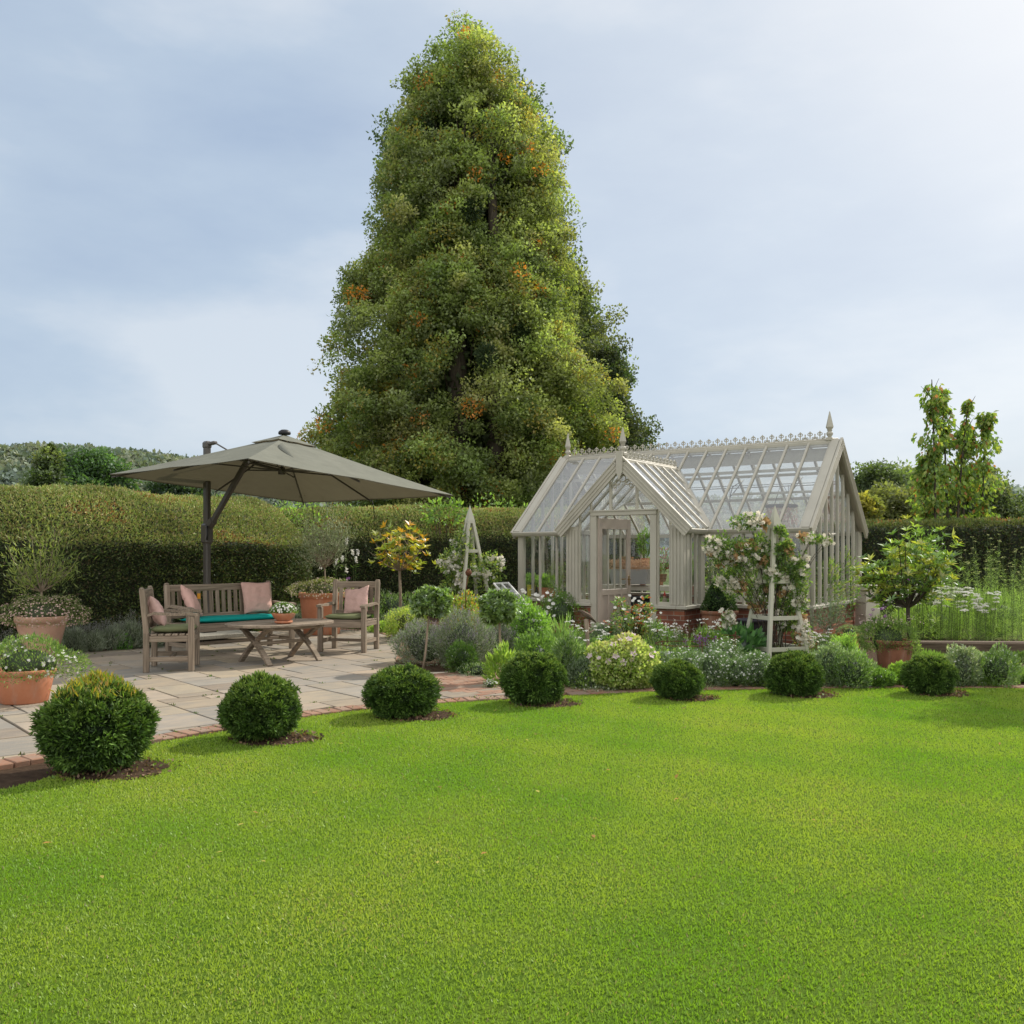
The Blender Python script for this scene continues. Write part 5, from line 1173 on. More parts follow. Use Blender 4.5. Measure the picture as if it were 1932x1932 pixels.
bush('seedling_yew', 'small dark green yew bush growing out of the front of the catmint', 'shrub', 872, 1276, 58, 62, [(.04, .085, .015), (.06, .11, .02)], 1500, .04, .3, .6, L3)
bush('edging_plant', 'low dark plants along the soil edge beneath the catmint', 'shrub', 905, 1280, 80, 26, DARKG + GREYG, 900, .03, .4, .4)
bush('choisya', 'yellow green choisya with orange tinted tips behind the catmint', 'shrub', 874, 1226, 84, 100, [(.20, .26, .05), (.28, .32, .06), (.42, .22, .05), (.12, .18, .04)], 2400, .055, .42, .8, w=[4, 3, 1.6, 3], amp=.3)
bush('choisya', 'orange tipped shrub just left of the right lollipop bay tree', 'shrub', 915, 1236, 60, 86, [(.2, .26, .05), (.46, .20, .05), (.14, .2, .05)], 1500, .055, .42, .8)
bush('white_alyssum', 'tiny white flowered plant by itself on the brick path', 'alyssum', 925, 1303, 26, 20, GREENS, 240, .02, .3, 1, fl=dict(n=50, s=.018, c=WHITE_))
bush('foxglove_leaves', 'bright lime leaved plant at the foot of the right lollipop bay tree', 'plant', 948, 1296, 58, 70, LIME, 620, .09, .2, 1.0, inner=.2, core=None)
# ---- centre: white flowers and greens
bush('phlox', 'bright green bush dotted with white flowers, left of the centre border', 'phlox', 997, 1250, 78, 116, [(.14, .25, .05), (.19, .31, .07), (.10, .18, .04)], 3300, .05, .38, .7, amp=.3, fl=[dict(n=26, s=.06, c=WHITE_, kind='head', low=-.2)])
bush('border_foliage', 'dark green leafy clump below the phlox, behind the middle yew ball', 'plant', 1010, 1290, 92, 90, GREENS, 2600, .05, .3, .8, amp=.3)
bush('border_foliage', 'mid green ferny clump right of the middle yew ball', 'plant', 1072, 1302, 56, 100, GREENS + GREYG, 2300, .06, .16, 1.0, amp=.35, core=(.02, .03, .012))
bush('border_foliage', 'low grey leaved clump left of the pink geranium, by the lawn', 'plant', 1096, 1304, 60, 62, GREYG, 1900, .04, .22, .9, LG, amp=.3)
bush('lime_plant', 'lime yellow leaved plant peeping over the middle yew ball', 'plant', 1045, 1278, 44, 44, LIME, 420, .07, .45, .5)
bush('iris_leaves', 'clump of narrow strap leaves left of the bird sculpture post', 'plant', 1062, 1262, 50, 80, [(.12, .2, .06), (.16, .24, .08)], 320, .20, .06, 1.6, inner=.1, core=None, low=-.9)
for i, (xv, yf, w, h_, n, s) in enumerate([(986, 1240, 46, 145, 13, 'left of the greenhouse corner'), (1030, 1236, 62, 116, 15, 'in front of the left glass wall'), (1173, 1250, 34, 126, 5, 'in front of the open door'), (1224, 1246, 60, 118, 12, 'in front of the porch right window'), (958, 1232, 44, 120, 8, 'beside the cold frame')]):
    upright('daisy_clump', 'tall stems of white daisies ' + s, 'daisies', xv, yf, w, h_, n, GREENS, dict(kind='daisy', s=.030, c=WHITE_), 'tall white daisies', .07, .16)
for i, (xv, yf, w, h_, lab) in enumerate([(1062, 1212, 92, 84, 'terracotta pot of bushy green foliage with tiny white flowers left of the door'), (1258, 1212, 66, 74, 'terracotta pot of dense green foliage right of the greenhouse door')]):
    Y = CAMH * F / (yf - HY); x = (xv - CX) / F * Y; e = empty('planter', (x, Y, 0)); tag(e, lab, 'planter'); pot(e, .24, .34, TERRAO, .05); hh = h_ / F * Y; rr = w / 2 / F * Y
    lf = LF(); p, nn = mound(lf, (0, 0, .34 + (hh - .34) * .3), (rr, rr * .8, (hh - .34) * .85), 3400, .04, .3, GREENS + [(.15, .25, .06)], up=.8, amp=.3, low=-.5); lf.build('foliage', L1, e)
    g = LF(); i_ = rng.choice(len(p), 130); blossoms(g, p[i_] + [0, 0, .01], nn[i_] + [0, -.5, .3], .022, WHITE_); g.build('flowers', PET, e)
Y = 14.7; x = (1050 - CX) / F * Y; bush('shrub', 'small leaved green shrub against the left glass wall of the greenhouse', 'shrub', 1054, 1206, 52, 110, [(.07, .12, .04), (.10, .16, .05)], 1900, .035, .3, .8, amp=.3, fl=dict(n=60, s=.02, c=WHITE_))
# bird sculpture on a post
px_, py_ = G(1108, 1262); e = empty('bird_sculpture', (px_, py_, 0)); tag(e, 'carved wooden bird perched on a pale driftwood post in the border', 'sculpture')
m = MB(); z1 = ZZ(1168, py_); m.tube([(0.01, 0, -.05), (.012, 0, .25), (-.004, 0, .45), (-.012, .01, z1)], [.034, .03, .028, .034], 9); m.tube([(0, 0, z1 * .7), (.09, 0, z1 * .78)], [.016, .006], 6); m.build('post', BARKL, e)
m = MB(); m.tube([(.12, 0, z1 - .05), (.07, 0, z1 - .005), (.02, 0, z1 + .04), (-.035, 0, z1 + .07), (-.075, 0, z1 + .10), (-.095, 0, z1 + .11)], [.006, .018, .034, .032, .022, .010], 10); m.tube([(.0, 0, z1 + .02), (-.005, 0, z1 - .02)], .012, 5); m.build('body', OLDW, e)
m = MB(); m.tube([(-.09, 0, z1 + .112), (-.115, 0, z1 + .108), (-.14, 0, z1 + .100)], [.012, .008, .002], 6); m.build('beak', BARK, e)
for s in (-1, 1): m = MB(); m.tube([(-.03, s * .025, z1 + .06), (.04, s * .032, z1 + .025), (.11, s * .018, z1 - .03)], [.010, .020, .004], 6, flat=.5); m.build('wing', BARK, e)
# red-tinted rhododendron-like shrub
Y = CAMH * F / (1246 - HY); x = (1192 - CX) / F * Y; e = empty('red_shrub', (x, Y, 0)); tag(e, 'open shrub with green, yellow and orange red leaves in front of the door', 'shrub')
m = MB(); lf = LF()
for k in range(15):
    a = k * 2.4; t = Vector((math.cos(a) * rng.uniform(.12, .33), math.sin(a) * .26, rng.uniform(.42, .80))); m.tube(curve_pts((0, 0, 0), (t.x * .3, t.y * .3, t.z * .55), t, 4), [.022, .016, .011, .008, .005], 5, False)
    for j in range(5):
        c = np.array(t) * rng.uniform(.72, 1.08) + rng.normal(size=3) * .05; n = 16; an = rng.uniform(0, 6.28, n); col = cmix(n, [(.14, .24, .05), (.22, .30, .05), (.42, .12, .04), (.50, .22, .05), (.12, .19, .05)], [4, 3, 2.2 if t.x > 0 else .6, 1.6 if t.x > 0 else .5, 3])
        lf.leaves(np.tile(c, (n, 1)) + rng.normal(size=(n, 3)) * .018, np.c_[np.cos(an), np.sin(an), rng.uniform(-.1, .9, n)], .075 * rng.uniform(.6, 1.2, n), .36, col)
m.build('branches', BARK, e); lf.build('foliage', L2, e)
bush('border_foliage', 'mixed green plants with little white stars right of the red shrub', 'plant', 1235, 1248, 60, 70, GREENS, 1900, .035, .4, .6, fl=dict(n=200, s=.022, c=WHITE_, low=-.3))
bush('border_foliage', 'broad dark leaves below the red shrub, behind the geranium', 'plant', 1142, 1262, 80, 52, GREENS, 1500, .06, .4, .7)
bush('border_foliage', 'blue grey leafy clump right of the driftwood post', 'plant', 1136, 1246, 66, 66, GREYG, 1700, .06, .2, .9, LG)
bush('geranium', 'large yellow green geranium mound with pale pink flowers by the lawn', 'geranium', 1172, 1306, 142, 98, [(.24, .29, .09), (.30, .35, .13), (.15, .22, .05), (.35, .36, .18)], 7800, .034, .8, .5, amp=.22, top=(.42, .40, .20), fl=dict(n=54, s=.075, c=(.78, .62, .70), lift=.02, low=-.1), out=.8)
for i, (xv, yf, w, h_, n, lab) in enumerate([(1262, 1262, 54, 92, 16, 'between the geranium and the porch'), (1336, 1258, 70, 88, 18, 'below the potted box cone'), (1128, 1262, 54, 92, 16, 'beside the driftwood post'), (1226, 1252, 46, 96, 12, 'beneath the red leaved shrub'), (1546, 1262, 50, 78, 12, 'at the foot of the downpipe'), (1085, 1268, 50, 96, 14, 'left of the driftwood post')]):
    upright('white_aster', 'airy branching asters with small white stars ' + lab, 'flowers', xv, yf, w, h_, n, GREENS + GREYG, dict(kind='umbel', s=.035, c=WHITE_, m=9), 'airy white asters', .06, .16, nl=34)
# metal hoop supports
def hoop(xv, yf, r, h_, lab, z=.0):
    x, y = G(xv, yf); e = empty('plant_support', (x, y, 0)); tag(e, lab, 'plant support', 'rusty hoop plant supports'); m = MB(); m.tube([(r * math.cos(t), r * math.sin(t), h_) for t in np.linspace(0, 6.2832, 26)], .006, 5, False); m.build('ring', RUST, e)
    for t in (.4, 2.0, 3.7, 5.3): m = MB(); m.tube([(r * math.cos(t), r * math.sin(t), -.02), (r * math.cos(t), r * math.sin(t), h_ + .04)], .006, 5); m.lathe([(.001, h_ + .03), (.014, h_ + .045), (.001, h_ + .06)], (r * math.cos(t), r * math.sin(t), 0), 8); m.build('leg', RUST, e)
hoop(1288, 1268, .34, .36, 'rusty hoop support right of the pink geranium'); hoop(1352, 1262, .30, .42, 'rusty hoop support below the potted box cone')
# plants right of the geranium
upright('linaria', 'slender white and pink flower spikes in front of the porch corner', 'flowers', 1290, 1264, 90, 98, 13, GREYG, dict(kind='spike', s=.10, c=(.66, .56, .54), m=8, fs=.022), leaf=.05)
upright('salvia', 'purple flower spikes inside the rusty hoops', 'flowers', 1318, 1272, 80, 78, 9, GREYG, dict(kind='spike', s=.09, c=PURP_, m=16, fs=.022), leaf=.05)
bush('candytuft', 'white candytuft heads beside the pink geranium', 'candytuft', 1252, 1282, 44, 46, GREYG, 700, .04, .3, .8, LG, fl=dict(n=26, s=.055, c=(.78, .80, .82), kind='head', low=.0))
cands = [(1296, 1296, 74, 66, 'behind the small yew ball'), (1342, 1300, 66, 72, 'between the two right-hand yew balls, tallest'), (1388, 1301, 66, 60, 'low, near the lawn by the obelisk foot'), (1428, 1300, 56, 66, 'beside the yew ball under the obelisk'), (1362, 1278, 90, 66, 'further back, below the dark glossy leaves')]
for xv, yf, w, h_, s in cands:
    bush('snow_daisy', 'grey green plant starred with tiny white flowers, ' + s, 'plant', xv, yf, w, h_, GREYG + GREENS, 2300, .034, .22, 1.0, LG, amp=.35, fl=dict(n=120, s=.024, c=WHITE_, low=-.3, lift=.03), group='grey plants with tiny white flowers')
bush('hosta', 'dark glossy broad leaves in front of the brick wall', 'hosta', 1397, 1252, 84, 62, [(.05, .12, .035), (.07, .16, .05), (.09, .19, .06)], 330, .15, .62, .4, L2, amp=.2)
bush('border_foliage', 'green stems filling the gap below the potted box cone', 'plant', 1340, 1262, 70, 72, GREENS + LIME, 1900, .07, .14, 1.3, amp=.35)
bush('border_foliage', 'grey green carpet behind the small yew ball', 'plant', 1290, 1258, 84, 40, GREYG, 1500, .04, .2, 1, LG)
# potted box cone and neighbours
def potted(name, label, xv, yf, wv, hv, fo, mat=TERRAO, fmat=None, taper=.78, rim=.06, cat='planter'):
    Yf = CAMH * F / (yf - HY); r = wv / 2 / F * Yf; Y = Yf + r; x = (xv - CX) / F * Y; h_ = hv / F * Yf; e = empty(name, (x, Y, 0)); tag(e, label, cat); pot(e, r, h_, mat, rim, taper); lf = LF(); fo(lf, r, h_); lf.build('foliage', fmat or L1, e); return e
def fo_cone(lf, r, h_):
    n = 5200; t = rng.random(n) ** .7; z = h_ - .02 + .52 * t; rr = (.265 * (1 - t) ** .75 + .03) * rng.uniform(.75, 1.05, n); a = rng.uniform(0, 6.28, n); d = np.c_[np.cos(a), np.sin(a), np.full(n, .3)]
    lf.leaves(np.c_[rr * np.cos(a), rr * np.sin(a), z], d + rng.normal(size=(n, 3)) * .6, .034, .5, cmix(n, [(.045, .085, .025), (.07, .12, .03), (.03, .06, .02)], None, .3)); lf.blob((0, 0, h_ + .15), (.18, .18, .24), (.012, .02, .008))
potted('planter', 'large old terracotta pot with a clipped box cone beside the porch', 1357, 1228, 72, 74, fo_cone, TERRAO, L3)
bx_, by_2 = XY(1424, 13.9)
e = empty('planter', (bx_, by_2, 0)); tag(e, 'tall dark glazed pot half hidden by the rose obelisk', 'planter'); pot(e, .27, .52, surf('dark_glaze', lambda nt, tc, g: ((.035, .028, .04), None), .3), .05, .7)
def fo_spill(lf, r, h_):
    mound(lf, (-.08, 0, h_ - .02), (r * 1.5, r * 1.15, .30), 4200, .035, .3, [(.15, .23, .06), (.22, .30, .09), (.11, .17, .05)], up=.5, low=-.5, amp=.35, core=(.03, .045, .015))
    n = 120; b = rng.normal(size=(n, 3)) * [r * .8, r * .6, .04] + [-.05, 0, h_ + .24]; blossoms(lf, b, rng.normal(size=(n, 3)) * .4 + [0, -.4, .8], .022, (.65, .5, .52))
potted('planter', 'big weathered terracotta pot with trailing green foliage, right of the greenhouse', 1687, 1266, 72, 56, fo_spill, TERRAO, taper=.8)
def fo_small(lf, r, h_): mound(lf, (0, 0, h_), (r * 1.05, r, .12), 900, .03, .35, GREYG, up=.6, low=-.2)
potted('planter', 'small square-shouldered terracotta pot by the gable brickwork', 1602, 1222, 46, 26, fo_small, TERRA, taper=.85)
potted('planter', 'low wide terracotta dish at the foot of the downpipe', 1555, 1232, 62, 18, fo_small, TERRA, taper=.8, rim=.04)
def olive(name, label, xv, Y, zb_, trunk, rx, rz, n, cols, ls, asp, spread=14, mat=None, ros=0, base_mb=None, bare=.25, group=None, cat='tree', bark=None, tw=.016, zlift=0, e=None, oo=(0, 0)):
    x = (xv - CX) / F * Y
    if e is None: e = empty(name, (x, Y, 0)); tag(e, label, cat, group)
    m = MB(); m.tube([(oo[0], oo[1], zb_), (oo[0] + .015, oo[1], zb_ + trunk * .5), (oo[0], oo[1], zb_ + trunk)], [tw * 1.25, tw, tw * .95], 9); m.build('trunk', bark or BARKL, e); m = MB(); lf = LF(); top = np.array([oo[0], oo[1], zb_ + trunk])
    for k in range(spread):
        a = k * 2.39996; el = rng.uniform(.25, 1.0); q = rng.uniform(.6, 1.0); t = top + np.array([math.cos(a) * rx * q * math.cos(el * .9), math.sin(a) * rx * q * math.cos(el * .9), rz * (.05 + 1.25 * el * q + rng.uniform(-.1, .35))]); c = top * .5 + t * .5 + [0, 0, -.04]; c[2] = top[2] + (t[2] - top[2]) * .32; c[:2] = top[:2] + (t[:2] - top[:2]) * .7
        pts = curve_pts(top, c, t, 6); m.tube(pts, [tw * .55, tw * .45, tw * .4, tw * .3, tw * .22, tw * .18, tw * .1], 5, False)
        nn = n // spread; s = bare + (1 - bare) * rng.random(nn) ** .6; P_ = np.array([pts[min(5, int(u * 6))].lerp(pts[min(6, int(u * 6) + 1)], u * 6 - int(u * 6)) for u in s]); j = rng.normal(size=(nn, 3)) * np.array([rx, rx, rz * 1.2]) * .19 * s[:, None]
        if ros: m_ = nn // ros; rosettes(lf, (P_ + j)[:m_], rng.normal(size=(m_, 3)) * .3 + nrm(t - top) * .5 + [0, 0, .7], ls, asp, cmix(m_, cols), ros, 1.3)
        else: lf.leaves(P_ + j, rng.normal(size=(nn, 3)) * .6 + nrm(t - top) * .6 + [0, 0, .35], ls * rng.uniform(.6, 1.3, nn), asp, cmix(nn, cols))
        for _ in range(3):
            u = rng.integers(2, 6); b = pts[u]; q2 = b + Vector(rng.normal(size=3)) * rx * .22 + Vector((0, 0, rz * .12)); m.tube([b, q2], [tw * .16, tw * .07], 3, False)
    m.build('branches', bark or BARKL, e); lf.build('crown', mat or L1, e); return e
olive('olive_tree', 'thin grey green olive shrub in front of the gable brick wall', 1562, 13.75, .0, .36, .36, .36, 900, GREYG, .06, .2, 12, LG, cat='shrub')
bush('border_foliage', 'white flowered low foliage under the gable, beside the downpipe', 'plant', 1572, 1246, 70, 44, GREENS, 1000, .04, .3, .7, fl=dict(n=60, s=.022, c=WHITE_))
# right group
for xv, yf, w, h_, cols, s, fl in [(1566, 1300, 62, 84, GREYG, 'grey green self sown clump right of the yew ball under the obelisk', dict(n=30, s=.02, c=WHITE_)), (1606, 1303, 86, 70, GREYG + GREENS, 'soft green mound at the lawn edge left of the big terracotta pot', None), (1598, 1290, 64, 92, [(.18, .3, .06), (.25, .36, .08), (.13, .22, .05)], 'bright green leafy sage-like bush left of the big terracotta pot', None), (1650, 1300, 70, 34, GREENS, 'low green carpet in front of the big terracotta pot', dict(n=40, s=.02, c=WHITE_)), (1700, 1296, 46, 40, LIME, 'tiny light green seedlings left of the furthest right yew ball', None),
                                (1818, 1300, 62, 84, SILVER + GREYG, 'silver leaved clump right of the furthest right yew ball', dict(n=60, s=.022, c=WHITE_)), (1880, 1300, 84, 76, GREYG + GREENS, 'green border plants at the far right edge of the lawn', dict(n=60, s=.022, c=WHITE_))]:
    bush('border_plant', s, 'plant', xv, yf, w, h_, cols, 2200, .038, .32, .9, None, fl, amp=.35)
# sleeper edging log
e = empty('timber_sleeper', (*XY(1830, 13.3), 0), -.06); tag(e, 'weathered timber sleeper retaining the raised bed on the right', 'sleeper'); m = MB(); m.box(-1.0, 1.9, -.11, .11, -.02, .24, .02); m.build('sleeper_body', OLDW, e)
# fennel and ammi drift
for i, (xv, yf, w, h_, n, s) in enumerate([(1790, 1216, 74, 172, 24, 'behind the small glossy tree'), (1850, 1218, 84, 208, 28, 'tallest, at the right edge of the photo'), (1912, 1220, 80, 200, 26, 'furthest right')]):
    upright('fennel', 'feathery pale green fennel ' + s, 'fennel', xv, yf, w, h_, n, [(.28, .40, .13), (.34, .46, .17), (.2, .3, .09)], dict(kind='umbel', s=.03, c=(.42, .46, .16), m=8), 'feathery fennel clumps', .10, .045, nl=120)
for i, (xv, yf, w, h_, n, s) in enumerate([(1700, 1212, 56, 92, 26, 'left, behind the tree trunk'), (1746, 1214, 62, 106, 32, 'middle, right of the tree trunk'), (1796, 1216, 60, 98, 28, 'right, in front of the fennel'), (1848, 1220, 60, 92, 24, 'far right, beyond the photo edge plants')]):
    upright('garlic_chives', 'drift of flat white flower heads on thin stems, ' + s, 'flowers', xv, yf, w * 1.15, h_ * 1.12, int(n * 1.5), [(.22, .34, .08), (.28, .4, .11)], dict(kind='umbel', s=.05, c=WHITE_, m=22), 'white flat-headed flower drift', .16, .05, nl=12)
for i, (xv, yf, w, h_, n, s) in enumerate([(1660, 1216, 44, 82, 9, 'beside the beehive'), (1706, 1208, 60, 130, 8, 'rising through the glossy tree')]):
    upright('verbena', 'airy purple verbena on wiry stems ' + s, 'verbena', xv, yf, w, h_, n, [(.10, .16, .05)], dict(kind='ball', s=.022, c=(.34, .16, .42)), 'purple verbena', .05, .1, nl=6)
bush('white_rose', 'white flowering shrub behind the top of the small glossy tree', 'shrub', 1742, 1180, 110, 170, GREENS, 3000, .06, .4, .6, fl=dict(n=60, s=.085, c=WHITE_, low=-.1), amp=.3)
bush('border_foliage', 'grassy green growth behind the timber sleeper', 'plant', 1760, 1208, 140, 60, [(.14, .23, .05), (.19, .28, .07)], 2600, .12, .06, 1.6, amp=.3, inner=.2)
bush('border_foliage', 'green growth filling the raised bed at the far right edge', 'plant', 1880, 1212, 150, 90, [(.12, .2, .05), (.17, .25, .07)], 3200, .10, .08, 1.5, amp=.3, inner=.2)
bush('border_foliage', 'loose twiggy plants between the beehive and the big pot', 'plant', 1668, 1206, 60, 48, GREYG, 900, .05, .2, 1, inner=.2)
# ---- left side pots
Y = 13.0; x = (78 - CX) / F * Y; e = empty('planter', (x, Y, PZ)); tag(e, 'tall pale terracotta pot with an oleander tree and pink white daisies at the left edge', 'planter'); pot(e, .345, .60, TERRAP, .09, .58)
lf = LF(); p, nn = mound(lf, (.05, -.02, .62), (.55, .48, .26), 4200, .03, .22, [(.17, .22, .08), (.24, .26, .12), (.12, .17, .05)], up=.5, low=-.55, amp=.3, core=(.04, .05, .025)); lf.build('foliage', L1, e); g = LF(); i_ = rng.choice(len(p), 700); blossoms(g, p[i_] + nn[i_] * .02, nn[i_] + [0, -.4, .3], .026, (.72, .52, .46), jit=.3); g.build('flowers', PET, e)
olive('x', '', 78, Y, .60, .34, .58, .66, 1300, [(.20, .25, .07), (.27, .31, .09), (.13, .18, .05)], .085, .17, 16, L1, e=e)
Y = 9.2; x = (46 - CX) / F * Y; e = empty('planter', (x, Y, PZ)); tag(e, 'low terracotta pot of white flowers behind the largest yew ball', 'planter'); pot(e, .29, .33, TERRA, .05, .75)
lf = LF(); p, nn = mound(lf, (.06, 0, .36), (.50, .42, .26), 4400, .034, .28, GREENS + [(.2, .26, .08)], up=.6, low=-.5, amp=.35); lf.build('foliage', L1, e); g = LF(); i_ = rng.choice(len(p), 130); blossoms(g, p[i_] + nn[i_] * .01, nn[i_] + [0, -.4, .3], .034, WHITE_); g.build('flowers', PET, e)
# mixed low ground cover knitting the border together
def cover():
    lf = LF(); reg = [(.75, 10.0), (1.45, 10.15), (2.75, 10.33), (4.2, 10.42), (5.2, 10.42), (9, 10.3), (9, 12.6), (6.2, 13.3), (4.6, 13.6), (3.2, 14.0), (2.2, 14.2), (1.3, 14.6), (.3, 14.6), (-.1, 13.2), (.2, 11.6), (.7, 10.9)]
    fam = [((.12, .20, .05), .05, .3, .9), ((.18, .27, .07), .04, .45, .5), ((.19, .24, .14), .045, .2, 1.1), ((.26, .34, .09), .035, .6, .4), ((.09, .15, .04), .06, .35, .8), ((.15, .24, .06), .10, .09, 1.6), ((.22, .27, .18), .03, .25, 1.0)]
    wp = []
    for _ in range(560):
        x = rng.uniform(-.2, 9); y = rng.uniform(10, 14.7)
        if not inpoly(np.array([x]), np.array([y]), reg)[0] or (4.35 < x < 5.7 and y > 10.9): continue
        lowz = .35 if (2.9 < x < 4.3 and y > 10.9) or x > 4.3 else 1
        c, ls, asp, up = fam[rng.integers(0, len(fam))]; r = rng.uniform(.10, .26); h_ = rng.uniform(.12, .46) * (1 if y > 10.9 else .5) * lowz; n = int(360 * r / .18); d = rdir(n); d[:, 2] = abs(d[:, 2]); p = np.array([x, y, .01]) + d * [r, r, h_] * (rng.random((n, 1)) ** .4)
        lf.leaves(p, d * .6 + rng.normal(size=(n, 3)) * .5 + [0, 0, up], ls * rng.uniform(.6, 1.3, n), asp, cmix(n, [c], None, .3))
        if rng.random() < .5: i = rng.choice(n, 20); wp.append(p[i] + [0, 0, .02])
    wp = np.concatenate(wp); blossoms(lf, wp, rng.normal(size=wp.shape) * .5 + [0, -.5, .7], .024, np.array([.66, .66, .63])); return lf
tag(cover().build('ground_cover', L1), 'low mixed ground cover filling the flower border', 'ground cover', None, 'stuff')
# ---- large olive pot
Y = 17.0; x = (607 - CX) / F * Y; e = empty('planter', (x, Y, PZ)); tag(e, 'large terracotta pot with an olive tree and frothy small daisies behind the chairs', 'planter'); pot(e, .42, .76, TERRA, .10, .78)
lf = LF(); p, nn = mound(lf, (0, 0, .78), (.60, .5, .24), 4200, .03, .2, [(.20, .24, .09), (.28, .27, .12), (.15, .18, .06)], up=.8, low=-.35, amp=.3, core=(.04, .05, .02)); lf.build('foliage', L1, e); g = LF(); i_ = rng.choice(len(p), 520); blossoms(g, p[i_] + nn[i_] * .02, nn[i_] + [0, -.4, .3], .028, (.74, .62, .54), jit=.25); g.build('flowers', PET, e)
olive('x', '', 607, Y,   .76, .46, .56, .86, 3000, [(.21, .24, .14), (.28, .31, .2), (.15, .18, .09)], .07, .17, 26, LG, bare=.45, e=e, oo=(.05, 0))
upright('gaura', 'tall white gaura wands with purple verbena between the olive pot and the armchair', 'flowers', 650, 1190, 92, 172, 9, [(.16, .28, .06), (.2, .33, .08)], dict(kind='spike', s=.10, c=WHITE_, m=12, fs=.05), None, .16, .1, nl=7)
upright('verbena', 'purple verbena behind the right-hand armchair back', 'verbena', 672, 1194, 50, 108, 7, [(.10, .16, .05)], dict(kind='ball', s=.025, c=(.36, .17, .42)), None, .05, .1, nl=6)
bush('border_foliage', 'dark green foliage at the hedge foot behind the right-hand armchair', 'plant', 690, 1188, 70, 54, GREENS, 1000, .06, .2, 1)
bush('border_foliage', 'sparse grey plants at the hedge foot between the bench and the large pot', 'plant', 560, 1192, 70, 44, GREYG, 1100, .05, .2, 1, LG)
# ---- small yellow tree and lollipop bays
olive('magnolia_tree', 'small standard tree with yellow and orange leaves against the dark hedge', 754, 18.6, 0, 1.16, .66, .72, 900, [(.44, .40, .045), (.34, .36, .05), (.26, .31, .05), (.55, .30, .035), (.2, .26, .05)], .14, .34, 17, ros=6, mat=L2, bare=.25, tw=.03, bark=BARKL)
def lolly(label, xv, yf, topy, wv, boty, e=None):
    Y = CAMH * F / (yf - HY); x = (xv[1] - CX) / F * Y; e = empty('bay_tree', (x, Y, .0)); tag(e, label, 'bay tree', 'lollipop bay trees'); dx = (xv[0] - xv[1]) / F * Y; z0, z1 = ZZ(boty, Y), ZZ(topy, Y); r = wv / 2 / F * Y; cz = (z0 + z1) / 2
    m = MB(); m.tube([(0, 0, -.02), (dx * .3 + .01, 0, cz * .3), (dx * .65 - .008, 0, cz * .6), (dx, 0, cz)], [.018, .015, .014, .012], 8); m.build('trunk', BARKL, e)
    lf = LF(); mound(lf, (dx, 0, cz), (r, r * .95, (z1 - z0) / 2), 3000, .075, .32, [(.11, .18, .045), (.15, .24, .06), (.20, .29, .08), (.08, .13, .035)], up=.6, low=-.85, amp=.2, rnd=.8, inner=.3, k=14, sharp=14, ros=7); lf.build('crown', L2, e)
lolly('left-hand lollipop bay tree, standing before the large catmint mound', (813, 797), 1267, 1106, 68, 1168)
lolly('right-hand lollipop bay tree, rising beside the middle yew ball', (942, 949), 1288, 1115, 64, 1182)
# ---- right small glossy tree
e = olive('glossy_tree', 'small standard tree with glossy light green leaves on the right', 1713, 12.35, 0, .78, .72, .80, 2700, [(.17, .27, .06), (.28, .37, .08), (.11, .19, .045), (.36, .37, .07)], .11, .28, 26, ros=7, mat=L2, bare=.3, tw=.027, bark=BARK, oo=(0, 0))
# ---- obelisks
def obelisk(label, fc, side, ang, topz, rungs, foot=0.0):
    d1 = (math.cos(ang), math.sin(ang)); d2 = (-math.sin(ang), math.cos(ang)); C = [fc, (fc[0] + d1[0] * side, fc[1] + d1[1] * side), (fc[0] + (d1[0] + d2[0]) * side, fc[1] + (d1[1] + d2[1]) * side), (fc[0] + d2[0] * side, fc[1] + d2[1] * side)]
    cx, cy = sum(c[0] for c in C) / 4, sum(c[1] for c in C) / 4; e = empty('obelisk', (cx, cy, 0)); tag(e, label, 'obelisk'); zt = topz - .30; tw = .07
    K = [Vector((c[0] - cx, c[1] - cy, 0)) for c in C]; T = [Vector((k.x * tw / (side / 1.414) * .8, k.y * tw / (side / 1.414) * .8, zt)) for k in K]
    for k, t in zip(K, T): m = MB(); m.bar(k, t, .058, .05, Vector((d1[0], d1[1], 0)), .004); m.build('leg', GREENP, e)
    for z in rungs:
        m = MB()
        for i in range(4):
            a = K[i].lerp(T[i], z / zt); b = K[(i + 1) % 4].lerp(T[(i + 1) % 4], z / zt); m.bar(a, b, .026, .058, (0, 0, 1), .003)
        m.build('rung', GREENP, e)
    m = MB(); h = tw * 1.02; q = [Vector((d1[0] * s + d2[0] * t, d1[1] * s + d2[1] * t, 0)) * h for s, t in ((-1, -1), (1, -1), (1, 1), (-1, 1))]
    vs = [p + Vector((0, 0, zt - .03)) for p in q] + [p * .95 + Vector((0, 0, zt + .02)) for p in q] + [Vector((0, 0, topz))]
    m.add(vs, [(0, 1, 5, 4), (1, 2, 6, 5), (2, 3, 7, 6), (3, 0, 4, 7), (4, 5, 8), (5, 6, 8), (6, 7, 8), (7, 4, 8), (3, 2, 1, 0)]); m.build('cap', GREENP, e); return e, cx, cy
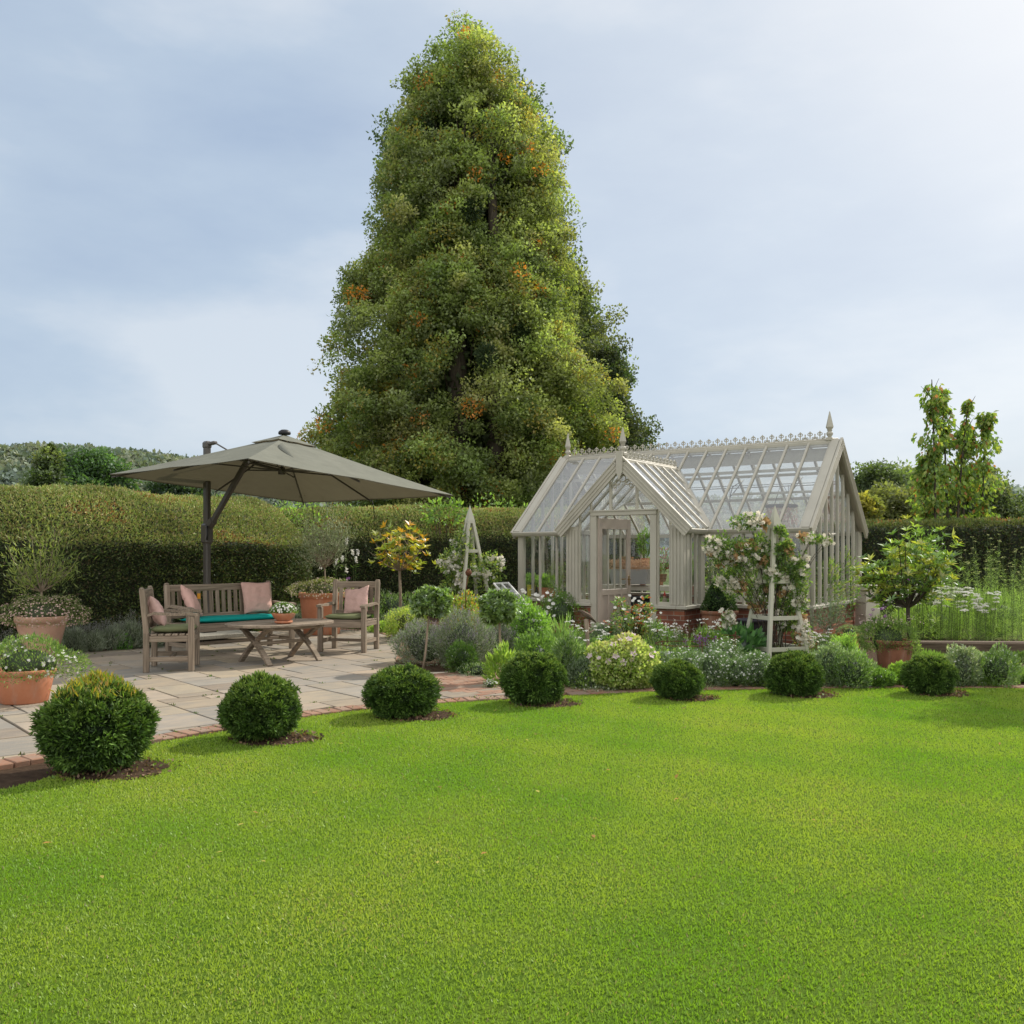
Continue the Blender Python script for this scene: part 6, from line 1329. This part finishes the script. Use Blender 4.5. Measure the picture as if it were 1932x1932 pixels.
def climber(name, label, cat, cx, cy, clouds, cols, n, ls, flc, canes=8, dead=0, seed=1):
    e = empty(name, (cx, cy, 0)); tag(e, label, cat); lf = LF(); g = LF(); m = MB(); tot = sum(c[6] for c in clouds)
    for (dx, dy, z, rx, rz, fl, wt) in clouds:
        k = int(n * wt / tot); mound(lf, (dx, dy, z), (rx, rx * .7, rz), k, ls, .42, cols, up=.1, low=-1, amp=.45, core=None, inner=.05, rnd=1.4, k=6)
        if fl:
            for _ in range(fl):
                d = rdir(1)[0]; d[1] = -abs(d[1]); c = np.array([dx, dy, z]) + d * [rx, rx * .7, rz] * rng.uniform(.6, 1.0); q = 16; dd = rng.random() < dead
                bb = c + rng.normal(size=(q, 3)) * [.035, .03, .032]; g = LF(); blossoms(g, bb, rng.normal(size=(q, 3)) * .6 + [0, -.8, .3], .062, (.50, .32, .15) if dd else flc, 6, .2); g.build('flower_cluster', PET, e)
        for _ in range(2): a = rng.uniform(0, 6.28); m.tube(curve_pts((math.cos(a) * .15, math.sin(a) * .15, 0), (dx * .2, dy * .2, z * .6), (dx, dy, z + rz * rng.uniform(-.5, .9)), 6), .004, 4, False)
    lf.build('foliage', L1, e); m.build('canes', BARK, e); return e
ROSEG = [(.12, .2, .05), (.17, .26, .07), (.09, .15, .04), (.22, .27, .08)]
fy = 12.45; _, ox, oy = obelisk('right-hand sage painted timber obelisk carrying the white climbing rose', XY(1450, fy), .66, .33, ZZ(953, 12.95), [.20, .62, 1.12, 1.5])
def vz(yv, Y=12.9): return ZZ(yv, Y)
def vx(xv, Y=12.8): return (xv - CX) / F * Y - ox
climber('climbing_rose', 'rambling rose with white and faded brown blooms over the right-hand obelisk', 'climbing rose', ox, oy, [
    (vx(1482), .16, vz(1025), .15, .18, 4, 1.0), (vx(1430), .02, vz(1045), .24, .26, 9, 2.2), (vx(1395), -.1, vz(1050), .24, .24, 10, 1.7), (vx(1412), -.08, vz(985), .24, .10, 7, .8), (vx(1360), -.1, vz(1040), .16, .22, 9, 1), (vx(1385), .1, vz(1098), .20, .22, 10, 1.3), (vx(1500), -.05, vz(1080), .20, .3, 4, 1.4),
    (vx(1530), -.1, vz(1018), .18, .07, 3, .4), (vx(1440), .15, vz(1120), .20, .22, 6, 1), (vx(1490), 0, vz(1150), .20, .28, 4, 1), (vx(1515), -.1, vz(1195), .13, .24, 17, .6), (vx(1372), -.1, vz(1168), .06, .12, 5, .3), (vx(1340), -.1, vz(1030), .08, .12, 5, .3), (vx(1558), -.12, vz(1020), .07, .04, 2, .1), (vx(1478), .16, vz(1085), .22, .30, 2, 1.6), (vx(1492), .1, vz(1165), .2, .26, 1, 1.2), (vx(1476), -.16, vz(1035), .11, .13, 2, .6), (vx(1496), -.14, vz(1078), .12, .16, 2, .7), (vx(1455), -.16, vz(1088), .10, .12, 3, .5), (vx(1505), -.12, vz(1130), .12, .18, 3, .7), (vx(1470), -.14, vz(1002), .07, .07, 0, .25)],
    ROSEG + [(.08, .14, .04)], 14500, .05, (.80, .76, .66), dead=.27)
fy = 16.0; _, ox2, oy2 = obelisk('left-hand sage painted timber obelisk beside the hedge, with a small rose', XY(868, fy), .74, .50, ZZ(953, 16.6), [.32, .72, 1.15, 1.55])
def v2x(xv, Y=16.3): return (xv - CX) / F * Y - ox2
climber('climbing_rose', 'loose white rose round the left-hand obelisk', 'climbing rose', ox2, oy2, [
    (v2x(870), -.1, ZZ(1035, 16.4), .22, .30, 3, 1), (v2x(848), -.1, ZZ(1062, 16.4), .22, .24, 8, 1), (v2x(885), 0, ZZ(1075, 16.4), .25, .35, 3, 1.2), (v2x(925), -.1, ZZ(1070, 16.4), .26, .25, 5, 1), (v2x(855), -.1, ZZ(1100, 16.4), .2, .25, 4, .8), (v2x(925), -.1, ZZ(1120, 16.4), .26, .3, 2, 1), (v2x(880), .1, ZZ(1000, 16.4), .15, .2, 0, .3)],
    ROSEG + [(.28, .32, .08)], 3400, .06, (.80, .78, .70))
# rusty seed-head ornament
x, y = XY(884, 14.6); e = empty('garden_stake', (x, y, 0)); tag(e, 'rusty metal poppy head on a stem in front of the left-hand obelisk', 'garden ornament'); z = ZZ(1081, 14.6)
m = MB(); m.tube([(-.06, 0, 0), (-.05, 0, z * .5), (-.04, 0, z * .8), (0, 0, z)], .008, 6); m.build('stem', RUST, e); m = MB(); m.lathe([(.001, z - .05), (.035, z - .04), (.055, z), (.04, z + .04), (.02, z + .05), (.03, z + .062), (.001, z + .065)], n=16); m.build('seed_head', RUST, e)
# elder shoot on the hedge and vines in the gap
bush('elder', 'bright green elder shoots growing out of the top of the far hedge', 'shrub', 848, 1030, 62, 44, [(.16, .30, .06), (.2, .36, .08)], 420, .13, .3, .6, z0=1.9, core=None, inner=.2) if False else None
for i, (xv, Yd, zb_, w, h_, lab) in enumerate([(838, 21.9, 2.3, .55, .55, 'bright green elder shoots growing out of the far hedge top'), (568, 22.8, 1.5, .9, 1.35, 'bright yellow green vine in the dip between the two hedges'), (700, 24.6, 1.4, 1.2, 1.7, 'pale green shrub just beyond the far hedge'), (480, 21.5, 1.6, 1.6, 1.35, 'loose yellow green shrub beyond the tall hedge under the parasol'), (770, 25, 1.3, 1.2, 1.75, 'mid green shrub beyond the far hedge left of the elder'), (930, 24.8, 1.5, 1.1, 1.6, 'yellowish shrub beyond the far hedge left of the greenhouse'), (420, 20.4, 1.9, .7, .85, 'light leaved sprigs beyond the tall hedge beside the parasol pole')]):
    x, y = XY(xv, Yd); e = empty('shrub', (x, y, 0)); tag(e, lab, 'shrub'); lf = LF(); mound(lf, (0, 0, zb_ + h_ * .3), (w, w * .6, h_ * .62), 1400 if i else 300, .09 if i else .12, .42, [(.15, .26, .05), (.21, .33, .07), (.11, .18, .04)] if i != 4 else GREENS, up=.4, low=-.9, amp=.4, inner=.15, core=None, rnd=1.2); lf.build('foliage', L1, e)
    m = MB(); [m.tube([(0, 0, 0), (rng.normal() * w * .3, 0, zb_ + h_ * .5)], [.02, .006], 5, False) for _ in range(4)]; m.build('stems', BARK, e)
# ============================================================ BACKGROUND TREES
rng = np.random.default_rng(21)
def crown_tree(name, label, cat, xc, Y, outline, nclump, leaves, ls, cols, cw=None, cr=.85, trunks=((0, .3),), orange=0, depth=.9, group=None, droop=.0, dark=0, mist=0, mat=None, shell=(.62, 1.0), vis=False, lobes=0):
    """outline: list of (photo y, left half width, right half width) in photo units"""
    X = (xc - CX) / F * Y; e = empty(name, (X, Y, 0)); tag(e, label, cat, group); o = np.array(outline, float); zs = CAMH + (HY - o[:, 0]) * Y / F; order = np.argsort(zs); zs = zs[order]; lw = o[order, 1] * Y / F; rw = o[order, 2] * Y / F; H = zs[-1]
    m = MB(); lf = LF()
    area = np.interp(np.linspace(zs[0], zs[-1], 200), zs, lw + rw); cdf = np.cumsum(area); cdf /= cdf[-1]
    z = np.interp(rng.random(nclump), cdf, np.linspace(zs[0], zs[-1], 200)); a = rng.uniform(0, 6.28, nclump); s = rng.uniform(*shell, nclump); s[rng.random(nclump) < .15] *= 1.12; l = np.interp(z, zs, lw); r = np.interp(z, zs, rw)
    hw = np.where(np.cos(a) < 0, l, r); CR = cr * rng.uniform(.65, 1.25, nclump)
    hw = hw * (1 + .13 * np.sin(a * 3 + z * 1.1) + .10 * np.sin(z * 2.3 + a * 5)); hw2 = np.maximum(hw - CR * .55, hw * .35); C = np.c_[hw2 * s * np.cos(a), (l + r) / 2 * depth * s * np.sin(a) * .9, z - CR * .2]
    LC = rng.uniform(.82, 1.18, nclump)
    if lobes:   # gather the clumps into big billowing boughs with hollows between them
        C0 = C.copy(); k_ = rng.choice(nclump, lobes, replace=False); LR = rng.uniform(1.1, 2.0, lobes); which = rng.integers(0, lobes, nclump); LCO = rng.uniform(.78, 1.22, lobes)
        dd = rdir(nclump); ow = nrm(C[k_][which] * [1, 1, 0] + 1e-3); dd = nrm(dd + ow * .7 + [0, 0, .45]); base_ = C[k_][which] - ow * LR[which][:, None] * .55
        C = base_ + dd * (LR[which] * rng.uniform(.75, 1.05, nclump))[:, None] * [1, 1, .85]; LC = LCO[which] * rng.uniform(.92, 1.08, nclump); free = rng.random(nclump) < .33; C[free] = C0[free]; LC[free] = .9; hw = np.where(free, hw, hw[k_][which])
    per = leaves // nclump
    if vis:   # open the crown in front of the two trunks
        keep = np.ones(nclump, bool)
        for tx_, _ in trunks: keep &= ~((abs(C[:, 0] - tx_ * (1 - .3 * C[:, 2] / H)) < .5) & (C[:, 1] < 0) & (C[:, 2] > H * .2) & (C[:, 2] < H * .85) & (rng.random(nclump) < .25))
        C, CR, hw, LC = C[keep], CR[keep], hw[keep], LC[keep]; nclump = len(C)
    for i in range(nclump):
        n = int(per * (CR[i] / cr) ** 1.6); out = nrm(np.array([C[i][0], C[i][1], .3 * hw[i]])); ns = 9
        sd = rdir(ns) * (rng.random((ns, 1)) ** .4); sc = C[i] + sd * np.array([CR[i], CR[i], CR[i] * 1.0]) * .95 + out * CR[i] * .15; sr = CR[i] * rng.uniform(.34, .70, ns); pick = rng.choice(ns, n, p=sr ** 2 / (sr ** 2).sum())
        d = rdir(n); p = sc[pick] + d * np.array([1, 1, .85]) * (sr[pick] * rng.random(n) ** .33)[:, None]; p[:, 2] -= droop * ((p - C[i]) @ np.array([out[0], out[1], 0])).clip(0) * .8
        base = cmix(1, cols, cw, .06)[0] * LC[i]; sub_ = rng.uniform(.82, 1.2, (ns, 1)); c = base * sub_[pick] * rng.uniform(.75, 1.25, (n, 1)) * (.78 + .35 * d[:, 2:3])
        f = rng.random()
        if f < orange: k = pick == 0; c[k] = np.array([.75, .30, .05]) * rng.uniform(.6, 1.15, (k.sum(), 1))
        elif f < orange * 2.4: k = (pick < 3) & (rng.random(n) < .5); c[k] = np.array([.38, .30, .06]) * rng.uniform(.7, 1.1, (k.sum(), 1))
        lf.leaves(p, d * .5 + rng.normal(size=(n, 3)) * .8 + [0, 0, -.15], ls * rng.uniform(.6, 1.3, n), .6, c)
        t0 = trunks[i % len(trunks)]; zb = max(C[i][2] * .62 - .4, .5)
        if i % 2 == 0: m.tube(curve_pts((t0[0], 0, zb), (C[i][0] * .55 + t0[0] * .45, C[i][1] * .5, zb + (C[i][2] - zb) * .75), C[i], 5), [.07 + .05 * (1 - zb / H), .06, .05, .035, .02, .01], 5, False)
    # dark inner volume keeps the middle opaque
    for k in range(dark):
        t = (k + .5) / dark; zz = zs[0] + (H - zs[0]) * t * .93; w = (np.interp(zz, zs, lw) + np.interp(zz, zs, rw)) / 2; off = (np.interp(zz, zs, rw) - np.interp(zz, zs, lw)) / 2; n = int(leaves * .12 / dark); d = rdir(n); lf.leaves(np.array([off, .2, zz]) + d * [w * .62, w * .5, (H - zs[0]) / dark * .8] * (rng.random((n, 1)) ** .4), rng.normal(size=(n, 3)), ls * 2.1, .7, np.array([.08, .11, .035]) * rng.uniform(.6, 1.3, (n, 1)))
    lf.build('crown', mat or L1, e)
    for k in range(mist):
        q = rng.uniform(.2, .85); zz = zs[0] + (H - zs[0]) * rng.uniform(.3, .9); w = np.interp(zz, zs, lw) * .6; g = LF(); n = 900; d = rdir(n); aa = rng.uniform(-1, 1); g.leaves(np.array([aa * w, -w * math.sqrt(max(0, 1 - aa * aa)) * 1.25, zz]) + d * .38 * rng.random((n, 1)) ** .5, d + rng.normal(size=(n, 3)) * .5, .14, .25, cmix(n, [(.03, .05, .02), (.045, .07, .025)])); g.build('mistletoe', L3, e)
    for j, (tx_, tr) in enumerate(trunks): mt = MB(); yy_ = -1.7 if vis else 0; mt.tube([(tx_, yy_ * .6, -.3), (tx_ + .05, yy_, H * .3), (tx_ * .9, yy_, H * .62), (tx_ * .7, yy_ * .3, H * .93)], [tr * 1.3, tr, tr * .6, .05], 10); mt.build('trunk', BARK, e)
    m.build('limbs', BARK, e); return e
LIMEC = [(.26, .325, .10), (.32, .37, .12), (.20, .265, .08), (.38, .385, .145), (.25, .295, .115)]
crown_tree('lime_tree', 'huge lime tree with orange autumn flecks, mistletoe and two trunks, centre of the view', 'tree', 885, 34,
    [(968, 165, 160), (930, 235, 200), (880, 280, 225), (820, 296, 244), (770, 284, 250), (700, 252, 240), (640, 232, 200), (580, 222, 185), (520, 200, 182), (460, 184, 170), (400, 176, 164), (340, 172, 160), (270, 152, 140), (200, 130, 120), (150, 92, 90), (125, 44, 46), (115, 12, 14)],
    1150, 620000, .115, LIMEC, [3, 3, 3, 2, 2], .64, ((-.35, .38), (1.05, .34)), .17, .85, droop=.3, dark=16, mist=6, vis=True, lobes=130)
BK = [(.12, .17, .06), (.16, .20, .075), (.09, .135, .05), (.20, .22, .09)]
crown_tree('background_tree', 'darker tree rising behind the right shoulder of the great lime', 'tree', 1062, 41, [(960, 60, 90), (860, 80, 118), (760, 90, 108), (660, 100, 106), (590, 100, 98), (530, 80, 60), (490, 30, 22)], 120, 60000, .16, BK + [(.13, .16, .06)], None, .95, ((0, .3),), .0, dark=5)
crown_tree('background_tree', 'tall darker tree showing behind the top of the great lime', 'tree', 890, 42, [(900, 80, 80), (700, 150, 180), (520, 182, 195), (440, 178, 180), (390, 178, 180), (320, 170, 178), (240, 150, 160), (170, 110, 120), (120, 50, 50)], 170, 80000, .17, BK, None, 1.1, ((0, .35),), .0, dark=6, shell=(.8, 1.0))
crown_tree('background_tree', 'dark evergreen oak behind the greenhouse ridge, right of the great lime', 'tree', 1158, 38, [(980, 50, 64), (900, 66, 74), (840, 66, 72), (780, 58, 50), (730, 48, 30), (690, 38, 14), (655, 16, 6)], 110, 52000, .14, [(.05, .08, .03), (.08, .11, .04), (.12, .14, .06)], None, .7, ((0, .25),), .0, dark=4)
# round tree on the left
crown_tree('round_tree', 'rounded dense green tree beyond the tall hedge at the left', 'tree', 166, 60, [(960, 60, 64), (930, 66, 68), (905, 64, 60), (885, 48, 46), (868, 22, 20)], 120, 60000, .24, [(.07, .14, .045), (.10, .18, .06), (.055, .105, .035)], None, 1.05, ((0, .3),), dark=3)
crown_tree('dark_tree', 'dark green tree beyond the tall hedge under the parasol left corner', 'tree', 332, 70, [(965, 36, 46), (940, 44, 52), (922, 34, 40), (908, 10, 14)], 50, 20000, .28, [(.04, .08, .035), (.06, .10, .04)], None, 1.3, ((0, .3),), dark=2)
crown_tree('background_tree', 'dark columnar cypress at the far left edge of the photo', 'tree', 88, 40, [(960, 12, 13), (920, 13, 14), (880, 12, 12), (850, 5, 5)], 26, 12000, .16, BK, None, .6, ((0, .15),), dark=2)
crown_tree('background_tree', 'small dark tree in the distance behind the olive tree', 'tree', 880, 90, [(975, 30, 30), (955, 28, 28), (940, 12, 12)], 16, 5000, .3, BK) if False else None
# right-hand woodland trees
WD = [(.11, .15, .06), (.15, .18, .07), (.20, .22, .09), (.09, .125, .05)]
for i, (xc, Y, ol, lab, cols) in enumerate([
    (1660, 62, [(1000, 44, 50), (960, 48, 52), (925, 40, 46), (900, 20, 22)], 'dark green woodland tree right behind the greenhouse gable', WD[:1] + WD[3:]),
    (1716, 66, [(1000, 50, 48), (965, 54, 54), (930, 46, 46), (908, 20, 20)], 'olive toned woodland tree left of the tall leafy saplings', WD),
    (1690, 54, [(1000, 60, 60), (975, 62, 56), (955, 44, 40), (940, 16, 16)], 'low yellowish green woodland tree in front of the others at right', [(.14, .16, .06), (.17, .18, .06)]),
    (1770, 70, [(1000, 50, 60), (960, 56, 60), (930, 40, 46), (914, 16, 16)], 'woodland tree hidden behind the leafy saplings', WD), (1850, 66, [(1000, 60, 60), (960, 64, 60), (920, 50, 50), (890, 20, 20)], 'woodland tree at the extreme right edge', WD),
    (1633, 48, [(1000, 10, 16), (972, 14, 14), (950, 6, 6)], 'small golden leaved tree just right of the greenhouse gable', [(.30, .27, .05), (.2, .22, .06)]), (1480, 80, [(1000, 60, 60), (985, 64, 60), (970, 30, 30)], 'distant low trees seen through the greenhouse roof glass', WD)]):
    crown_tree('woodland_tree', lab, 'tree', xc, Y, ol, 60, 30000, .24, cols, None, 1.25 if i != 5 else .5, ((0, .25),), dark=2, group='woodland trees on the right')
# flat layered cedar
Y = 75; X = (1626 - CX) / F * Y; e = empty('cedar_tree', (X, Y, 0)); tag(e, 'flat layered dark cedar above the woodland at right', 'tree'); lf = LF(); m = MB()
m.tube([(0, 0, 0), (.2, 0, 4), (0, 0, ZZ(905, Y))], [.4, .3, .05], 8)
for yv, w, off in [(908, 16, 4), (918, 24, -2), (930, 22, 4), (944, 26, 0), (960, 28, 2)]:
    z = ZZ(yv, Y); n = 1500; ww = w * Y / F; a = rng.uniform(0, 6.28, n); q = np.sqrt(rng.random(n)) * ww; lf.leaves(np.c_[off * Y / F + q * np.cos(a), q * np.sin(a), z + rng.normal(size=n) * .10 + .12 * np.sin(a * 5)], rng.normal(size=(n, 3)) * [1, 1, .3], .3, .3, cmix(n, [(.03, .055, .035), (.045, .07, .04)]))
    for s in (-1, 1): m.tube([(0, 0, z - .5), (s * ww * .8, 0, z)], [.08, .03], 5, False)
m.build('trunk', BARK, e); lf.build('crown', L3, e)
# tall leafy saplings on the right
SAPC = [(.16, .25, .05), (.22, .31, .06), (.28, .32, .07), (.12, .19, .05)]
for i, (xb, Yd, top, xt, wid, lab) in enumerate([(1766, 25.6, 716, 1758, 26, 'tallest leafy persimmon-like sapling behind the right hedge'), (1790, 26.2, 740, 1776, 20, 'second leafy sapling close beside the tallest one'), (1802, 25.8, 758, 1828, 12, 'sapling with an arching bare top at the photo right edge'), (1816, 26.4, 800, 1822, 20, 'shorter bushy sapling right of the arching one'), (1752, 26, 862, 1742, 24, 'short sapling on the left of the leafy group'), (1850, 26.5, 780, 1862, 24, 'leafy sapling beyond the photo right edge')]):
    x, y = XY(xb, Yd); e = empty('leafy_sapling', (x, y, 0)); tag(e, lab, 'sapling', 'leafy saplings behind the right hedge'); m = MB(); lf = LF(); zt = ZZ(top, Yd); dx = (xt - xb) / F * Yd
    ctrl = [(0, 0, 0), (dx * .1, 0, zt * .3), (dx * .35, 0, zt * .6), (dx * .7, .0, zt * .85), (dx, 0, zt)]; cp = catmull(ctrl, 6); m.tube(cp, list(np.linspace(.05, .012, len(cp))), 6, False)
    n = 1500 if wid > 15 else 460; nodes = rng.random(34) ** .8; s = nodes[rng.integers(0, 34, n)] + rng.normal(size=n) * .012; s = (.18 + .82 * s).clip(.1, 1); idx = s * (len(cp) - 1); lo = np.floor(idx).astype(int).clip(0, len(cp) - 2); P_ = cp[lo] * (1 - (idx - lo))[:, None] + cp[lo + 1] * (idx - lo)[:, None]
    w = wid / F * Yd * (1.55 - 1.25 * s ** 1.3) * (1 + .7 * np.sin(s * 31 + i * 2)); a = rng.uniform(0, 6.28, n); q = w * rng.random(n) ** .5; P_ = P_ + np.c_[q * np.cos(a), q * np.sin(a), rng.normal(size=n) * .08]
    c = cmix(n, SAPC); k = rng.random(n) < .05; c[k] = (.42, .18, .06); lf.leaves(P_, np.c_[np.cos(a) * .5, np.sin(a) * .5, -rng.uniform(.3, 1.2, n)] + rng.normal(size=(n, 3)) * .25, .15 * rng.uniform(.6, 1.2, n), .6, c)
    for _ in range(16): u = rng.integers(5, len(cp) - 2); b = Vector(cp[u]); a_ = rng.uniform(0, 6.28); m.tube([b, b + Vector((math.cos(a_) * wid / F * Yd, math.sin(a_) * .3, .35))], [.014, .005], 4, False)
    m.build('stem', BARK, e); lf.build('crown', L1, e)
# ---------------- distant wooded hills
def hill(name, label, pts, Y, dY, cols, nbump, rb, mat):
    """ridge silhouette given in photo coords at depth Y; slopes down to the viewer; covered with tree domes"""
    P = catmull([( (x - CX) / F * Y, ZZ(y, Y)) for x, y in pts], 12); m = MB(); k = 14; vs = []; n = len(P)
    for i, (x, z) in enumerate(P):
        for j in range(k + 1): t = j / k; vs.append((x * (1 - t * .0), Y - dY * t, (z - 2) * math.cos(t * math.pi / 2) ** 1.1 - 2))
    m.add(vs, [(i * (k + 1) + j, i * (k + 1) + j + 1, (i + 1) * (k + 1) + j + 1, (i + 1) * (k + 1) + j) for i in range(n - 1) for j in range(k)], None, True); tag(m.build(name, mat), label, None, None, 'structure')
    lf = LF(); idx = rng.integers(0, n - 1, nbump); u = rng.random(nbump); t = rng.random(nbump) ** 1.3 * .9; x = P[idx, 0] * (1 - u) + P[idx + 1, 0] * u; z = P[idx, 1] * (1 - u) + P[idx + 1, 1] * u; z = (z - 2) * np.cos(t * math.pi / 2) ** 1.1 - 2; y = Y - dY * t
    for i in range(nbump):
        r = rb * rng.uniform(.6, 1.3); q = 70; d = rdir(q * 2); d = d[(d[:, 2] > -.1)][:q]; base = cmix(1, cols, None, .25)[0]
        lf.leaves(np.array([x[i], y[i], z[i] + r * .25]) + d * r * rng.uniform(.8, 1.1, (len(d), 1)), d * .4 + rng.normal(size=(len(d), 3)), r * .34, .9, base * rng.uniform(.82, 1.12, (len(d), 1)))
        lf.blob((x[i], y[i], z[i] + r * .2), (r * .85, r * .85, r * .85), tuple(base * .62), .1, 8)
    o = lf.build('distant_woodland', L3); tag(o, label.replace('hill', 'woodland covering the hill'), 'woodland', None, 'stuff')
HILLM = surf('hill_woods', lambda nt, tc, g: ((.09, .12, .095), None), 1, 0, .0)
HILLM2 = surf('hill_haze_woods', lambda nt, tc, g: ((.12, .155, .16), None), 1, 0, .0)  # air haze painted in as a bluish woodland colour
hill('hill', 'near dark green wooded hill at the left', [(-260, 870), (-100, 862), (40, 858), (130, 857), (200, 861), (290, 868), (380, 880), (480, 900), (600, 925), (720, 950), (860, 975)], 420, 150, [(.13, .17, .125), (.16, .195, .135), (.115, .15, .125), (.18, .20, .14)], 1900, 4.6, HILLM)  # leaf greens tinted greyish blue to paint in distance haze
hill('far_hill', 'bluish hazy far hill in the valley gap', [(150, 925), (300, 915), (450, 920), (600, 928), (700, 936), (850, 945), (1000, 955), (1250, 962), (1500, 955), (1700, 948), (1900, 940), (2200, 930)], 380 + 420, 260, [(.21, .26, .27), (.25, .29, .28), (.18, .23, .26)], 1500, 9.0, HILLM2)  # pale blue leaf tones carry the painted air haze

e = crown_tree('fruit_tree', 'small fruit tree beyond the right edge of the lawn', 'tree', 2085, 10.6, [(1060, 90, 90), (960, 130, 130), (860, 120, 120), (790, 50, 50)], 40, 9000, .07, LIMEC, None, .28, ((0, .05),))
# ============================================================ CAMERA, SKY, SUN
cam = bpy.data.cameras.new('camera'); co = bpy.data.objects.new('camera', cam); COL.objects.link(co); co.location = (0, 0, CAMH); co.rotation_euler = (R_(90), 0, 0)
cam.sensor_fit = 'HORIZONTAL'; cam.sensor_width = 36; cam.lens = 36 * F / 1932; cam.shift_y = (HY - 966) / 1932; cam.clip_end = 6000; cam.clip_start = .05; scene.camera = co
SEL, SAZ = R_(40), R_(48)
w = bpy.data.worlds.new("World"); scene.world = w; w.use_nodes = True; nt = w.node_tree; bg = nt.nodes['Background']
sky = nt.nodes.new('ShaderNodeTexSky'); sky.sky_type = 'NISHITA'; sky.sun_disc = False; sky.sun_elevation = SEL; sky.sun_rotation = SAZ; sky.air_density = 1.0; sky.dust_density = 1.5; sky.ozone_density = 1.2
tc = nt.nodes.new('ShaderNodeTexCoord').outputs['Generated']
def VM(op, a, b=None, val=False):
    n = nt.nodes.new('ShaderNodeVectorMath'); n.operation = op; nt.links.new(a, n.inputs[0])
    if b is not None: n.inputs[1].default_value = b
    return n.outputs['Value'] if val else n.outputs[0]
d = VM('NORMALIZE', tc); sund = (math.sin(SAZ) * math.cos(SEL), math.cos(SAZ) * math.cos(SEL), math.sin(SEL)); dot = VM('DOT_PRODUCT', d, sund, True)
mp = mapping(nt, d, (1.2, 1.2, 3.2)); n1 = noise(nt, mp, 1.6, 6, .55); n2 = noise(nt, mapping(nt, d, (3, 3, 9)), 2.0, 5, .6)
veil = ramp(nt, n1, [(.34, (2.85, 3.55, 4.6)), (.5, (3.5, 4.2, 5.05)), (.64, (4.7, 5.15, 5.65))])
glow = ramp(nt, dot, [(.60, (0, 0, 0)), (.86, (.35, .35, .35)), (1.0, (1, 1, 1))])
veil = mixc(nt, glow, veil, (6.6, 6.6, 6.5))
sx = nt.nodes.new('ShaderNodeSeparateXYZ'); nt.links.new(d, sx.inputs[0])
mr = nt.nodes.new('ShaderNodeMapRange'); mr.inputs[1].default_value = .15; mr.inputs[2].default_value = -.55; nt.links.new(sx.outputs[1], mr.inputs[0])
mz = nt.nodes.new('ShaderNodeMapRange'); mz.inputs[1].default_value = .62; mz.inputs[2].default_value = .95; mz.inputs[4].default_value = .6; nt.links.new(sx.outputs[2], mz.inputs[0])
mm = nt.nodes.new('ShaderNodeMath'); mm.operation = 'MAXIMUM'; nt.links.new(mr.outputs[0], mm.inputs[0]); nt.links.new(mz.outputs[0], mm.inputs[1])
fill_sky = ramp(nt, n2, [(.3, (7.8, 7.8, 7.8)), (.7, (10.6, 10.4, 10.0))])  # added fill: extra bright sky, out of view behind the lens and overhead
mx = mixc(nt, .86, sky.outputs[0], veil); mx = mixc(nt, mm.outputs[0], mx, fill_sky)
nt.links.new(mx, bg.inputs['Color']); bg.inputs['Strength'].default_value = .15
sun = bpy.data.lights.new('sun', 'SUN'); so = bpy.data.objects.new('sun', sun); COL.objects.link(so); sun.energy = 5.0; sun.angle = R_(.8); sun.color = (1.0, .93, .82)
so.rotation_euler = Vector(sund).to_track_quat('Z', 'Y').to_euler()
scene.view_settings.view_transform = 'Standard'; scene.view_settings.look = 'None'; scene.view_settings.exposure = 0; scene.view_settings.gamma = 1
scene.render.engine = 'CYCLES'; scene.cycles.max_bounces = 10; scene.cycles.transparent_max_bounces = 24; scene.cycles.diffuse_bounces = 4; scene.cycles.glossy_bounces = 3; scene.cycles.use_denoising = True
scene.render.resolution_x = 1024; scene.render.resolution_y = 1024
